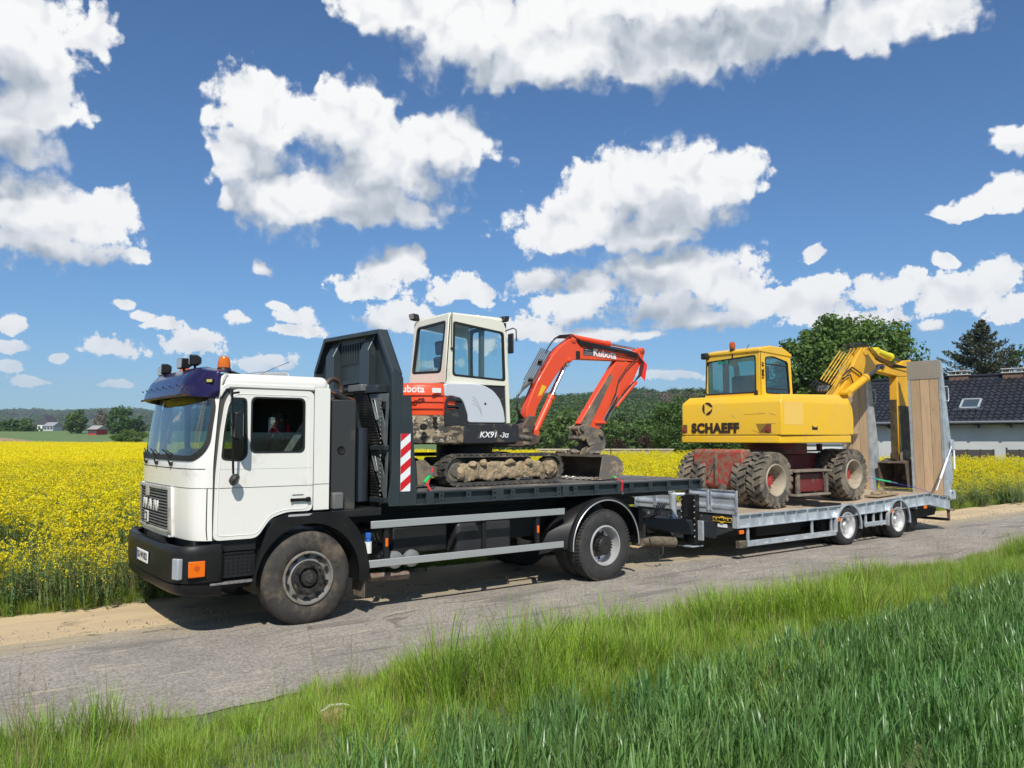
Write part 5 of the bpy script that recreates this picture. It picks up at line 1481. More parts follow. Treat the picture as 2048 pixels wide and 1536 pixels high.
    m = MB(); m.tube([(.55, .55, .52), (.75, .42, .45), (.92, .26, .405), (1.44, .26, .385)], .052, 14, cap=False); m.lathe([(.052, 0), (.045, .0), (.045, -.10), (.0, -.12)], (1.44, .26, .385), ax=(1, 0, 0), n=14); m.build('exhaust_pipe', RUST, T)
    m = MB(); m.cyl((.83, .16, .80), (.83, .16, .90), .035); m.cyl((.83, .16, .905), (.83, .16, .965), .040); m.mat(0); m.build('fluid_bottle', BLUEC, T, bevel=.004)
    MB().cyl((.83, .16, .72), (.83, .16, .86), .043).build('bottle_body', PLATEW, T)
    m = MB()
    rr_ = random.Random(4)
    for i in range(12):
        x = rr_.uniform(.75, 1.15); m.tube([(x, .25, 1.0), (x+.05, .22, .85), (x+rr_.uniform(0, .5), .25, .8), (x+.3, .4, .72)], .010, 6)
    m.build('hoses', RUBB, T)
    # side rails
    Gd = thing_part('side_guard', T, (2.3, 0, .9))
    MB().box(.785, 3.85, -.005, .022, 1.030, 1.120).build('upper_rail', ALU, Gd, bevel=.006)
    MB().box(.760, 3.83, -.005, .022, .565, .655).build('lower_rail', ALU, Gd, bevel=.006)
    MB().box(.785, 3.85, WY-.022, WY+.005, 1.030, 1.120).build('upper_rail', ALU, Gd, bevel=.006)
    MB().box(.760, 3.83, WY-.022, WY+.005, .565, .655).build('lower_rail', ALU, Gd, bevel=.006)
    for i, x in enumerate((1.01, 2.47, 3.38)):
        MB().box(x-.03, x+.03, .024, .075, .58, 1.10).build('guard_post', BLACKM, Gd, bevel=.004)
        MB().box(x-.025, x+.025, .076, .75, .98, 1.04).build('guard_bracket', BLACKM, Gd)
        if i != 1: MB().box(x-.018, x+.018, .018, .0235, .80, .90).build('side_reflector', ORANGEL, Gd, bevel=.003)
    # ---- things between cab and headboard
    MB().box(.29, .62, .10, .75, 1.26, 2.58).build('cab_rear_cabinet', mat('dark_grey_cabinet', (.035, .036, .037), .55, dirt=(.09, .08, .06), dlo=.5, dhi=.75, ds=2), T, bevel=.015)
    MB().cyl((.80, .42, 1.34), (.80, .42, 2.25), .13, n=20).build('air_filter', mat('dark_blue_grey', (.030, .036, .048), .35), T)
    m = MB(); m.lathe([(.045, -.01), (.045, .0), (.035, .004), (0, .004)], (.42, .095, 1.98), n=16); m.build('service_cap', BLACKM, T)
    HA = thing_part('hook_arm', T, (.8, 1.2, 2.0))
    m = MB()
    m.prism([(.62, 1.1), (.84, 1.1), (.92, 2.3), (.90, 2.62), (.80, 2.70), (.70, 2.62), (.72, 2.3)], 1.06, 1.36); m.build('mast', BLACKM, HA, bevel=.02)
    m = MB(); m.tube([(.82+.11*math.cos(t), 1.2, 2.78+.13*math.sin(t)) for t in np.linspace(-.9, 3.6, 20)], .036, 10); m.tube([(.84, 1.2, 2.66), (.74, 1.2, 2.45)], .07, 10); m.build('hook', mat('worn_hook_steel', (.07, .055, .045), .55, metal=.4, col2=(.13, .07, .05), ns=6), HA)
    m = MB(); m.cyl((.66, .95, 2.72), (1.0, .95, 2.62), .02); m.build('arm_link', mat('rust_red_link', (.15, .045, .03), .7), HA)
    m = MB(); m.tube([(.72, .92, 2.7), (.90, .84, 2.58), (.93, .80, 2.2), (.90, .75, 1.6)], .05, 8); m.build('lifting_arm', BLACKM, HA)
    m = MB()
    for i in range(7):
        y = .55+.14*i; m.tube([(.3, y, 2.3-.05*i), (.5, y+.05, 1.9), (.7, y, 1.5+.04*i), (.62, y-.05, 1.25)], .016, 6)
    m.build('hydraulic_hoses', RUBB, T)
    MB().box(.30, .95, .05, .75, 1.18, 1.27).build('catwalk', BLACKM, T, bevel=.01)
    MB().box(.30, .44, .03, .12, 1.28, 1.48).build('valve_box', mat('grey_cast', (.13, .13, .125), .6), T, bevel=.02)
    # ---- sun visor
    m = MB(); V = []; K = 44
    prof = [(.03, 2.640, .0), (.150, 2.580, .0), (.175, 2.585, .0), (.178, 2.66, .0), (.11, 2.80, .0), (.02, 2.90, .0), (-.12, 2.925, 0), (-.30, 2.88, 0)]
    for i in range(K+1):
        s = .018+.964*i/K; e = min(1.0, min(i, K-i)/9.0); e = e*e*(3-2*e)
        for (o, z, _) in prof:
            oo = o*(.12+.88*e) if o > 0 else o
            z2 = z-.02*(1-e) if z < 2.7 else z-.06*(1-e)
            x, y, zz_ = F_(s, min(z2, 2.66), oo if o > 0 else .02)
            if o < 0:
                x += -o; y = y+(1.22-y)*(-o)*.25
            V.append((x, y, z2))
    n = len(prof); m.add(V, [(i*n+j, i*n+j+1, (i+1)*n+j+1, (i+1)*n+j) for i in range(K) for j in range(n-1)])
    vz = m.build('sun_visor', PURPLE, T, angle=38); md = vz.modifiers.new('wall', 'SOLIDIFY'); md.thickness = .008; md.offset = -1
    V = []; m = MB()
    for i in range(21):
        s = .10+.80*i/20; V += [F_(s, 2.578, .170), F_(s, 2.600, .184)]
    m.add(V, [(2*i, 2*i+2, 2*i+3, 2*i+1) for i in range(20)]); m.build('chipped_edge', mat('chipped_visor_edge', (.07, .045, .045), .6, col2=(.16, .07, .04), ns=9), vz)
    m = MB()
    for i in range(8):
        s = .14+.72*i/7; a = F_(s, 2.66, .168); m.cyl((a[0], a[1], 2.70), (a[0]-.015, a[1], 2.712), .008, .008, 6)
    m.build('visor_studs', RUBB, vz)
    p = F_(.045, 2.66, .03); q = F_(.075, 2.66, .03)
    m = MB(); m.bar((p[0]-.01, p[1]-.01, 2.74), (q[0]-.01, q[1]-.01, 2.74), .012, .055); m.build('marker_lamp', BLACKP, vz, bevel=.004)
    m = MB(); m.bar((p[0]-.018, p[1]-.018, 2.74), (q[0]-.018+.01, q[1]-.018-.01, 2.74), .010, .03); m.build('marker_lens', mat('yellowed_lens', (.45, .42, .12), .3), vz)
    # work lights on the visor
    for (x, y, z, yaw) in ((-1.10, 2.14, 2.975, .1), (-1.16, 1.82, 2.985, -.2), (-1.18, .92, 2.985, .12), (-1.15, .58, 3.00, -.35)):
        L = thing_part('work_light', T, (x, y, z)); M_ = Matrix.Translation((x, y, z)) @ Matrix.Rotation(yaw, 4, 'Z')
        m = MB(); m.prism([(-.055, -.060), (-.055, .060), (.02, .060), (.065, .032), (.065, -.032), (.02, -.060)], -.075, .075); m.v = [tuple(M_ @ Vector(v)) for v in m.v]; m.build('lamp_housing', BLACKP, L, bevel=.012)
        m = MB(); m.box(-.062, -.055, -.066, .066, -.050, .050); m.v = [tuple(M_ @ Vector(v)) for v in m.v]; m.build('lamp_lens', LENS, L, bevel=.002)
        m = MB(); m.cyl((0, 0, -.06), (0, 0, -.125), .014); m.box(-.03, .03, -.03, .03, -.135, -.12); m.v = [tuple(M_ @ Vector(v)) for v in m.v]; m.build('lamp_bracket', BLACKP, L)
    # rotating beacons
    for (x, y) in ((-.90, .34), (-.86, 2.10)):
        Bc = thing_part('beacon', T, (x, y, 2.86))
        MB().lathe([(0, 0), (.080, 0), (.076, .02), (.070, .03), (0, .035)], (x, y, 2.88), (0, 0, 1), 24).build('beacon_base', BLACKP, Bc)
        MB().lathe([(.070, 0), (.070, .03), (.062, .09), (.050, .118), (.03, .128), (0, .130)], (x, y, 2.914), (0, 0, 1), 28).build('beacon_dome', AMBER, Bc)
        MB().lathe([(.03, 0), (.03, .04), (.012, .05), (.012, .09), (0, .095)], (x, y, 2.918), (0, 0, 1), 12).build('beacon_bulb', mat('beacon_core', (.50, .14, .02), .3), Bc)
    # roof hatch, aerial
    m = MB(); m.prism([(-.62, 2.835), (-.60, 2.875), (-.05, 2.915), (-.02, 2.90), (-.02, 2.835)], .62, 1.50); m.build('roof_hatch', WHITE, T, bevel=.015)
    m = MB(); m.tube([(-.62, .60, 2.86), (-.35, .60, 2.90), (-.06, .60, 2.915)], .012, 6); m.build('hatch_trim', CHROME, T)
    m = MB(); m.lathe([(0, 0), (.035, 0), (.03, .02), (0, .03)], (-.45, .45, 2.835), (0, 0, 1), 14); m.tube([(-.45, .45, 2.86), (-.30, .45, 2.94), (-.10, .45, 3.03)], .0035, 5); m.build('aerial', RUBB, T)
    # wipers
    for s in (.30, .52, .74):
        w = thing_part('wiper', T, F_(s, 1.83, .02)); a = F_(s, 1.835, .03); b = F_(s+.07, 1.945, .035); c = F_(s+.155, 1.99, .022); d_ = F_(s+.02, 1.925, .022)
        m = MB(); m.cyl(F_(s, 1.835, .0), a, .022, .022, 10); m.bar(a, b, .014, .018); m.build('wiper_arm', RUBB, w)
        m = MB(); m.bar(d_, c, .010, .014); m.build('wiper_blade', RUBB, w)
        m = MB(); q = F_(s+.012, 1.80, .012); m.bar(F_(s+.010, 1.80, .012), F_(s+.010, 1.86, .012), .04, .03); m.build('wiper_plinth', WHITE, w, bevel=.008)
    # mirrors
    Mr = thing_part('mirror', T, (-.95, -.2, 2.2))
    m = MB(); m.tube([(-.94, .0, 2.625), (-.965, -.17, 2.64), (-.975, -.20, 2.60), (-.960, -.20, 2.3), (-.93, -.14, 1.85), (-.915, -.11, 1.74)], .0125, 8)
    m.tube([(-.965, -.21, 2.60), (-.90, -.20, 2.61)], .012, 6); m.build('mirror_arm', BLACKP, Mr)
    m = MB(); m.prism([(-.955, 2.13), (-.885, 2.10), (-.870, 2.12), (-.870, 2.39), (-.89, 2.42), (-.955, 2.39)], -.27, -.11); m.build('mirror_head', mat('glossy_black_shell', (.012, .012, .013), .22), Mr, bevel=.025, seg=3)
    m = MB(); m.box(-.872, -.867, -.26, -.12, 2.14, 2.38); m.build('mirror_glass', CHROME, Mr)
    m = MB(); m.lathe([(0, -.01), (.028, -.008), (.030, .02)], (-.955, -.22, 2.27), n=14); m.build('clamp', BLACKP, Mr)
    m = MB(); m.lathe([(.0, -.045), (.045, -.035), (.068, 0), (.070, .02), (.05, .04), (0, .045)], (-.905, -.105, 1.68), (.55, -.4, -.35), 20); m.build('wide_angle_mirror', mat('mirror_shell', (.035, .034, .032), .5), Mr)
    Mr2 = thing_part('mirror', T, (-.95, WY+.2, 2.2))
    m = MB(); m.prism([(-.955, 2.07), (-.885, 2.03), (-.865, 2.47), (-.955, 2.46)], WY+.11, WY+.28); m.build('mirror_head', BLACKP, Mr2, bevel=.02)
    m = MB(); m.tube([(-.94, WY, 2.62), (-.96, WY+.2, 2.6), (-.93, WY+.2, 1.9)], .0125, 8); m.build('mirror_arm', BLACKP, Mr2)
    # coupling at the rear
    Cp = thing_part('tow_coupling', T, (6.0, 1.1, .6))
    grime = mat('greasy_coupling', (.085, .070, .050), .85, col2=(.15, .12, .085), ns=14, bump=.006)
    MB().box(5.92, 6.02, .55, 1.9, .60, .98).build('rear_cross_member', BLACKM, Cp, bevel=.01)
    MB().box(6.02, 6.30, 1.02, 1.34, .60, .86).build('jaw', grime, Cp, bevel=.03)
    MB().box(6.05, 6.20, 1.05, 1.30, .86, 1.02).build('release_lever_housing', grime, Cp, bevel=.02)
    m = MB(); m.ball((6.40, .80, .86), .035, 10, 7); m.build('air_line_cap', WHR, Cp)
    m = MB(); m.cyl((6.1, .70, .42), (6.75, .52, .36), .085, .085, 18); m.build('underrun_bar', grime, Cp, bevel=.004)
    MB().box(6.0, 6.16, .62, .80, .34, .70).build('underrun_bracket', grime, Cp, bevel=.01)
    m = MB(); m.tube([(5.95, .35, .50), (6.02, .33, .26), (6.15, .35, .18), (6.30, .38, .22), (6.33, .40, .33)], .012, 6); m.tube([(6.15, .35, .12), (6.16, .35, .32)], .012, 6); m.build('hose_loop', RUBB, Cp)
    MB().box(5.95, 5.99, WY-.5, WY-.18, .78, .90).build('tail_light', REDR, T, bevel=.01)
    return T
TRUCK = build_truck()

# ================================================================== THE PLATFORM (roll-off flat) ON THE TRUCK
DECKM = mat('worn_steel_deck', (.16, .155, .15), .7, metal=.2, col2=(.09, .085, .08), ns=2.2, dirt=(.33, .27, .19), dlo=.50, dhi=.70, ds=1.3, stretch=(.6, 2, 1))
def build_platform():
    T = thing('roll_off_platform', 'anthracite steel flat platform with tall angular headboard, carried by the white truck', 'platform', (1.1, 1.22, 1.2))
    WY = 2.44
    # deck plates
    for i in range(6):
        x0 = 1.23+i*.93; MB().box(x0, min(6.82, x0+.925), .012, WY-.012, 1.42, 1.446).build('deck_plate', DECKM, T)
    for y in (.70, 1.60): MB().box(1.2, 6.80, y, y+.16, 1.15, 1.30).build('runner', BLACKM, T)
    for i in range(11): MB().box(1.5+i*.5, 1.58+i*.5, .06, WY-.06, 1.30, 1.419).build('cross_beam', ANTH, T)
    xs = [1.37, 1.61, 1.78, 2.20, 2.62, 2.71, 2.93, 3.34, 3.75, 3.88, 4.07, 4.48, 4.97, 5.21, 5.63, 6.05, 6.57]
    wide = {1.61, 2.71, 3.88, 4.97}
    for sg in (1, -1):
        def yv(a, b): return sorted((a, b)) if sg == 1 else sorted((WY-a, WY-b))
        S = thing_part('side_channel', T, (4, 0 if sg == 1 else WY, 1.35))
        MB().box(1.20, 6.85, *yv(.055, .065), 1.29, 1.42).build('channel_web', ANTH, S)
        MB().box(1.20, 6.86, *yv(.0, .064), 1.424, 1.447).build('top_flange', ANTH, S, bevel=.004)
        MB().box(1.20, 6.84, *yv(.0, .064), 1.278, 1.295).build('bottom_flange', ANTH, S, bevel=.003)
        for x in xs:
            w = .11 if x in wide else .075
            if x in wide:
                MB().box(x-w/2, x+w/2, *yv(-.004, .0545), 1.285, 1.432).build('stake_pocket', ANTH, S, bevel=.004)
            else:
                hs = [[(x+.015*math.cos(t), z+.017*math.sin(t)) for t in np.linspace(0, 2*math.pi, 11)[:-1]] for z in (1.385, 1.325)]
                m = MB(); y0, y1 = yv(.003, .011); plate([[(x-w/2, 1.2955), (x+w/2, 1.2955), (x+w/2, 1.4235), (x-w/2, 1.4235)]]+hs, y0, y1, mb=m); m.build('lashing_plate', ANTH, S)
    MB().box(6.82, 6.86, .0, WY, 1.28, 1.42).build('rear_beam', ANTH, T, bevel=.006)
    # headboard
    H = thing_part('headboard', T, (1.15, 1.22, 2.4))
    octo = [(0, 1.285), (0, 2.93), (.40, 3.52), (2.10, 3.56), (2.44, 3.10), (2.44, 1.285)]
    m = MB(); plate([octo], 1.172, 1.186, 'x', m); m.build('face_sheet', ANTH, H)
    # flange running round the edge towards the cab
    m = MB(); seq = octo
    def off(poly, d):
        c = (1.22, 2.35); return [(c[0]+(p[0]-c[0])*(1-d/1.22), c[1]+(p[1]-c[1])*(1-d/1.2)) for p in poly]
    inn = off(octo, .055)
    n = len(octo)
    for i in range(n):
        if i == n-1: continue
        a, b, c_, d_ = octo[i], octo[i+1], inn[i+1], inn[i]
        m.add([(1.065, *a), (1.065, *b), (1.065, *c_), (1.065, *d_), (1.190, *a), (1.190, *b), (1.190, *c_), (1.190, *d_)], [(0, 1, 2, 3), (7, 6, 5, 4), (0, 4, 5, 1), (1, 5, 6, 2), (2, 6, 7, 3), (3, 7, 4, 0)])
    m.build('edge_frame', ANTH, H, bevel=.004)
    for y in (.80, 1.88):                                   # folded stiffeners with a sloping top
        m = MB(); m.prism([(1.172, 1.30), (1.06, 1.30), (1.06, 3.28), (1.172, 3.50)], y-.13, y+.13); m.build('stiffener', ANTH, H, bevel=.006)
        m = MB(); m.tube([(1.056, y-.12, 3.27), (1.168, y-.12, 3.49)], .006, 5); m.build('weld_edge', mat('bare_weld', (.33, .38, .37), .5), H)
    for i in range(11):
        y = .90+i*.075; m = MB(); m.bar((1.160, y, 3.14), (1.160, y, 3.42), .022, .020, up=(1, 0, 0)); m.build('vent_slat', ANTH, H)
    MB().box(1.10, 1.1715, .80, 1.70, 2.86, 2.90).build('ledge', ANTH, H)
    MB().box(1.02, 1.1715, .35, 2.0, 2.70, 2.80).build('hook_beam', ANTH, H, bevel=.01)
    MB().cyl((1.0, .95, 2.76), (1.0, 1.5, 2.76), .028).build('hook_bar', ANTH, H)
    # side gussets
    for sg in (1, -1):
        def yv(a, b): return sorted((a, b)) if sg == 1 else sorted((WY-a, WY-b))
        m = MB(); y0, y1 = yv(-.006, .012); plate([[(1.165, 1.285), (1.165, 2.945), (1.205, 2.86), (1.205, 2.645), (1.318, 2.645), (1.405, 1.455), (1.405, 1.285)]], y0, y1, mb=m); m.build('side_gusset', ANTH, H, bevel=.003)
        m = MB(); y0, y1 = yv(-.009, .0); plate([[(1.02, 1.285), (1.00, 1.36), (1.055, 1.70), (1.062, 3.0), (1.164, 2.94), (1.164, 1.285)]], *yv(-.004, .008), mb=m); m.build('front_flange', ANTH, H, bevel=.003)
    # red and white warning plate
    W = thing_part('warning_plate', H, (1.24, 0, 1.8)); x0, x1, z0, z1 = 1.172, 1.312, 1.462, 2.175
    MB().box(x0, x1, -.0115, -.0075, z0, z1).build('white_base', WHR, W)
    st = .205; k = 0
    for i in range(-2, 6):
        lo = z0-.0+i*st*1.0; 
        if i % 1: continue
        a = [(x0, lo), (x1, lo+.11), (x1, lo+.11+st*.5), (x0, lo+st*.5)]
        # clip to the plate
        def clip(poly, f, val, keep_above):
            o = []
            for p, q in zip(poly, poly[1:]+poly[:1]):
                pi = (p[1] >= val) == keep_above; qi = (q[1] >= val) == keep_above
                if pi: o.append(p)
                if pi != qi:
                    t = (val-p[1])/(q[1]-p[1]); o.append((p[0]+(q[0]-p[0])*t, val))
            return o
        a = clip(a, 0, z0, True)
        if len(a) > 2: a = clip(a, 0, z1-1e-4, False)
        if len(a) > 2:
            m = MB(); m.prism(a, -.0135, -.0116); m.build('red_stripe', REDR, W)
    STEELM2 = mat('dull_chain', (.20, .19, .175), .5, metal=.5)
    # two stowed loading ramps in front of the headboard
    rib = mat('ribbed_dark_tread', (.022, .024, .026), .6, metal=.3, dirt=(.09, .08, .065), dlo=.5, dhi=.7)
    galv2 = mat('dull_galvanised', (.24, .27, .275), .5, metal=.5, col2=(.17, .195, .20), ns=6, rvar=.1)
    for nm, z0, lab in (('ramp', 2.03, 'upper of the two stowed galvanised wedge ramps between cab and headboard'), ('ramp', 1.38, 'lower of the two stowed galvanised wedge ramps between cab and headboard')):
        Rr = thing('stowed_ramp', lab, 'ramp', (1.0, .45, z0), 'stowed wedge ramps')
        h = .66
        tri = [(.64, z0+h), (.12, z0+h-.01), (.12, z0+h-.12), (.155, z0), (.215, z0)]
        slot = rpoly([(.555, z0+h-.07), (.475, z0+h-.07), (.36, z0+h-.34), (.42, z0+h-.34)], .03)
        hol = [(.345, z0+h-.11), (.17, z0+h-.11), (.20, z0+h-.42)]
        m = MB(); plate([tri, slot, hol], 1.060, 1.072, 'x', m); m.build('side_plate', galv2, Rr)
        m = MB(); m.tube([(1.053, y, z) for y, z in slot+[slot[0]]], .008, 6, cap=False); m.build('slot_rim', galv2, Rr)
        tr = MB(); tr.add([(1.04, .655, z0+h), (1.04, .235, z0), (1.045, 1.06, z0+h+.04), (1.045, .66, z0-.01)], [(0, 1, 3, 2)]); tr.build('tread_plate', rib, Rr)
        b = MB()
        for i in range(20):
            t = i/19; a_ = Vector((1.035, .66, z0+h)).lerp(Vector((1.035, .24, z0)), t); c_ = Vector((1.040, 1.06, z0+h+.04)).lerp(Vector((1.040, .66, z0-.01)), t); b.bar(a_, c_, .010, .012)
        b.build('tread_bars', rib, Rr)
        m = MB(); m.box(.96, 1.05, .66, 1.06, z0+h+.04, z0+h+.13); m.build('ramp_lip', mat('cast_grey', (.20, .21, .21), .5, metal=.4), Rr, bevel=.01)
        m = MB(); m.bar((1.03, .10, z0-.03), (1.03, .66, z0-.03), .05, .05); m.build('holder_bar', ANTH, Rr)
        m = MB(); m.bar((1.0, 1.05, z0+.42), (1.0, .70, z0-.08), .03, .08, up=(1, 0, 0)); m.build('support_strut', BLACKM, Rr)
        m = MB(); rr_ = random.Random(int(z0*10))
        for i in range(15): m.ball((1.03, .25+rr_.uniform(-.006, .006), z0+h-.08-i*.055), .013, 7, 5)
        m.build('safety_chain', STEELM2, Rr)
    return T
build_platform()

# ================================================================== THE MINI EXCAVATOR
ORAN = mat('orange_machine_paint', (.83, .085, .022), .38, coat=.25, col2=(.76, .075, .020), ns=2, dirt=(.38, .16, .09), dlo=.64, dhi=.80, ds=4)
CREAM = mat('cream_cab_paint', (.76, .74, .62), .38, coat=.3, dirt=(.50, .46, .36), dlo=.62, dhi=.8, ds=3)
PGREY = mat('pale_grey_cover', (.55, .58, .63), .38, coat=.2, dirt=(.42, .42, .42), dlo=.62, dhi=.8, ds=3)
DSK = mat('black_skirt', (.024, .025, .028), .5, dirt=(.17, .14, .10), dlo=.55, dhi=.68, ds=5)
MUDDY = mat('muddy_counterweight', (.060, .052, .045), .75, col2=(.30, .235, .155), ns=7, nlo=.44, nhi=.58, stretch=(1, 1, 2.6), dirt=(.50, .45, .36), dlo=.57, dhi=.61, ds=9, bump=.010, bs=30)
TRACK = mat('rubber_track', (.045, .043, .040), .8, col2=(.075, .068, .058), ns=6, dirt=(.20, .165, .12), dlo=.50, dhi=.68, ds=5, bump=.003)
CLAY = mat('clay_lumps', (.40, .305, .19), .95, col2=(.31, .235, .145), ns=5, bump=.035, bs=18, dirt=(.20, .15, .10), dlo=.56, dhi=.68, ds=9)
HOSE = mat('hydraulic_hose', (.020, .020, .021), .45)
PIPE = mat('hydraulic_pipe', (.22, .21, .19), .35, metal=.6)
STEELM = mat('muddy_steel', (.13, .115, .10), .75, metal=.2, col2=(.26, .205, .14), ns=6, nlo=.42, nhi=.6, bump=.008, bs=22)
BUCK = mat('worn_bucket_steel', (.085, .060, .045), .7, metal=.2, col2=(.14, .105, .075), ns=3, dirt=(.30, .235, .155), dlo=.54, dhi=.66, ds=5, bump=.006)
WHL = mat('white_lettering', (.80, .80, .79), .4)
YST = mat('yellow_sticker', (.80, .50, .03), .4)

def track(parent, x0, x1, z0, z1, y0, y1, name='track'):
    """rubber track: stadium belt with lugs, frame and rollers"""
    K = thing_part(name, parent, ((x0+x1)/2, y0, z0))
    r = (z1-z0)/2; zc = (z0+z1)/2; xa, xb = x0+r, x1-r
    def path(rr, n=14):
        p = [(xa+rr*math.cos(t), zc+rr*math.sin(t)) for t in np.linspace(math.pi/2, 3*math.pi/2, n)]
        q = [(xb+rr*math.cos(t), zc+rr*math.sin(t)) for t in np.linspace(-math.pi/2, math.pi/2, n)]
        return p+q
    out = path(r-.018); inn = path(r-.055)
    m = MB(); n = len(out)
    V = [(x, y0+.01, z) for x, z in out]+[(x, y1-.01, z) for x, z in out]+[(x, y1-.01, z) for x, z in inn]+[(x, y0+.01, z) for x, z in inn]
    m.add(V, [(k*n+i, k*n+(i+1) % n, ((k+1) % 4)*n+(i+1) % n, ((k+1) % 4)*n+i) for k in range(4) for i in range(n)])
    # lugs
    per = 2*(xb-xa)+2*math.pi*r; N = 46
    def at(s, rr):
        s = s % per; L = xb-xa
        if s < L: return (xb-s, zc+rr), (0, 1)
        s -= L
        if s < math.pi*r: t = math.pi/2+s/r; return (xa+rr*math.cos(t), zc+rr*math.sin(t)), (math.cos(t), math.sin(t))
        s -= math.pi*r
        if s < L: return (xa+s, zc-rr), (0, -1)
        s -= L; t = -math.pi/2+s/r; return (xb+rr*math.cos(t), zc+rr*math.sin(t)), (math.cos(t), math.sin(t))
    for i in range(N):
        s = per*i/N
        for (ya, yb, ds) in ((y0, (y0+y1)/2+.03, 0), ((y0+y1)/2-.03, y1, .5)):
            p0, u = at(s+ds*per/N, r-.012); p1, u1 = at(s+ds*per/N+.025, r-.012)
            m.bar((p0[0], ya, p0[1]), (p1[0], yb, p1[1]), per/N*.60, .018, up=(u[0], 0, u[1]))
    m.build('rubber_belt', TRACK, K, angle=45)
    MB().box(xa-.05, xb+.02, y0+.05, y1-.05, zc-.10, zc+.07).build('track_frame', STEELM, K, bevel=.03)
    for x in (xa, xb):
        m = MB(); m.lathe([(0, 0), (.09, .0), (.10, .02), (r-.07, .03), (r-.065, .16), (0, .18)], (x, y0+.04, zc), n=24); m.build('idler', CLAY if x == xb else STEELM, K)
    for i in range(4):
        x = xa+.15+(xb-xa-.3)*i/3; MB().cyl((x, y0+.05, z0+.11), (x, y1-.05, z0+.11), .052, n=14).build('roller', STEELM, K)
    return K

def clay(parent, name, boxes, seed, mat_=None, y0=.5, disp=.05):
    """lumpy clay: an irregular displaced body"""
    import bmesh
    r = random.Random(seed); bm = bmesh.new()
    for (cx, cy, cz, sx, sy, sz) in boxes:
        res = bmesh.ops.create_icosphere(bm, subdivisions=4, radius=1.0)
        for v in res['verts']:
            v.co = Vector((cx+v.co.x*sx, cy+v.co.y*sy, cz+v.co.z*sz))
    from mathutils import noise
    for v in bm.verts:
        d = noise.noise_vector(v.co*9)*disp+noise.noise_vector(v.co*24)*disp*.45+noise.noise_vector(v.co*60)*disp*.15
        v.co += d
    off = OFF.get(parent.name, Vector((0, 0, 0)))
    for v in bm.verts: v.co -= off
    me = bpy.data.meshes.new(name); bm.to_mesh(me); bm.free(); me.materials.append(mat_ or CLAY)
    me.polygons.foreach_set('use_smooth', [True]*len(me.polygons)); me.update()
    return link_mesh(name, me, parent)

def cyl_part(parent, name, a, b, r, rr, split, m1, m2, y=None):
    """hydraulic cylinder from a to b: barrel up to split of the length, then the rod"""
    K = thing_part(name, parent, a); a = Vector(a); b = Vector(b); c = a.lerp(b, split)
    m = MB(); m.cyl(a, c, r, n=16); m.cyl(a.lerp(c, .92), c+(b-a).normalized()*.015, r*1.16, n=16); m.cyl(a-Vector((0, r, 0)), a+Vector((0, r, 0)), r*.95, n=12); m.build('barrel', m1, K)
    m = MB(); m.cyl(c, b, rr, n=12); m.cyl(b-Vector((0, r*.9, 0)), b+Vector((0, r*.9, 0)), rr*1.7, n=12); m.build('rod', m2, K)
    return K

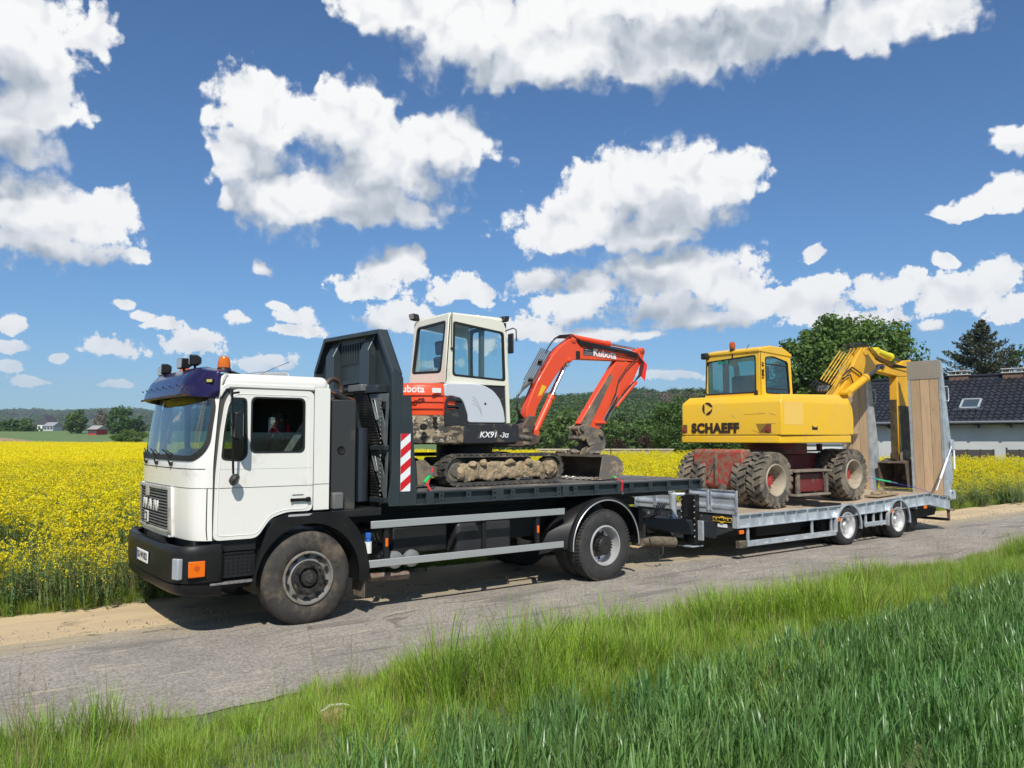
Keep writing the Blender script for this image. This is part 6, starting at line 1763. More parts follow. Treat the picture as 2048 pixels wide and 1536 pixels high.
def build_mini():
    T = thing('mini_excavator', 'small orange and pale grey tracked excavator with cream cab standing on the truck platform', 'excavator', (3.1, 1.22, 1.447))
    # tracks
    for (y0, y1) in ((.50, .80), (1.68, 1.98)):
        k = track(T, 2.13, 4.27, 1.449, 1.905, y0, y1)
        if y0 < 1:
            bx = []
            r = random.Random(4)
            for i in range(22):
                x = 2.44+i*.066; bx.append((x, .565, 1.655+r.uniform(-.012, .015), .085, .036, .112+r.uniform(0, .022)))
            bx += [(2.62, .53, 1.76, .07, .05, .05), (2.80, .53, 1.77, .06, .05, .045), (3.28, .54, 1.77, .10, .05, .05), (3.62, .54, 1.765, .07, .05, .05), (2.42, .55, 1.64, .07, .06, .10)]
            clay(k, 'clay_lumps', bx, 1, disp=.020)
            clay(k, 'clay_lump', [(4.03, .54, 1.675, .115, .045, .115), (4.03, .52, 1.675, .06, .05, .06)], 2, disp=.035)
    MB().box(2.5, 3.9, .8, 1.70, 1.58, 1.84).build('undercarriage', STEELM, T, bevel=.04)
    MB().cyl((2.95, 1.24, 1.84), (2.95, 1.24, 2.03), .42, n=32).build('slew_ring', BLACKM, T)
    # dozer blade at the left
    Bl = thing_part('dozer_blade', T, (1.7, 1.24, 1.6))
    m = MB(); m.prism([(1.60, 1.48), (1.66, 1.47), (1.64, 1.60), (1.65, 1.75), (1.69, 1.83), (1.66, 1.85), (1.60, 1.78), (1.58, 1.62)], .52, 1.96); m.build('blade', STEELM, Bl, bevel=.006)
    for y in (.62, 1.80):
        m = MB(); m.prism([(1.64, 1.50), (1.95, 1.46), (1.99, 1.62), (1.97, 1.76), (1.88, 1.83), (1.66, 1.80)], y-.02, y+.02); m.build('gusset', STEELM, Bl, bevel=.01)
        m = MB(); m.prism([(1.93, 1.60), (2.45, 1.56), (2.45, 1.68), (1.93, 1.76)], y+.08, y+.16); m.build('push_arm', STEELM, Bl, bevel=.01)
    # upper body, plan is round behind
    cx, cy, rr_ = 2.62, 1.24, 1.06
    def plan_side(r0, a0, a1, n): return [(cx+r0*math.cos(t), cy+r0*.72*math.sin(t)) for t in np.linspace(a0, a1, n)]
    def loft(levels, mat_, name, par, cap=True, bevel=0, angle=40):
        m = MB(); n = len(levels[0][1]); V = []
        for z, pts in levels: V += [(p[0], p[1], z) for p in pts]
        F = [(j*n+i, j*n+(i+1) % n, (j+1)*n+(i+1) % n, (j+1)*n+i) for j in range(len(levels)-1) for i in range(n)]
        if cap: F += [tuple(range(n)), tuple(range((len(levels)-1)*n, len(levels)*n))]
        m.add(V, F); return m.build(name, mat_, par, bevel=bevel, angle=angle)
    def rear(scale, xf, n=26):
        """closed outline: rear arc + straight sides up to x = xf"""
        arc = [(2.30-(1.06*scale-.06)*math.cos(t)*.84, 1.24+.745*scale*math.sin(t)) for t in np.linspace(math.pi/2, -math.pi/2, n)]
        return [(xf, 1.24+.745*scale)]+arc+[(xf, 1.24-.745*scale)]
    loft([(2.035, rear(.93, 2.44)), (2.06, rear(.985, 2.44)), (2.20, rear(1.0, 2.44)), (2.40, rear(1.0, 2.44)), (2.43, rear(.99, 2.44))], MUDDY, 'counterweight', T)
    hood = loft([(2.435, rear(.975, 2.12)), (2.60, rear(.99, 2.12)), (2.78, rear(.98, 2.12)), (2.845, rear(.955, 2.12)), (2.872, rear(.90, 2.12))], ORAN, 'engine_hood', T)
    m = MB(); 
    for z in (2.52, 2.61, 2.70):
        pts = rear(1.0, 2.11); m.tube([(x, y, z) for x, y in pts[1:-1]], .006, 5)
    m.build('hood_groove', mat('groove_dark_orange', (.30, .035, .012), .5), hood)
    text_part('hood_lettering', 'Kubota', .135, WHL, hood, face_m((1.62, .462+.10, 2.775), (.965, -.26, 0), (0, 0, 1)), ext=.004, bold=.003, sx=1.0)
    m = MB(); m.box(1.93, 2.07, .497, .502, 2.735, 2.80); m.build('white_sticker', WHR, hood)
    # muddy holes in the counterweight
    for (x, z, r) in ((1.80, 2.27, .045), (1.98, 2.33, .028), (1.98, 2.385, .026)):
        MB().cyl((x, .478, z), (x, .52, z), r, n=16).build('access_hole', RUBB, T)
    m = MB(); plate([[(2.13, 2.435), (2.13, 2.60), (2.155, 2.665), (2.22, 2.685), (2.38, 2.66), (2.435, 2.60), (2.50, 2.435), (2.50, 2.30), (2.13, 2.30)], rrect(2.17, 2.40, 2.575, 2.635, .02), rrect(2.17, 2.36, 2.51, 2.55, .018)], .485, .52, mb=m)
    m.build('vent_panel', DSK, T, bevel=.008)
    MB().box(2.16, 2.42, .505, .515, 2.50, 2.64).build('vent_void', RUBB, T)
    # skirt
    m = MB(); m.prism([(2.445, 2.04), (2.445, 2.325), (3.36, 2.325), (3.40, 2.30), (3.42, 2.10), (3.36, 2.05)], .487, .70); m.build('side_skirt', DSK, T, bevel=.015)
    text_part('model_lettering', 'KX91', .115, WHL, T, face_m((2.85, .4835, 2.165), (1, 0, 0), (0, 0, 1)), ext=.003, bold=.002, shear=.25, sx=1.12)
    text_part('model_suffix', '-3α', .105, WHL, T, face_m((3.125, .4835, 2.160), (1, 0, 0), (0, 0, 1)), ext=.003, bold=.001, shear=.25, sx=1.0)
    MB().box(2.44, 3.40, .55, 1.95, 2.03, 2.30).build('revolving_frame', BLACKM, T, bevel=.02)
    # pale side cover
    cov = [(2.125, 2.87), (2.60, 2.885), (2.80, 2.86), (2.95, 2.79), (3.06, 2.68), (3.13, 2.52), (3.16, 2.335), (2.505, 2.335), (2.505, 2.45), (2.44, 2.61), (2.385, 2.67), (2.22, 2.70), (2.125, 2.68)]
    m = MB(); m.prism(rpoly(cov, .05, 4), .488, .56); c_ = m.build('side_cover', PGREY, T, bevel=.022, seg=3)
    MB().cyl((2.80, .484, 2.605), (2.80, .50, 2.605), .017, n=14).build('lock', RUBB, c_)
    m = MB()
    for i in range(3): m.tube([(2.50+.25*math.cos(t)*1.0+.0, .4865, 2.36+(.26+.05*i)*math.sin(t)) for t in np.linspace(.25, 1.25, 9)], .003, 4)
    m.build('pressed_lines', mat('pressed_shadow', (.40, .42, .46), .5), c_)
    # cab
    Cb = thing_part('cab', T, (2.7, 1.0, 3.3)); y0, y1 = .545, 1.50
    side = [(2.16, 2.875), (2.225, 3.80), (2.27, 3.86), (2.95, 3.845), (3.16, 3.80), (3.215, 3.70), (3.265, 2.90), (3.285, 2.33), (3.225, 2.33), (3.20, 2.875)]
    win = rpoly([(2.295, 3.745), (3.165, 3.655), (3.195, 2.945), (2.285, 2.985)], .045)
    m = MB(); plate([side, win], y0, y0+.045, mb=m); m.build('cab_side', CREAM, Cb, bevel=.008)
    wi = inset(win, .028)
    m = MB(); plate([win, wi], y0-.006, y0+.03, mb=m); m.build('door_seal', RUBB, Cb)
    m = MB(); plate([wi], y0+.015, y0+.020, mb=m); m.build('door_window', GLASS2, Cb)
    m = MB(); plate([side, win], y1-.045, y1, mb=m); m.build('cab_side', CREAM, Cb)
    m = MB(); plate([wi], y1-.02, y1-.015, mb=m); m.build('far_window', GLASS2, Cb)
    m = MB(); m.prism([(2.70, 2.88), (3.21, 2.88), (3.225, 2.34), (3.10, 2.34)], .565, .585); m.build('door_lower', DSK, Cb)
    # rear face, slightly leaning
    def rearf(a, b, c, d, x_): return a
    rw = rpoly([(.62, 3.755), (1.40, 3.735), (1.46, 3.06), (.665, 3.03)], .06)
    m = MB(); plate([[(y0, 2.88), (y0, 3.86), (y1-.02, 3.83), (y1+.03, 2.88)], rw], 2.0, 2.04, 'x', m)
    m.v = [(x+.155+(z-2.88)*.072, y, z) for x, y, z in m.v]; m.build('cab_rear', CREAM, Cb, bevel=.012)
    rwi = inset(rw, .028); m = MB(); plate([rw, rwi], 1.994, 2.03, 'x', m); m.v = [(x+.155+(z-2.88)*.072, y, z) for x, y, z in m.v]; m.build('rear_seal', RUBB, Cb)
    m = MB(); plate([rwi], 2.012, 2.016, 'x', m); m.v = [(x+.155+(z-2.88)*.072, y, z) for x, y, z in m.v]; m.build('rear_window', GLASS2, Cb)
    m = MB(); m.box(2.245, 3.17, y0+.01, y1-.01, 3.79, 3.875); r_ = m.build('cab_roof', CREAM, Cb, bevel=.05, seg=4)
    m = MB(); plate([[(y0+.02, 2.9), (y0+.02, 3.80), (y1-.02, 3.80), (y1-.02, 2.9)], rrect(y0+.07, y1-.07, 2.75 if False else 2.96, 3.74, .05)], 3.20, 3.225, 'x', m); m.build('front_frame', RUBB, Cb)
    MB().box(2.2, 3.2, .60, 1.45, 2.30, 2.34).build('cab_floor', BLACKM, Cb)
    m = MB(); m.prism([(2.42, 2.90), (2.50, 2.90), (2.44, 3.30), (2.36, 3.30)], .80, 1.22); m.build('seat_back', SEATM, Cb, bevel=.04)
    m = MB(); m.prism([(2.36, 3.32), (2.42, 3.32), (2.40, 3.52), (2.34, 3.52)], .88, 1.14); m.build('headrest', SEATM, Cb, bevel=.035)
    MB().box(2.42, 2.85, .78, 1.24, 2.74, 2.90).build('seat_cushion', SEATM, Cb, bevel=.04)
    MB().box(2.80, 2.86, .60, .66, 2.34, 3.78).build('inner_post', mat('grey_door_post', (.15, .16, .16), .5), Cb)
    m = MB(); m.tube([(2.95, .9, 2.34), (2.95, .9, 2.95), (3.0, .9, 3.05)], .016, 6); m.tube([(3.0, 1.2, 2.34), (3.02, 1.2, 3.0)], .016, 6); m.ball((3.0, .9, 3.06), .03, 8, 6); m.build('levers', RUBB, Cb)
    MB().box(2.22, 2.30, .95, 1.35, 2.9, 3.12).build('inner_box', PGREY, Cb, bevel=.01)
    m = MB(); m.tube([(2.262, y0-.012, 3.87), (2.258, y0-.014, 3.45), (2.262, y0-.010, 3.38)], .007, 5); m.cyl((2.262, y0-.02, 3.36), (2.262, y0+.01, 3.36), .018, n=8); m.build('cab_cable', RUBB, Cb)
    m = MB(); m.box(2.165, 2.168, .66, .76, 2.90, 2.955); m.v = [(x+.006, y+.0, z+.03) for x, y, z in m.v]; m.build('yellow_sticker', YST, Cb)
    for (x, y, z, s_) in ((2.20, 1.46, 3.90, -1), (3.22, .62, 3.86, 1)):
        L = thing_part('work_light', Cb, (x, y, z)); m = MB(); m.box(x-.05, x+.05, y-.07, y+.07, z-.045, z+.045); m.v = [(a+.25*(c-z)*s_, b, c+.12*(a-x)*s_) for a, b, c in m.v]; m.build('lamp_housing', RUBB, L, bevel=.015)
        m = MB(); xx = x+.052*s_; m.box(min(xx, xx+.004*s_), max(xx, xx+.004*s_), y-.06, y+.06, z-.035, z+.035); m.v = [(a+.25*(c-z)*s_, b, c+.12*(a-x)*s_) for a, b, c in m.v]; m.build('lamp_lens', LENS, L)
    m = MB(); m.tube([(3.20, .56, 3.68), (3.19, .35, 3.70), (3.19, .28, 3.67), (3.19, .27, 3.50)], .009, 6); m.build('mirror_arm', RUBB, Cb)
    m = MB(); m.box(3.14, 3.17, .30, .42, 3.33, 3.62); m.build('mirror', RUBB, Cb, bevel=.03, seg=3)
    m = MB(); m.lathe([(0, 0), (.02, 0), (.022, .03), (0, .045)], (2.85, .75, 3.87), (0, 0, 1), 10); m.build('roof_plug', WHR, Cb)
    # swing post
    P_ = thing_part('swing_post', T, (4.0, 1.2, 2.3))
    m = MB(); m.prism([(3.36, 1.98), (4.02, 1.98), (4.25, 2.02), (4.30, 2.14), (4.12, 2.20), (4.20, 2.46), (4.06, 2.48), (3.92, 2.30), (3.70, 2.28), (3.36, 2.26)], 1.08, 1.32); m.build('post_casting', mat('rusty_casting', (.06, .045, .04), .7, col2=(.12, .08, .06), ns=7, bump=.004), P_, bevel=.02)
    m = MB(); m.cyl((3.50, .70, 2.13), (3.95, .92, 2.11), .045); m.build('swing_cylinder', STEELM, P_)
    for z in (2.05, 2.24): MB().cyl((4.0, 1.2, z-.03), (4.0, 1.2, z+.03), .14, n=20).build('post_lug', STEELM, P_)
    # boom
    Bm = thing_part('boom', T, (4.1, 1.2, 2.4)); ya, yb = 1.12, 1.28
    out = [(4.03, 2.40), (4.02, 2.48), (4.07, 2.66), (4.25, 3.01), (4.56, 3.44), (4.71, 3.59), (4.84, 3.68), (4.94, 3.75), (5.06, 3.76), (5.25, 3.70), (6.40, 3.615), (6.50, 3.66), (6.60, 3.72), (6.68, 3.72), (6.72, 3.66), (6.66, 3.52), (6.50, 3.46), (6.36, 3.46), (5.16, 3.425), (5.00, 3.40), (4.84, 3.335), (4.66, 3.15), (4.38, 2.80), (4.24, 2.58), (4.20, 2.42), (4.12, 2.34), (4.06, 2.35)]
    m = MB(); m.prism(out, ya, yb); m.build('boom_beam', ORAN, Bm, bevel=.010)
    for (x, z, r) in ((4.11, 2.40, .068), (6.63, 3.665, .05), (4.93, 3.40, .045), (5.02, 3.74, .05)):
        m = MB(); m.cyl((x, ya-.018, z), (x, yb+.018, z), r, n=20); m.cyl((x, ya-.026, z), (x, yb+.026, z), r*.5, n=14); m.build('pivot_boss', ORAN, Bm, bevel=.004)
    for (x, z, r) in ((4.11, 2.40, .03), (6.63, 3.665, .026)): MB().cyl((x, ya-.031, z), (x, ya-.025, z), r, n=12).build('pin_end', STEELM, Bm)
    text_part('boom_lettering', 'Kubota', .180, WHL, Bm, face_m((5.72, ya-.008, 3.545), (1, 0, -.05), (0, 0, 1)), ext=.003, bold=.006)
    m = MB(); m.box(5.24, 5.50, ya-.004, ya-.0005, 3.50, 3.62); m.build('dark_sticker', mat('dark_decal', (.035, .03, .035), .4), Bm)
    m = MB(); m.box(5.07, 5.16, ya-.008, ya-.0005, 3.43, 3.56); m.build('lamp_bracket', RUBB, Bm, bevel=.004)
    m = MB(); m.box(5.255, 5.485, ya-.0045, ya-.004, 3.508, 3.516); m.box(5.255, 5.485, ya-.0045, ya-.004, 3.53, 3.537); m.box(5.255, 5.485, ya-.0045, ya-.004, 3.552, 3.559); m.box(5.27, 5.47, ya-.0045, ya-.004, 3.588, 3.604); m.build('decal_lines', mat('decal_grey', (.3, .3, .3), .5), Bm)
    m = MB(); m.prism([(4.26, 2.78), (4.34, 2.81), (4.44, 2.94), (4.35, 2.97)], ya-.003, ya-.0005); m.build('yellow_sticker', YST, Bm)
    cyl_part(Bm, 'lift_cylinder', (4.26, 1.20, 2.20), (4.93, 1.20, 3.33), .056, .024, .52, ORAN, CHROME)
    m = MB(); m.bar((4.50, 1.33, 2.50), (5.02, 1.33, 3.36), .04, .05); m.build('cylinder_guard', ORAN, Bm, bevel=.006)
    cyl_part(Bm, 'arm_cylinder', (5.04, 1.20, 3.80), (6.60, 1.20, 3.69), .045, .022, .55, ORAN, CHROME)
    # dipper
    Dp = thing_part('dipper_arm', T, (6.4, 1.2, 3.5))
    dip = [(6.02, 3.45), (6.38, 3.44), (6.56, 3.60), (6.66, 3.72), (6.71, 3.66), (6.62, 3.46), (6.42, 3.12), (6.12, 2.84), (5.86, 2.56), (5.62, 2.26), (5.52, 2.20), (5.34, 2.24), (5.16, 2.36), (5.50, 2.80)]
    m = MB(); m.prism(dip, 1.135, 1.265); m.build('arm_beam', ORAN, Dp, bevel=.010)
    m = MB(); m.prism([(5.86, 3.22), (5.17, 2.36), (5.34, 2.25), (5.44, 2.42), (5.92, 3.16)], 1.128, 1.1345); m.build('grimy_edge', STEELM, Dp)
    cyl_part(Dp, 'bucket_cylinder', (6.42, 1.10, 3.08), (5.62, 1.14, 2.32), .036, .017, .55, ORAN, CHROME)
    m = MB(); m.box(5.50, 5.74, 1.10, 1.30, 2.36, 2.40); m.build('arm_collar', ORAN, Dp, bevel=.01)
    m = MB(); m.prism([(6.58, 3.56), (6.74, 3.42), (6.68, 3.13), (6.52, 3.24)], 1.10, 1.104); m.build('warning_flag', mat('red_flag_cloth', (.85, .03, .025), .7), Dp)
    # hoses along boom and arm
    rh = random.Random(2)
    m = MB()
    for i in range(5):
        o = i*.034; yy = ya-.02+.035*i
        m.tube([(3.96+o*.2, yy, 2.42), (3.82+o*.9, yy, 2.58), (3.84+o*.7, yy, 2.78-o*.2), (3.98+o*.4, yy, 2.90-o*.2), (4.12-o*.2, yy, 3.00+o*.1)], .015, 7)
    m.build('base_hoses', HOSE, Bm)
    m = MB()
    for i in range(6):
        yy = ya+.005+.026*i; o = .012*i
        m.tube([(4.16-o*1.2, yy, 2.98+o*1.0), (4.52-o*1.2, yy, 3.52+o*1.0)], .0105, 6)
    m.build('boom_pipes', PIPE, Bm)
    m = MB(); m.bar((4.10, 1.10, 3.06), (4.24, 1.30, 3.00), .07, .03); m.build('pipe_clamp', RUBB, Bm); m = MB(); m.bar((4.30, 1.10, 3.36), (4.44, 1.30, 3.30), .07, .03); m.build('pipe_clamp', RUBB, Bm)
    m = MB()
    for i in range(4):
        yy = ya+.0+.04*i
        m.tube([(4.42+.03*i, yy, 3.50), (4.56+.03*i, yy, 3.68), (4.72, yy, 3.79-.01*i), (4.95, yy-.02, 3.82-.015*i), (5.16, ya-.025, 3.73-.02*i), (5.5, ya-.02-.01*i, 3.70-.022*i), (6.1, ya-.02-.01*i, 3.66-.025*i), (6.48, ya-.035, 3.60-.02*i)], .010, 7)
    m.build('boom_hoses', HOSE, Bm)
    m = MB()
    for i in range(3):
        m.tube([(6.48, ya-.03, 3.60), (6.56+.03*i, ya-.05, 3.44), (6.50+.03*i, ya-.04, 3.22), (6.30-.04*i, ya-.03, 2.98), (6.06, ya-.02, 2.76+.03*i), (5.86-.04*i, ya, 2.54), (5.68, ya, 2.34)], .009, 7)
    m.tube([(6.45, ya-.02, 3.5), (6.22, ya-.03, 3.34), (6.02, ya-.03, 3.12), (5.95, ya-.03, 2.9), (5.80, ya-.01, 2.6)], .009, 7)
    m.tube([(5.62, ya-.02, 2.35), (5.66, ya-.06, 2.18), (5.80, ya-.06, 2.0), (5.80, ya-.05, 1.85)], .008, 6)
    m.build('arm_hoses', HOSE, Dp)
    m = MB(); m.tube([(6.00, ya-.03, 2.88), (5.66, ya-.02, 2.42)], .009, 6); m.tube([(6.08, ya-.03, 2.84), (5.74, ya-.02, 2.40)], .009, 6); m.build('arm_pipes', PIPE, Dp)
    # coupler and bucket
    Q = thing_part('quick_coupler', T, (5.5, 1.2, 2.1))
    for y in (1.08, 1.30):
        m = MB(); m.prism([(5.06, 2.30), (5.20, 2.35), (5.40, 2.30), (5.60, 2.26), (5.70, 2.05), (5.66, 1.93), (5.36, 1.90), (5.30, 2.00), (5.24, 2.10), (5.08, 2.20)], y-.015, y+.015); m.build('coupler_plate', STEELM, Q, bevel=.01)
    for (x, z) in ((5.13, 2.28), (5.14, 2.12), (5.56, 2.18)): MB().cyl((x, 1.02, z), (x, 1.36, z), .042, n=14).build('coupler_pin', STEELM, Q)
    clay(Q, 'mud_crust', [(5.13, 1.15, 2.12, .06, .10, .04), (5.36, 1.08, 2.00, .06, .06, .05)], 7, STEELM, disp=.03)
    Bk = thing_part('bucket', T, (5.3, 1.22, 1.6)); b0, b1 = .50, 1.98
    prof = [(5.06, 1.83), (5.20, 1.86), (5.38, 1.83), (5.50, 1.74), (5.53, 1.62), (5.47, 1.53), (5.34, 1.475), (5.10, 1.465), (4.98, 1.462)]
    inner = [(x-.0, z) for x, z in prof]
    m = MB(); n = len(prof); pr2 = [(x+(5.2-x)*.05, z+(1.66-z)*.09) for x, z in prof]
    V = [(x, b0, z) for x, z in prof]+[(x, b1, z) for x, z in prof]+[(x, b1, z) for x, z in pr2]+[(x, b0, z) for x, z in pr2]
    m.add(V, [(k*n+i, k*n+i+1, ((k+1) % 4)*n+i+1, ((k+1) % 4)*n+i) for k in range(4) for i in range(n-1)]+[(0, n, 2*n, 3*n), (n-1, 2*n-1, 3*n-1, 4*n-1)]); m.build('bucket_shell', BUCK, Bk, angle=50)
    for y in (b0-.012, b1): m = MB(); m.prism(prof, y, y+.012); m.build('bucket_side', mat('scoured_steel', (.20, .18, .16), .5, metal=.4, col2=(.26, .20, .14), ns=4, dirt=(.33, .25, .17), dlo=.5, dhi=.6, ds=4), Bk, bevel=.003)
    m = MB(); m.bar((5.05, b0, 1.84), (5.05, b1, 1.84), .05, .035); m.build('bucket_rim', STEELM, Bk)
    for y in (1.0, 1.12, 1.30, 1.42): m = MB(); m.prism([(5.14, 1.84), (5.46, 1.78), (5.50, 1.95), (5.38, 2.0), (5.20, 1.95)], y-.012, y+.012); m.build('bucket_ear', STEELM, Bk, bevel=.006)
    m = MB(); m.lathe([(0, 0), (.14, 0), (.14, .01), (0, .012)], (5.20, 1.0, 1.66), n=20); 
    clay(Bk, 'mud_lumps', [(5.20, .85, 1.88, .09, .16, .04), (5.18, 1.28, 1.89, .08, .12, .05), (5.3, 1.7, 1.88, .08, .2, .035), (5.10, .8, 1.47, .10, .22, .018)], 8, STEELM, disp=.03)
    return T
build_mini()

# ================================================================== THE TRAILER
PLANK = mat('larch_plank', (.58, .41, .255), .75, col2=(.50, .345, .205), ns=3.0, stretch=(6, 6, .7), dirt=(.20, .13, .08), dlo=.66, dhi=.74, ds=7, rand=.12)
DECKW = mat('dusty_board_deck', (.42, .32, .22), .9, col2=(.34, .265, .19), ns=3, dirt=(.50, .40, .27), dlo=.5, dhi=.65, ds=2, rand=.12)
TREADP = mat('checker_plate', (.44, .41, .36), .45, metal=.35, rvar=.1)
def build_trailer():
    T = thing('low_loader_trailer', 'new galvanised two axle low loader trailer with raised plank ramps, behind the white truck', 'trailer', (11.5, 1.22, .4))
    WY = 2.46
    top = [(7.76, .800), (11.30, .797), (14.53, .905), (15.61, .748)]
    def zt(x): return float(np.interp(x, [p[0] for p in top], [p[1] for p in top]))
    # deck boards
    for i in range(12):
        y0 = .07+i*.195
        for (xa, xb) in ((7.80, 11.30), (11.305, 14.53), (14.535, 15.45)):
            m = MB(); za, zb = zt(xa)-.008, zt(xb)-.008
            m.add([(xa, y0, za), (xb, y0, zb), (xb, y0+.185, zb), (xa, y0+.185, za), (xa, y0, za-.03), (xb, y0, zb-.03), (xb, y0+.185, zb-.03), (xa, y0+.185, za-.03)],
                  [(0, 1, 2, 3), (7, 6, 5, 4), (0, 4, 5, 1), (1, 5, 6, 2), (2, 6, 7, 3), (3, 7, 4, 0)])
            m.build('deck_board', DECKW, T)
    for sg in (1, -1):
        def yv(a, b): return sorted((a, b)) if sg == 1 else sorted((WY-a, WY-b))
        S = thing_part('side_frame', T, (11, 0 if sg == 1 else WY, .7))
        H = .225
        lo = [(7.76, .80-.235), (11.30, .797-H), (14.53, .905-H-.04), (15.61, .748-H-.06)]
        m = MB(); m.prism(top+lo[::-1], *yv(.050, .060)); m.build('web', GALV, S)
        for (nm, pts, dz) in (('top_flange', top, -.010), ('bottom_flange', lo, .006)):
            for i in range(3):
                a, b = pts[i], pts[i+1]; ym = sum(yv(.0, .062))/2
                m = MB(); m.bar((a[0], ym, a[1]+dz), (b[0], ym, b[1]+dz), .064, .014); m.build(nm, GALV, S)
        x = 7.78; k = 0
        while x < 15.62:
            if k and abs(x-11.24) > .30 or not k:
                z1 = zt(x)-.014; z0 = float(np.interp(x, [p[0] for p in lo], [p[1] for p in lo]))+.012
                m = MB(); w = .016 if k else .03; y0, y1 = yv(.004, .050); m.box(x-w/2, x+w/2, y0, y1, z0, z1); m.build('rib', GALV, S)
                m = MB(); y0, y1 = yv(-.003, .004); m.box(x-w, x+w*1.2, y0, y1, z0+.004, z1-.004); 
                if k % 2 == 0: m.build('rib_cap', GALV, S)
            x += .345; k += 1
        m = MB(); m.box(7.755, 7.775, *yv(-.004, .10), .565, .80); m.build('front_cap', GALV, S)
        # mudguards rising over the side frame
        for xc in (11.24, 13.19):
            V = []; m = MB()
            angs = list(range(-8, 189, 7))
            for a in angs:
                for rr, t in ((.432, -.022), (.470, -.022), (.470, .045), (.458, .045), (.458, -.0), (.432, .0)): V.append((xc+rr*math.cos(R(a)), (t if sg == 1 else WY-t), .365+rr*math.sin(R(a))))
            m.add(V, [(6*i+j, 6*i+(j+1) % 6, 6*i+6+(j+1) % 6, 6*i+6+j) for i in range(len(angs)-1) for j in range(6)]); m.build('mudguard', GALV, S, angle=40)
            m = MB(); m.box(xc+.47, xc+.475, *yv(.02, .30), .12, .45); m.build('mud_flap', RUBB, S)
        # side protection
        MB().box(8.03, 10.79, *yv(-.008, .030), .235, .335).build('guard_rail', GALV, S, bevel=.006)
        for i in range(4): MB().box(8.5+i*.6, 8.62+i*.6, *yv(-.0105, -.0085), .265, .285).build('slot_mark', mat('pale_slot', (.62, .65, .68), .5), S)
        MB().box(7.82, 8.028, *yv(-.012, .10), .215, .345).build('rubber_buffer', mat('muddy_buffer', (.035, .033, .03), .7, col2=(.16, .13, .09), ns=16), S, bevel=.015)
        MB().box(11.85, 12.66, *yv(-.008, .030), .325, .415).build('guard_rail', GALV, S, bevel=.006)
        for x in (8.10, 10.05, 10.70, 11.95, 12.25, 12.55): MB().box(x-.025, x+.025, *yv(.032, .06), .30, .60).build('guard_post', GALV, S)
        for x, z in ((7.86, .50), (10.88, .53), (12.86, .59), (14.33, .60)):
            MB().box(x-.055, x+.055, *yv(-.022, .012), z-.035, z+.03).build('side_marker', ORANGEL, S, bevel=.008)
        # wheels
        for xc in (11.24, 13.19):
            y = .015 if sg == 1 else WY-.015
            wheel(T, (xc, y, .395), .395, .235, .255, 'dish', side=-sg, tyre=TYRE3, rim=RIMS, n=48)
            wheel(T, (xc, y+.27*sg, .395), .395, .235, .255, 'dish', side=-sg, tyre=TYRE3, rim=RIMS, n=32)
    for xc in (11.24, 13.19): MB().cyl((xc, .3, .395), (xc, WY-.3, .395), .07).build('axle', BLACKM, T)
    for y in (.62, 1.72): MB().box(7.8, 15.3, y, y+.12, .34, .56).build('main_beam', BLACKM, T, bevel=.01)
    for i in range(9): MB().box(8.1+i*.85, 8.18+i*.85, .07, WY-.07, .56, .70).build('cross_member', GALV, T)
    MB().box(8.9, 10.3, .45, .62, .30, .60).build('valve_box', BLACKM, T, bevel=.02)
    MB().box(14.2, 14.6, .30, .60, .12, .52).build('tool_box', BLACKM, T, bevel=.05, seg=3)
    m = MB(); m.prism([(14.6, .30), (15.5, .34), (15.6, .52), (14.5, .60)], .35, 2.1); m.build('rear_crossbeam', BLACKM, T, bevel=.01)
    MB().box(15.50, 15.56, .05, WY-.05, .22, .28).build('rear_bumper', BLACKM, T)
    m = MB(); m.cyl((15.56, .10, .46), (15.80, .05, .46), .025); m.box(15.55, 15.58, .04, .10, .22, .50); m.build('corner_bracket', RUST, T)
    # front wall panels with corrugations
    for (a, b) in ((.0, .55), (.62, 1.02), (1.42, 1.86), (1.90, 2.42)):
        P_ = thing_part('front_panel', T, (7.75, (a+b)/2, 1.0)); zz_ = [.86+.34*i/24 for i in range(25)]
        prof = [(7.752-.020*max(0, math.sin((z-.86)*math.pi*3.4/.34*1.0))**.5 if math.sin((z-.86)*math.pi*3.4/.34) > 0 else 7.752, z) for z in zz_]
        m = MB(); n = len(prof); V = [(x, a, z) for x, z in prof]+[(x, b, z) for x, z in prof]
        m.add(V, [(i, i+1, n+i+1, n+i) for i in range(n-1)]); m.build('corrugated_sheet', GALV, P_, angle=60)
        m = MB(); m.bar((7.745, a, .84), (7.745, a, 1.215), .035, .03); m.build('panel_edge', GALV, P_); m = MB(); m.bar((7.745, b, .84), (7.745, b, 1.215), .035, .03); m.build('panel_edge', GALV, P_)
        m = MB(); m.bar((7.745, a, 1.205), (7.745, b, 1.205), .03, .02); m.build('panel_cap', GALV, P_)
    MB().box(7.745, 7.765, .0, WY, .80, .86).build('front_sill', GALV, T)
    m = MB(); m.prism([(.0, .565), (.0, .80), (2.46, .80), (2.46, .565), (1.9, .30), (.9, .24)], 7.77, 7.79, 'x'); m.build('front_bulkhead', mat('dark_bulkhead', (.06, .065, .07), .45, metal=.3, dirt=(.2, .19, .17), dlo=.6, dhi=.68, ds=12), T)
    m = MB(); pts = rrect(.10, .52, .655, .735, .02); m.prism(pts, 7.735, 7.744, 'x'); st = m.build('maker_badge', YST, T, bevel=.003)
    m = MB(); m.cyl((7.733, .31, .695), (7.7425, .31, .695), .062, n=24); m.build('badge_disc', YST, st)
    text_part('badge_lettering', 'HUMBAUR', .068, INK, st, face_m((7.7315, .31, .695), (0, -1, 0), (0, 0, 1)), ext=.002, bold=.0035, sx=1.35)
    m = MB(); m.box(7.755, 7.768, .22, .42, .56, .62); m.build('white_decal', WHR, st)
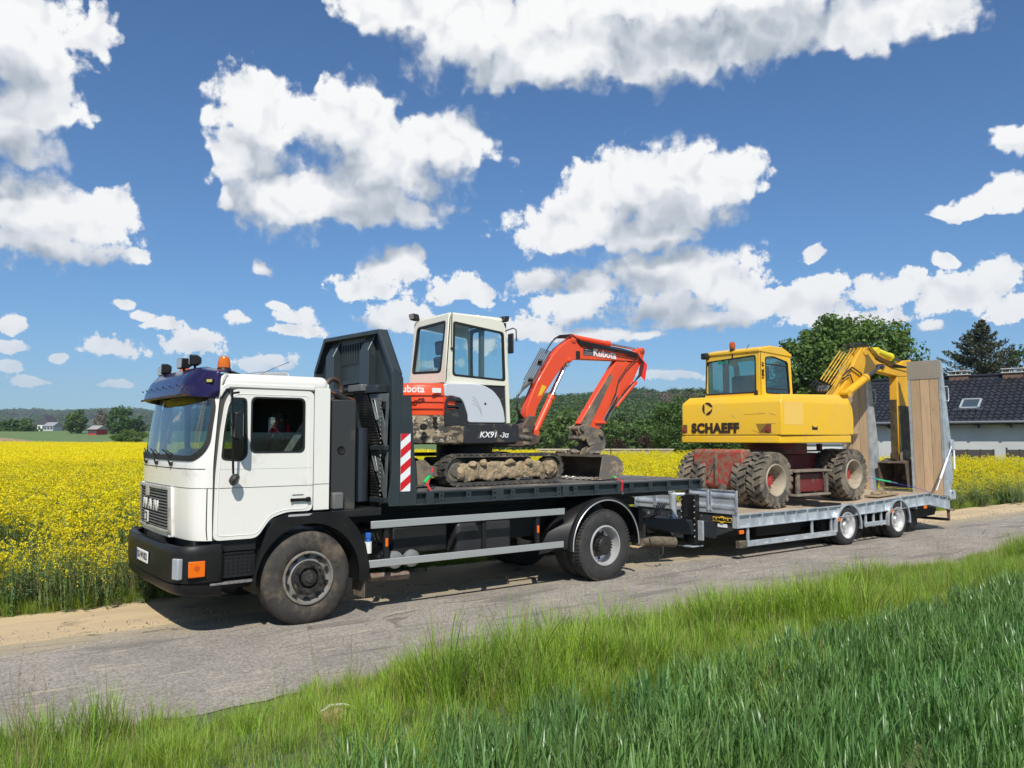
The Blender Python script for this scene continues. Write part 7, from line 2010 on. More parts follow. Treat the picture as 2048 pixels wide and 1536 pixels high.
    # drawbar, jack
    m = MB(); m.add([(6.36, 1.13, .62), (6.36, 1.27, .62), (7.78, 2.0, .34), (7.78, .45, .34), (6.36, 1.13, .76), (6.36, 1.27, .76), (7.78, 2.0, .66), (7.78, .45, .66)], [(0, 3, 2, 1), (4, 5, 6, 7), (0, 1, 5, 4), (1, 2, 6, 5), (2, 3, 7, 6), (3, 0, 4, 7)])
    m.build('drawbar', mat('dark_blue_black', (.018, .022, .030), .4, metal=.3), T, bevel=.02)
    m = MB(); m.lathe([(.045, -.03), (.085, -.03), (.085, .03), (.045, .03)], (6.28, 1.2, .70), (0, 0, 1), 20, close=True); m.build('towing_eye', STEELM, T)
    J = thing_part('support_leg', T, (7.45, .85, .7))
    MB().box(7.38, 7.52, .62, .88, .27, 1.13).build('leg_column', mat('gloss_black', (.008, .008, .009), .25), J, bevel=.012)
    MB().box(7.36, 7.38, .59, .91, .62, 1.12).build('bolt_plate', mat('gloss_black_plate', (.010, .010, .011), .3), J, bevel=.004)
    MB().box(7.28, 7.58, .60, .96, .215, .235).build('foot_plate', GALV, J, bevel=.004)
    for y in (.605, .90):
        for i in range(7):
            m = MB(); m.lathe([(0, -.012), (.012, -.01), (.014, 0)], (7.36, y, .40+i*.105), (-1, 0, 0) if False else (1, 0, 0), 8); m.build('bolt_head', GALV, J)
    for (a, b) in ((.46, .57), (.92, 1.12)):
        m = MB(); m.box(7.40, 7.44, a, b, .34, .68); m.build('leg_bracket', GALV, J, bevel=.006)
    m = MB(); m.prism([(7.36, .36), (7.36, .66), (7.10, .66), (7.22, .50)], 1.08, 1.12); m.build('cheek_plate', GALV, J, bevel=.006)
    C2 = thing_part('tipping_cylinder', T, (7.1, 1.35, .8))
    m = MB(); m.cyl((7.22, .97, .74), (7.22, .97, 1.14), .065, n=20); m.build('barrel', GALV, C2, bevel=.004)
    m = MB(); m.cyl((7.22, .97, .66), (7.22, .97, .75), .085, n=20); m.cyl((7.22, .97, 1.12), (7.40, .85, 1.12), .035, n=10); m.build('gland', GALV, C2, bevel=.01)
    m = MB()
    for i in range(5): m.tube([(6.35, .95+.03*i, .92), (6.55, .9+.04*i, .78-.03*i), (6.9, 1.0+.04*i, .80-.02*i), (7.2, 1.1+.05*i, .95)], .013, 6)
    m.build('supply_hoses', HOSE, T)
    # ---- ramps
    for k, (ya, yb, x0) in enumerate(((.02, .80, 15.42), (1.72, 2.48, 15.30))):
        Rp = thing_part('raised_ramp', T, (x0, (ya+yb)/2, .8)); Rp['label'] = ('near plank ramp standing upright at the tail' if k == 0 else 'far plank ramp standing upright, half shaded')
        lean = -.035; z0, z1, zc = .80, 3.93, 3.50
        def sh(m): m.v = [(x+(z-z0)*lean, y, z) for x, y, z in m.v]; return m
        w = (yb-ya-.13)/3
        for i in range(3):
            y = ya+.065+i*w; sh(MB().box(x0, x0+.04, y+.006, y+w-.006, z0, zc)).build('ramp_board', PLANK, Rp)
        sh(MB().box(x0-.006, x0+.045, ya, ya+.062, z0, zc)).build('ramp_rail', GALV, Rp); sh(MB().box(x0-.006, x0+.045, yb-.062, yb, z0, zc)).build('ramp_rail', GALV, Rp)
        cp = sh(MB().box(x0-.010, x0+.03, ya, yb, zc, z1)).build('tread_plate', TREADP, Rp)
        b = MB(); bm_ = (Vector((0, .016, .010)), Vector((0, -.016, .010)))
        ni, nj = 15, 11
        for i in range(ni):
            for j in range(nj):
                y = ya+.03+(yb-ya-.06)*i/(ni-1); z = zc+.025+(z1-zc-.05)*j/(nj-1); d = bm_[(i+j) % 2]
                b.bar(Vector((x0-.0115, y, z))-d, Vector((x0-.0115, y, z))+d, .010, .006, up=(1, 0, 0))
        sh(b).build('tread_lugs', mat('polished_lug', (.66, .64, .58), .25, metal=.6), cp)
        for yy in (ya+.004, yb-.024):
            m = MB(); m.prism([(x0+.046, z1-.02), (x0+.08, z1-.04), (x0+.18, 3.2), (x0+.35, 1.95), (x0+.35, 1.2), (x0+.16, .78), (x0+.046, .78)], yy, yy+.02); sh(m).build('side_cheek', GALV, Rp)
        m = MB(); m.tube([(x0+.12, ya-.0, 3.30), (x0+.26, ya-.01, 3.32), (x0+.30, ya-.01, 3.28), (x0+.30, ya-.01, 3.02), (x0+.26, ya-.01, 2.97), (x0+.14, ya, 2.98)], .013, 6); sh(m).build('grab_handle', GALV, Rp)
        sh(MB().box(x0+.12, x0+.24, ya+.03, yb-.03, 1.2, 2.2)).build('folded_toe', mat('grey_toe_plate', (.10, .11, .12), .5, metal=.5), Rp)
    K = thing_part('ramp_cylinder', T, (15.0, -.03, .9))
    m = MB(); m.cyl((14.98, -.045, 1.20), (15.36, -.045, 1.66), .026); m.build('barrel', WHR, K)
    m = MB(); m.cyl((14.78, -.045, .94), (15.0, -.045, 1.22), .016); m.cyl((15.36, -.045, 1.66), (15.62, -.045, 1.97), .018); m.build('rod', GALV, K)
    m = MB(); m.box(15.56, 15.68, -.06, -.01, 1.88, 2.08); m.build('clevis', GALV, K, bevel=.012)
    m = MB(); m.cyl((15.72, -.03, 1.40), (15.72, -.03, 1.84), .020); m.build('spring_stay', WHR, K)
    MB().cyl((15.60, -.01, .86), (15.60, WY+.01, .86), .03).build('hinge_shaft', GALV, T)
    MB().box(15.56, 15.80, -.01, .10, .70, .92).build('hinge_block', GALV, T, bevel=.02)
    return T
build_trailer()

# ================================================================== THE WHEELED EXCAVATOR
YEL = mat('yellow_machine_paint', (.86, .50, .012), .40, coat=.2, col2=(.80, .485, .045), ns=1.2, dirt=(.58, .38, .12), dlo=.58, dhi=.80, ds=3.2, rvar=.08)
YELO = mat('yellow_boom_paint', (.78, .42, .015), .45, col2=(.70, .36, .02), ns=2, dirt=(.25, .17, .09), dlo=.60, dhi=.72, ds=4)
YELF = mat('faded_yellow_patch', (.86, .55, .12), .5)
REDM = mat('muddy_red_paint', (.42, .045, .035), .6, col2=(.30, .05, .035), ns=4, dirt=(.23, .155, .095), dlo=.46, dhi=.56, ds=11, bump=.005, bs=40)
REDD = mat('dark_red_paint', (.16, .020, .022), .55, dirt=(.12, .09, .065), dlo=.5, dhi=.66, ds=4)
GREENG = glass_mat('green_tinted_glass', (.36, .62, .60), .4)
LUGT = mat('muddy_block_tyre', (.060, .055, .048), .85, col2=(.20, .165, .12), ns=4, nlo=.38, nhi=.60, dirt=(.27, .22, .155), dlo=.56, dhi=.66, ds=7, bump=.006, bs=30)
CRIM = mat('cream_rim', (.38, .33, .25), .55, dirt=(.27, .21, .14), dlo=.48, dhi=.64, ds=6)
def block_wheel(T, c, r, w, outer=True):
    K = thing_part('wheel', T, c); c = Vector(c); rr = .30
    m = MB(); sw = r-rr
    m.lathe([(rr, .02), (rr+.03, .0), (rr+sw*.5, -.006), (rr+sw*.78, .0), (r-.045, .025), (r-.04, .06), (r-.035, w/2), (r-.04, w-.06), (r-.045, w-.02), (rr+sw*.5, w), (rr, w-.02)], c, n=44)
    N = 22
    for i in range(N):
        for s in (0, 1):
            a = 2*math.pi*(i+.5*s)/N
            def P(t, y, rad): return c+Vector((math.cos(t)*rad, y, math.sin(t)*rad))
            da = 2*math.pi/N*.31; sk = .16
            ys = (.0, w*.54) if s == 0 else (w, w*.46)
            V = []
            for rad in (r-.06, r):
                V += [P(a-da, ys[0], rad-.004), P(a+da, ys[0], rad-.004), P(a+da+sk, ys[1], rad+.004), P(a-da*.6+sk, ys[1], rad+.004)]
            m.add(V, [(0, 1, 2, 3), (7, 6, 5, 4), (0, 4, 5, 1), (1, 5, 6, 2), (2, 6, 7, 3), (3, 7, 4, 0)])
            # shoulder of the block running down the sidewall
            y_ = ys[0]; dy = -.012 if s == 0 else .012
            m.add([P(a-da, y_, r-.006), P(a+da, y_, r-.006), P(a+da*.7, y_+dy*.2, r-.10), P(a-da*.7, y_+dy*.2, r-.10), P(a-da, y_+dy, r-.012), P(a+da, y_+dy, r-.012), P(a+da*.7, y_+dy, r-.09), P(a-da*.7, y_+dy, r-.09)],
                  [(0, 1, 2, 3), (7, 6, 5, 4), (0, 4, 5, 1), (1, 5, 6, 2), (2, 6, 7, 3), (3, 7, 4, 0)])
    m.build('tyre', LUGT, K, angle=30)
    if outer:
        m = MB(); m.lathe([(rr+.012, .012), (rr+.006, -.006), (rr-.012, -.006), (rr-.02, .02), (rr-.035, .05), (rr-.045, .26), (.05, .27)], c, n=44); m.build('rim', CRIM, K, angle=40)
        m = MB(); m.lathe([(.125, .27), (.12, .17), (.085, .15), (0, .148)], c, n=24)
        for i in range(8):
            a = R(45*i); p = c+Vector((math.cos(a)*.10, .155, math.sin(a)*.10)); m.cyl(p, p-Vector((0, .03, 0)), .013, n=6)
        m.build('hub', mat('red_hub', (.42, .045, .040), .5), K)
    return K
def build_yellow():
    T = thing('wheeled_excavator', 'yellow wheeled excavator with muddy block tyres and red undercarriage standing on the galvanised trailer', 'excavator', (10.7, 1.25, .8))
    for x, z in ((9.40, 1.325), (12.10, 1.365)):
        block_wheel(T, (x, .35, z), .53, .30); block_wheel(T, (x, .70, z), .53, .30, False)
        block_wheel(T, (x, 1.68, z), .53, .30, False); k = block_wheel(T, (x, 2.03, z), .53, .30)
        MB().cyl((x, .62, z), (x, 2.0, z), .12).build('axle_tube', REDM, T); m = MB(); m.ball((x, 1.3, z), .24, 14, 9); m.build('differential', REDM, T)
    # carriage
    MB().box(9.0, 12.3, .98, 1.62, 1.40, 1.80).build('carriage_frame', REDD, T, bevel=.03)
    m = MB(); m.prism([(8.98, 1.20), (8.98, 1.86), (9.02, 1.90), (9.25, 1.90), (9.25, 1.20), (9.1, 1.12)], .80, 1.99); m.build('front_box', REDM, T, bevel=.03)
    m = MB(); m.bar((8.965, 1.42, 1.72), (8.965, 1.62, 1.35), .03, .05); m.bar((8.965, 1.40, 1.80), (8.965, 1.40, 1.20), .03, .07); m.build('blade_links', STEELM, T)
    m = MB(); m.cyl((8.96, 1.22, 1.16), (8.90, 1.22, 1.16), .07); m.build('coupling_boss', STEELM, T)
    clay(T, 'mud_hanging', [(9.1, 1.1, 1.05, .12, .12, .10), (9.15, 1.5, 1.1, .12, .2, .06)], 12, MUD, disp=.06)
    MB().cyl((10.75, 1.30, 1.80), (10.75, 1.30, 2.01), .62, n=40).build('slew_ring', REDD, T)
    MB().box(9.2, 12.4, .82, .98, 1.84, 1.87).build('catwalk_plate', BLACKM, T)
    MB().box(10.05, 11.35, .38, .95, 1.45, 1.49).build('step_tread', mat('worn_grey_step', (.16, .14, .12), .7, col2=(.25, .20, .15), ns=6), T, bevel=.006)
    MB().box(10.15, 11.30, .40, .80, .98, 1.02).build('step_tread', mat('worn_grey_step2', (.20, .17, .14), .7, col2=(.28, .23, .17), ns=6), T, bevel=.006)
    for x in (10.22, 11.2): MB().box(x-.05, x+.05, .42, .46, 1.02, 1.45).build('step_hanger', STEELM, T)
    MB().box(10.3, 11.2, .50, .95, 1.05, 1.42).build('battery_box', REDD, T, bevel=.02)
    MB().cyl((11.75, .92, 2.0), (11.75, .92, 1.85), .06).build('link_pin', REDD, T)
    # ---- upper body (its plan, slightly turned): corners
    A = (9.63, .37); B = (11.93, .30); Cc = (12.15, 2.55); D = (9.47, 2.77)
    def P(u, v, z):
        """u along the machine 0..1, v across 0 (near) ..1"""
        x0 = A[0]+(B[0]-A[0])*u; y0 = A[1]+(B[1]-A[1])*u; x1 = D[0]+(Cc[0]-D[0])*u; y1 = D[1]+(Cc[1]-D[1])*u
        return (x0+(x1-x0)*v, y0+(y1-y0)*v, z)
    U = thing_part('upper_body', T, (10.8, 1.4, 2.5))
    # lower band
    m = MB(); V = [P(u, v, z) for z in (2.02, 2.17) for u, v in ((.01, .015), (1.005, .0), (1.0, 1), (.01, .99), (-.0, .93), (0, .05))]
    m.add(V, [tuple(range(6))[::-1], tuple(range(6, 12))]+[(i, (i+1) % 6, 6+(i+1) % 6, 6+i) for i in range(6)]); m.build('lower_band', YEL, U, bevel=.018, seg=3)
    # main body with sloping rear top edge and rounded far corner
    base = [(0, .02), (0, .0), (.88, .0), (.975, .0), (.985, 1), (.03, 1.0), (0, .965)]
    m = MB(); lv = [(2.178, 0, 0), (2.80, 0, 0), (2.845, .005, .002), (2.965, .055, .03)]
    n = len(base); V = []
    for z, du, dv in lv:
        for u, v in base:
            uu = u+du if u < .5 else u-(du*.3)-(.0 if z < 2.9 else .0); vv = v+dv if v < .5 else v-dv
            zz_ = z
            if u > .87 and v < .5 and z > 2.9: zz_ = z-(u-.87)*.9
            V.append(P(uu, vv, zz_+(.05*uu if z > 2.9 else 0)))
    F = [(j*n+i, j*n+(i+1) % n, (j+1)*n+(i+1) % n, (j+1)*n+i) for j in range(len(lv)-1) for i in range(n)]+[tuple(range(n)), tuple(range(3*n, 4*n))]
    m.add(V, F); bd = m.build('engine_housing', YEL, U, bevel=.012)
    # rounded front end of the near side cover
    cov = [(.965, 2.18), (.965, 2.95), (1.0, 2.90), (1.045, 2.74), (1.06, 2.55), (1.06, 2.18)]
    m = MB(); V = [P(u, .004, z) for u, z in cov]+[P(u, .30, z) for u, z in cov]; n = len(cov)
    m.add(V, [tuple(range(n)), tuple(range(n, 2*n))[::-1]]+[(i, n+i, n+(i+1) % n, (i+1) % n) for i in range(n)]); m.build('front_side_cover', YEL, U, bevel=.03, seg=3)
    def facequad(pts, out, m_=None):
        m_ = m_ or MB(); V = [tuple(Vector(p)+Vector(out)) for p in pts]; return m_.add(V, [tuple(range(len(pts)))])
    rear = lambda v, z, o=0.0: P(-.0-o/2.3, v, z)
    side = lambda u, z, o=0.0: tuple(Vector(P(u, 0, z))+Vector((0, -o, 0)))
    # faded patch, seams and latch on the near side
    m = MB(); m.add([side(.04, 2.38, .0135), side(.30, 2.38, .0135), side(.30, 2.82, .0135), side(.04, 2.82, .0135), side(.04, 2.38, .010), side(.30, 2.38, .010), side(.30, 2.82, .010), side(.04, 2.82, .010)], [(0, 1, 2, 3), (4, 7, 6, 5), (0, 4, 5, 1), (1, 5, 6, 2), (2, 6, 7, 3), (3, 7, 4, 0)])
    m.v = [(x, y+.0115, z) for x, y, z in m.v]; m.build('faded_patch', YELF, U)
    m = MB(); m.add([side(.42, 2.28, .003), side(.50, 2.28, .003), side(.50, 2.36, .003), side(.42, 2.36, .003)], [(0, 1, 2, 3)]); m.build('latch_recess', RUBB, U)
    m = MB(); a = side(.46, 2.29, .004); m.box(a[0]-.05, a[0]+.06, a[1]-.008, a[1]+.0, 2.335, 2.36); m.build('latch', YEL, U)
    for pts in ([rear(.02, 2.18, .002), rear(.97, 2.18, .002), rear(.97, 2.19, .002), rear(.02, 2.19, .002)],):
        m = MB(); m.add(pts, [(0, 1, 2, 3)]); m.build('band_gap', mat('seam_dark_yellow', (.28, .16, .02), .6), U)
    # scratches
    m = MB(); sc = [((.14, 2.60), (.34, 2.585)), ((.05, 2.56), (.10, 2.60)), ((.05, 2.40), (.14, 2.40)), ((.14, 2.40), (.20, 2.36)), ((.20, 2.22), (.27, 2.28)), ((.08, 2.22), (.20, 2.20)), ((.43, 2.52), (.46, 2.58))]
    for (v0, z0), (v1, z1) in sc: m.bar(rear(v0, z0, .001), rear(v1, z1, .001), .002, .008)
    m.build('scratches', mat('rust_scratch', (.34, .20, .05), .7), U)
    # rear lamp recesses: flat patches, the shade inside them put into the colour
    for (va, vb) in ((.972, .915), (.20, .09)):
        lr = thing_part('rear_lamp', U, rear((va+vb)/2, 2.31))
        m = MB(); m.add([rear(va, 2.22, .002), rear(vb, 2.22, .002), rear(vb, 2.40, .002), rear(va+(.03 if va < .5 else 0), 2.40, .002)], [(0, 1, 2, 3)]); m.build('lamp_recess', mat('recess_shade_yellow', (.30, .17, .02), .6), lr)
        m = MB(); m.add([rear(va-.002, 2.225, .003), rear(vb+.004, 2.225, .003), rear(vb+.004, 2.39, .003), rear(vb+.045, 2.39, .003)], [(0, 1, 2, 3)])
        p = rear(vb+.030, 2.29, .004); m.build('recess_shade', mat('recess_shade_brown', (.16, .07, .02), .7), lr)
        m = MB(); m.cyl(p, (p[0]-.02, p[1], p[2]), .038, n=16); m.box(p[0]-.012, p[0], p[1]-.04, p[1]+.04, 2.235, 2.27); m.build('lamp', mat('dull_red_lamp', (.30, .03, .03), .3), lr)
    # lettering and emblem on the rear
    ax = Vector(rear(0, 2.3))-Vector(rear(1, 2.3))
    text_part('rear_lettering', 'SCHAEFF', .262, mat('brown_black_letter', (.035, .018, .012), .5), U, face_m(Vector(rear(.628, 2.315))+Vector((-.008, 0, 0)), ax, (0, 0, 1)), ext=.006, bold=.014, sx=1.0, spacing=1.12)
    m = MB(); c0 = Vector(rear(.700, 2.725))+Vector((-.006, 0, 0)); ux = ax.normalized()
    for k in range(3):
        a0 = R(120*k+10); ts = np.linspace(0, 1, 12)
        o = [(a0+t*R(112), .132-.012*t) for t in ts]; i_ = [(a0+t*R(112), .132-.012*t-.056*math.sin(math.pi*t**.7)**.8-.004) for t in ts]
        V = [c0+ux*(r*math.cos(a))+Vector((0, 0, r*math.sin(a)*1.05)) for a, r in o+i_]
        m.add(V, [(i, i+1, 13+i, 12+i) for i in range(11)])
    m.build('emblem', mat('emblem_brown', (.045, .022, .014), .5), U)
    # ---- cab
    Cb = thing_part('cab', T, (10.4, 1.7, 3.4)); xa, xb = 9.94, 10.98; ya, yb = 1.05, 2.42; zb_, zt_ = 2.96, 3.90
    sl = [(xa, zb_), (xa, 3.90), (xa+.35, 3.965), (xb-.32, 3.955), (xb+.0, 3.84), (xb+.06, zb_)]
    w2 = rpoly([(xa+.17, 3.755), (xa+.42, 3.79), (xb-.10, 3.70), (xb-.035, 3.02), (xa+.18, 3.02)], .06)
    m = MB(); plate([sl, w2], ya, ya+.04, mb=m); m.build('cab_side', YEL, Cb, bevel=.008)
    wi = inset(w2, .022); m = MB(); plate([w2, wi], ya-.006, ya+.03, mb=m); m.build('side_seal', RUBB, Cb); m = MB(); plate([wi], ya+.014, ya+.018, mb=m); m.build('side_window', GREENG, Cb)
    m = MB(); m.tube([(xa+.20, ya+.012, 3.62), (xb-.06, ya+.012, 3.60)], .012, 6); m.tube([(xa+.19, ya+.012, 3.12), (xb-.04, ya+.012, 3.12)], .012, 6); m.build('window_bars', RUBB, Cb)
    m = MB(); plate([sl, w2], yb-.04, yb, mb=m); m.build('cab_side', YEL, Cb)
    r2 = rpoly([(ya+.10, 3.80), (yb-.02, 3.74), (yb+.02, 3.03), (ya+.10, 3.03)], .06)
    rear_o = [(ya, zb_), (ya, 3.905), (yb-.12, 3.985) if False else (yb, 3.905), (yb+.03, zb_)]
    m = MB(); plate([rear_o, r2], xa-.002, xa+.035, 'x', m); m.build('cab_rear', YEL, Cb, bevel=.008)
    ri = inset(r2, .025); m = MB(); plate([r2, ri], xa-.010, xa+.03, 'x', m); m.build('rear_seal', RUBB, Cb); m = MB(); plate([ri], xa+.012, xa+.016, 'x', m); m.build('rear_window', GREENG, Cb)
    m = MB(); m.add([(xa-.03, ya-.02, 3.86), (xa-.03, yb+.02, 3.86), (xa-.03, ya-.02, 3.925), (xa-.03, yb+.02, 3.925), (xa+.33, ya-.02, 4.0), (xa+.33, yb+.02, 4.0), (xb-.30, ya-.02, 3.99), (xb-.30, yb+.02, 3.99), (xb+.03, ya-.02, 3.86), (xb+.03, yb+.02, 3.86), (xb+.02, ya-.02, 3.80), (xb+.02, yb+.02, 3.80)],
                    [(0, 2, 3, 1), (2, 4, 5, 3), (4, 6, 7, 5), (6, 8, 9, 7), (8, 10, 11, 9), (10, 0, 1, 11), (0, 10, 8, 6, 4, 2), (1, 3, 5, 7, 9, 11)]); m.build('cab_roof', YEL, Cb, bevel=.02, seg=3)
    text_part('green_slogan', 'Mo·2L', .11, mat('green_script', (.02, .30, .16), .4), Cb, face_m((xa-.011, 1.96, 3.70), (0, -1, 0), (0, 0, 1)), ext=.001, bold=.002, shear=.3)
    text_part('model_number', 'HML 41', .105, INK, Cb, face_m((xa+.085, ya-.0075, 3.48), (0, 0, 1), (-1, 0, 0)), ext=.002, bold=.003, shear=.2)
    MB().box(xa+.3, xb-.1, ya+.1, yb-.1, 2.90, 2.97).build('cab_floor', BLACKM, Cb)
    m = MB(); m.prism([(xa+.22, 2.97), (xa+.42, 2.97), (xa+.36, 3.42), (xa+.22, 3.42)], 1.35, 1.95); m.build('seat', SEATM, Cb, bevel=.05)
    MB().box(xa+.18, xa+.22, 1.98, 2.12, 2.97, 3.85).build('inner_pillar', mat('dark_teal_trim', (.03, .06, .07), .6), Cb)
    MB().box(xb-.35, xb-.15, 1.2, 1.7, 2.97, 3.2).build('console', INT, Cb, bevel=.03)
    m = MB(); m.tube([(xa+.4, 1.9, 3.42), (xa+.38, 1.9, 3.62), (xa+.36, 1.85, 3.64), (xa+.36, 1.82, 3.42)], .010, 6); m.build('head_restraint_bar', RUBB, Cb)
    m = MB(); m.box(xb-.4, xb-.36, 1.32, 1.50, 3.3, 3.62); m.build('interior_mirror', INT, Cb)
    MB().box(xa-.10, xa+.02, yb-.10, yb+.06, 3.80, 3.93).build('work_light', RUBB, Cb, bevel=.02)
    MB().box(xa-.03, xa+.01, ya+.06, ya+.13, 2.93, 3.08).build('lower_latch', RUBB, Cb, bevel=.01)
    bc = thing_part('beacon', Cb, (xa+.1, 1.80, 4.0)); bp_ = (xa+.02, 1.72, 3.86)
    m = MB(); m.cyl((bp_[0]-.02, bp_[1], 3.78), (bp_[0]-.02, bp_[1], 3.95), .018); m.lathe([(0, 0), (.05, 0), (.055, .03), (.05, .05)], (bp_[0]-.02, bp_[1], 3.93), (0, 0, 1), 16); m.build('beacon_base', RUBB, bc)
    m = MB(); m.lathe([(.052, 0), (.062, .03), (.062, .085), (.050, .125), (.025, .145), (0, .15)], (bp_[0]-.02, bp_[1], 3.975), (0, 0, 1), 20); m.build('beacon_dome', mat('deep_amber_dome', (.62, .13, .03), .12, trans=.4), bc)
    m = MB(); m.tube([(xa+.0, 1.34, 3.84), (xa-.01, 1.38, 3.90), (xa, 1.30, 4.03)], .006, 5); m.build('aerial_stub', RUBB, bc)
    # ---- boom
    Bm = thing_part('boom', T, (12.4, 1.2, 3.0)); y0, y1 = 1.10, 1.38
    low = [(12.05, 2.75), (12.30, 2.96), (12.66, 3.04), (13.00, 3.24), (13.20, 3.46), (13.74, 4.08), (13.86, 4.22), (14.02, 4.15), (14.02, 3.86), (13.92, 3.60), (13.45, 3.24), (13.05, 2.86), (12.75, 2.60), (12.35, 2.45)]
    m = MB(); m.prism(low, y0, y1); m.build('lower_boom', YELO, Bm, bevel=.012)
    up = [(13.96, 4.10), (14.10, 4.22), (14.34, 4.27), (14.62, 4.12), (15.10, 3.98), (15.50, 3.90), (16.15, 3.86), (16.20, 3.66), (15.6, 3.61), (14.80, 3.68), (14.30, 3.70), (13.98, 3.80)]
    m = MB(); m.prism(up, y0+.03, y1-.03); m.build('upper_boom', YELO, Bm, bevel=.012)
    m = MB(); m.prism([(13.94, 4.02), (14.05, 4.18), (14.55, 3.80), (14.5, 3.70), (13.94, 3.58)], y0+.028, y0+.0295); m.build('dark_cheek', mat('boom_inner_brown', (.20, .13, .03), .7), Bm)
    for x, z, r in ((14.0, 4.12, .085), (14.78, 3.83, .06), (13.22, 3.13, .07)):
        m = MB(); m.cyl((x, y0-.02, z), (x, y1+.02, z), r, n=18); m.build('boss', YELO, Bm, bevel=.005)
    cyl_part(Bm, 'boom_cylinder', (12.86, .93, 3.10), (14.34, .93, 3.78), .088, .036, .56, YELO, mat('dull_rod', (.10, .11, .13), .3, metal=.6))
    cyl_part(Bm, 'arm_cylinder', (14.70, 1.24, 4.20), (16.10, 1.24, 3.98), .085, .036, .50, mat('lemon_cylinder', (.72, .62, .02), .4), mat('dull_rod2', (.10, .11, .13), .3, metal=.6))
    m = MB()
    for i in range(6):
        yy = y0-.02+.045*i; o = .052*i; m.tube([(12.62-o*.55, yy, 3.26+o*.6), (13.44-o*.55, yy, 3.96+o*.6)], .015, 6)
    m.build('boom_pipes', mat('yellow_pipe', (.70, .42, .03), .4, col2=(.35, .22, .05), ns=7), Bm)
    m = MB()
    for i in range(5):
        yy = y0-.03+.06*i; m.tube([(12.25, yy, 2.98), (12.15-.02*i, yy, 3.14+.03*i), (12.25, yy, 3.26+.03*i), (12.50-.03*i, yy, 3.24+.035*i)], .012, 6)
        m.tube([(13.42-.03*i, yy, 4.00+.03*i), (13.60, yy, 4.20+.02*i), (13.85+.05*i, yy, 4.30+.012*i), (14.15, yy, 4.27), (14.5, y0-.03+.015*i, 4.06-.02*i), (15.2, y0-.04+.015*i, 3.90-.02*i), (16.0, y0-.05, 3.84)], .011, 6)
    m.tube([(13.0, y0-.03, 3.52), (13.35, y0-.05, 3.72), (13.7, y0-.05, 3.60), (13.85, y0-.05, 3.36)], .02, 6); m.tube([(12.95, y0-.03, 3.44), (13.25, y0-.05, 3.55), (13.40, y0-.05, 3.30), (13.2, y0-.04, 3.08)], .017, 6)
    m.build('boom_hoses', HOSE, Bm)
    m = MB()
    for i in range(4): m.cyl((12.25+.02*i, y0-.06+.08*i, 3.14), (12.36+.02*i, y0-.06+.08*i, 3.26), .030, n=8)
    m.build('hose_fittings', PIPE, Bm)
    Ar = thing_part('dipper_arm', T, (15.8, 1.24, 3.0))
    m = MB(); m.prism([(15.50, 3.66), (15.62, 3.90), (15.85, 4.02), (16.20, 4.06), (16.26, 3.90), (16.20, 3.2), (16.10, 1.70), (15.98, 1.55), (15.62, 1.55), (15.50, 1.75), (15.48, 2.9)], y0+.04, y1-.04); m.build('arm_beam', YELO, Ar, bevel=.012)
    m = MB(); m.prism([(15.46, 1.60), (15.475, 2.75), (15.48, 2.80)], y0+.05, y1-.05) if False else m.box(15.455, 15.485, y0+.06, y1-.06, 1.6, 3.05); m.box(15.50, 16.10, y0+.028, y0+.0385, 1.66, 2.90); m.build('greasy_front', mat('greasy_dark', (.045, .035, .02), .6, col2=(.11, .08, .03), ns=5), Ar)
    Bk = thing_part('bucket', T, (15.7, 1.24, 1.2))
    m = MB(); pr = [(15.30, 1.52), (15.70, 1.62), (16.02, 1.50), (16.10, 1.25), (15.98, 1.02), (15.70, .92), (15.40, .915)]
    pr2 = [(x+(15.7-x)*.06, z+(1.25-z)*.07) for x, z in pr]; n = len(pr)
    V = [(x, .92, z) for x, z in pr]+[(x, 1.58, z) for x, z in pr]+[(x, 1.58, z) for x, z in pr2]+[(x, .92, z) for x, z in pr2]
    m.add(V, [(k*n+i, k*n+i+1, ((k+1) % 4)*n+i+1, ((k+1) % 4)*n+i) for k in range(4) for i in range(n-1)]+[(0, n, 2*n, 3*n), (n-1, 2*n-1, 3*n-1, 4*n-1)]); m.build('bucket_shell', BUCK, Bk, angle=50)
    for y in (.905, 1.58): MB().prism(pr, y, y+.015).build('bucket_side', mat('rusty_side', (.17, .12, .085), .7, metal=.2, col2=(.10, .075, .055), ns=5), Bk)
    for y in (1.12, 1.36):
        m = MB(); m.prism([(15.50, 1.52), (15.95, 1.56), (15.98, 1.78), (15.70, 1.85), (15.50, 1.74)], y-.015, y+.015); m.build('bucket_ear', STEELM, Bk, bevel=.01)
    return T
build_yellow()

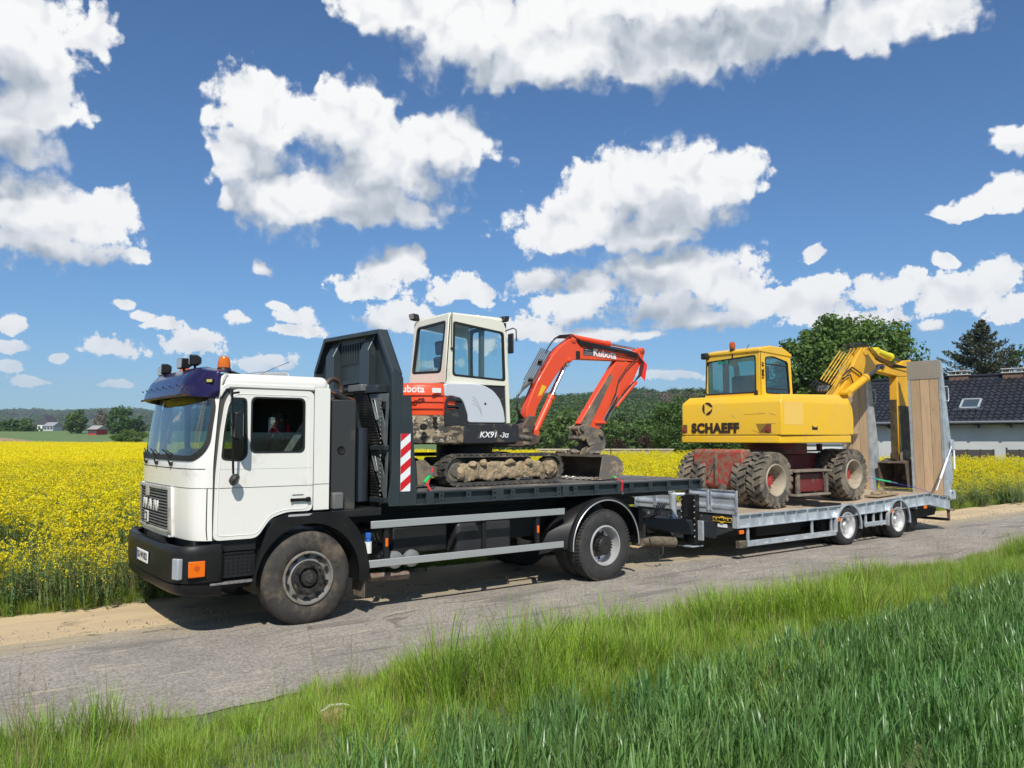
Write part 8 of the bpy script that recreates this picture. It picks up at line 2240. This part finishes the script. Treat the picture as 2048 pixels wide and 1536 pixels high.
# ================================================================== SMALL THINGS
def build_dog():
    import bmesh
    from mathutils import noise
    fur = mat('black_dog_fur', (.060, .050, .044), .7, col2=(.13, .10, .075), ns=30, bump=.004, bs=90)
    tan = mat('tan_dog_fur', (.48, .29, .15), .8, col2=(.34, .20, .11), ns=40)
    T = thing('dog', 'black and tan dog in a red harness looking out of the truck door window', 'dog', (0.0, 1.0, 1.60))
    bm = bmesh.new()
    def el(c, s, rot=(0, 0, 0)):
        r = bmesh.ops.create_icosphere(bm, subdivisions=3, radius=1.0)
        M_ = Matrix.Translation(c) @ Matrix.Rotation(rot[2], 4, 'Z') @ Matrix.Rotation(rot[1], 4, 'Y') @ Matrix.Rotation(rot[0], 4, 'X') @ Matrix.Diagonal((*s, 1))
        for v in r['verts']: v.co = M_ @ v.co
    # sitting, chest towards the near window: rump, belly, chest, neck
    el((.05, 1.16, 1.74), (.13, .17, .13)); el((.03, 1.08, 1.88), (.11, .13, .15)); el((.0, .98, 2.02), (.10, .11, .14)); el((0, .95, 2.17), (.085, .085, .12)); el((-.005, .93, 2.27), (.070, .075, .09))
    # head and muzzle turned to the camera
    el((-.005, .92, 2.380), (.078, .085, .072)); el((-.005, .925, 2.410), (.070, .07, .050)); el((-.012, .845, 2.345), (.040, .065, .034), (-.2, 0, 0)); el((-.014, .80, 2.340), (.030, .030, .027)); el((-.012, .85, 2.320), (.030, .05, .018))
    # front legs straight down, haunches
    for x in (-.07, .07):
        el((x, .90, 1.90), (.036, .040, .12)); el((x, .885, 1.74), (.026, .028, .11)); el((x, .865, 1.635), (.030, .045, .022))
    for x in (-.06, .16): el((x, 1.12, 1.70), (.06, .12, .08)); el((x, 1.00, 1.625), (.030, .08, .022))
    el((.1, 1.32, 1.66), (.02, .12, .02), (.3, 0, 0))
    off = OFF[T.name]
    for v in bm.verts: v.co -= off
    me = bpy.data.meshes.new('body'); bm.to_mesh(me); bm.free(); me.materials.append(fur)
    b = link_mesh('body', me, T); r = b.modifiers.new('remesh', 'REMESH'); r.mode = 'VOXEL'; r.voxel_size = .011; r.use_smooth_shade = True
    s = b.modifiers.new('smooth', 'SMOOTH'); s.iterations = 3
    for sx in (-1, 1):
        m = MB(); x = -.005+sx*.070; m.add([(x-.02*sx, .925, 2.440), (x+.012*sx, .915, 2.450), (x+.035*sx, .895, 2.390), (x+.010*sx, .880, 2.380), (x-.02*sx, .945, 2.435), (x+.012*sx, .94, 2.445), (x+.040*sx, .905, 2.390), (x+.010*sx, .895, 2.380)],
            [(0, 1, 2, 3), (7, 6, 5, 4), (0, 4, 5, 1), (1, 5, 6, 2), (2, 6, 7, 3), (3, 7, 4, 0)]); m.build('ear', fur, T, bevel=.006)
        m = MB(); m.ball((-.005+sx*.030, .848, 2.395), .009, 10, 7); m.build('eye', mat('dog_eye', (.02, .012, .008), .08), T)
        m = MB(); m.ball((-.005+sx*.028, .852, 2.420), .010, 8, 6, (1, .4, .7)); m.build('tan_brow', tan, T)
        m = MB(); m.ball((-.012+sx*.026, .812, 2.337), .023, 10, 7, (.7, 1.2, .8)); m.build('tan_muzzle', tan, T)
    m = MB(); m.ball((-.014, .770, 2.350), .014, 10, 7, (1, .7, .8)); m.build('nose', mat('dog_nose', (.01, .01, .01), .3), T)
    m = MB(); m.ball((-.010, .90, 2.215), .030, 10, 7, (.8, .5, 1.2)); m.build('tan_throat', tan, T)
    red = mat('red_harness', (.85, .03, .07), .5); wh = mat('reflective_piping', (.85, .80, .82), .4)
    Hn = thing_part('harness', T, (0, .9, 2.1))
    m = MB()
    for pts in ([(-.055, .90, 2.330), (-.095, .88, 2.250), (-.04, .858, 2.170), (.04, .855, 2.110)], [(.07, .93, 2.300), (.08, .88, 2.200), (.04, .855, 2.110)], [(-.095, .93, 2.250), (-.125, .95, 2.160), (-.115, .98, 2.06)], [(.04, .857, 2.130), (.10, .90, 2.120)]):
        for a, c in zip(pts, pts[1:]): m.bar(a, c, .052, .012, up=(0, -1, 0))
    m.build('harness_band', red, Hn, bevel=.003)
    m = MB(); m.tube([(-.055, .890, 2.330), (-.098, .868, 2.250), (-.04, .846, 2.170), (.02, .846, 2.125)], .0035, 5); m.box(.045, .085, .850, .856, 2.115, 2.135); m.build('piping', wh, Hn)
    m = MB(); m.cyl((.0, .845, 2.155), (.0, .838, 2.155), .014, n=12); m.build('buckle', CHROME, Hn)
    # the dog sits on a covered middle console
    MB().box(-.30, .17, .78, 1.45, 1.30, 1.61).build('middle_console', INT, TRUCK, bevel=.03)
    W = thing('weathered_board', 'grey weathered board leaning inside the truck door window beside the dog', 'board', (-.10, .32, 2.0))
    m = MB(); m.bar((-.22, .32, 1.86), (.10, .30, 2.36), .014, .075, up=(.8, 0, -.6)); m.build('board', mat('weathered_wood', (.34, .31, .28), .9, col2=(.22, .20, .18), ns=14), W, bevel=.003)
build_dog()

def strap(name, label, group, pts, w, m, sleeve=None, hooks=True, extra=None):
    T = thing(name, label, 'lashing strap', pts[0], group)
    b = MB()
    for a, c in zip(pts, pts[1:]): b.bar(a, c, w, .006)
    b.build('webbing', m, T)
    if sleeve:
        a, c = Vector(sleeve[0]), Vector(sleeve[1]); b = MB(); b.bar(a, c, .045, .03); b.build('ratchet_handle', mat(name+'_grip', sleeve[2], .4), T, bevel=.006)
        b = MB(); b.cyl(a-Vector((0, .03, 0)), a+Vector((0, .03, 0)), .022, n=10); b.bar(a, a+(a-c)*.45, .05, .02); b.build('ratchet', mat('strap_ratchet', (.30, .30, .30), .4, metal=.7), T)
    if hooks:
        b = MB(); p = Vector(pts[-1]); b.tube([p, p+Vector((.02, -.012, -.03)), p+Vector((.0, -.018, -.05)), p+Vector((-.02, -.012, -.03))], .007, 6); b.build('hook', mat('strap_hook', (.35, .34, .33), .4, metal=.7), T)
    return T
redw = mat('red_webbing', (.60, .02, .03), .6, dirt=(.40, .22, .16), dlo=.55, dhi=.7, ds=20)
bluw = mat('blue_webbing', (.03, .07, .42), .6, dirt=(.2, .18, .3), dlo=.56, dhi=.7, ds=20)
strap('ratchet_strap', 'red ratchet strap with green grip tying the dozer blade beside the striped plate', 'ratchet straps', [(1.95, .50, 1.72), (1.84, .34, 1.675), (1.74, .24, 1.60), (1.62, .10, 1.53), (1.63, .03, 1.455)], .03, redw, ((1.76, .26, 1.63), (1.62, .16, 1.55), (.02, .50, .12)))
strap('ratchet_strap', 'red ratchet strap with green grip between the bucket chain and the platform edge', 'ratchet straps', [(5.50, 1.0, 1.475), (5.38, .62, 1.485), (5.22, .36, 1.490), (5.05, .06, 1.465), (5.0, -.012, 1.45), (4.98, -.012, 1.32)], .035, redw, ((5.32, .52, 1.50), (5.25, .40, 1.50), (.02, .50, .15)))
strap('ratchet_strap', 'blue ratchet strap with green grip at the trailer tail beside the ramp', 'ratchet straps', [(12.9, .85, 1.30), (13.55, .80, 1.22), (14.1, .70, 1.13), (14.55, .40, 1.02), (14.60, .08, .93), (14.58, .0, .90)], .03, bluw, ((14.15, .68, 1.13), (13.72, .78, 1.20), (.02, .55, .25)))
def chain(name, label, pts, r, m):
    T = thing(name, label, 'chain', pts[0]); P = [Vector(p) for p in pts]; k = 0
    L = sum((b-a).length for a, b in zip(P, P[1:])); n = int(L/(r*3.4)); b = MB()
    for i in range(n):
        s = L*i/n; j = 0
        while s > (P[j+1]-P[j]).length: s -= (P[j+1]-P[j]).length; j += 1
        d = (P[j+1]-P[j]).normalized(); c = P[j]+d*s; u = Vector((0, 0, 1)) if i % 2 else d.cross(Vector((0, 0, 1)))
        ring = [c+d*(r*2.3*math.cos(t))+u*(r*1.2*math.sin(t)) for t in np.linspace(0, 2*math.pi, 9)]
        b.tube(ring, r*.42, 4, cap=False)
    o = b.build('links', m, T); tag(o, kind='stuff'); return T
chain('steel_chain', 'pale steel chain lying on the platform from the small excavator bucket to the red strap', [(4.35, .95, 1.53), (4.75, .72, 1.49), (5.10, .70, 1.475), (5.5, .98, 1.475)], .016, mat('bright_chain', (.55, .53, .50), .4, metal=.4))
def small_things():
    T = thing('wooden_chock', 'mud covered board and chock lying behind the rear wheel on the trailer deck', 'board', (13.2, .45, .86))
    m = MB(); m.box(12.75, 13.65, .22, .52, .862, .895); m.v = [(x, y, z+(x-12.75)*.03) for x, y, z in m.v]; m.build('board', MUD, T, bevel=.008)
    clay(T, 'mud_crust', [(12.9, .36, .92, .12, .08, .05), (13.15, .38, .96, .08, .06, .09), (13.4, .34, .93, .10, .06, .03)], 31, MUD, disp=.04)
    T = thing('steel_ramp_frame', 'flat black steel frame lying on the trailer deck between the excavator wheels', 'frame', (10.9, .28, .81))
    m = MB()
    for a, b in (((10.35, .12), (11.15, .12)), ((11.15, .12), (11.15, .42)), ((11.15, .42), (10.35, .42)), ((10.35, .42), (10.35, .12))): m.bar((*a, .815), (*b, .815), .05, .03)
    m.build('frame_bar', BLACKM, T)
    T = thing('field_stone', 'rounded reddish brown field stone with a pale rim half hidden in the verge grass', 'stone', (-1.57, -4.17, float(ground_z(-1.57, -4.17))))
    z = float(ground_z(-1.57, -4.17))
    clay(T, 'stone', [(-1.57, -4.17, z+.02, .10, .08, .06)], 41, mat('reddish_stone', (.26, .13, .08), .9, col2=(.34, .20, .13), ns=20), disp=.03)
    m = MB(); m.tube([(-1.65, -4.12, z+.060), (-1.58, -4.10, z+.082), (-1.50, -4.11, z+.078), (-1.44, -4.15, z+.058)], .010, 6, r_end=.006); m.build('pale_rim', mat('pale_rim', (.55, .52, .42), .8), T)
    T = thing('loose_rubble', 'x', 'rubble') if False else None
small_things()
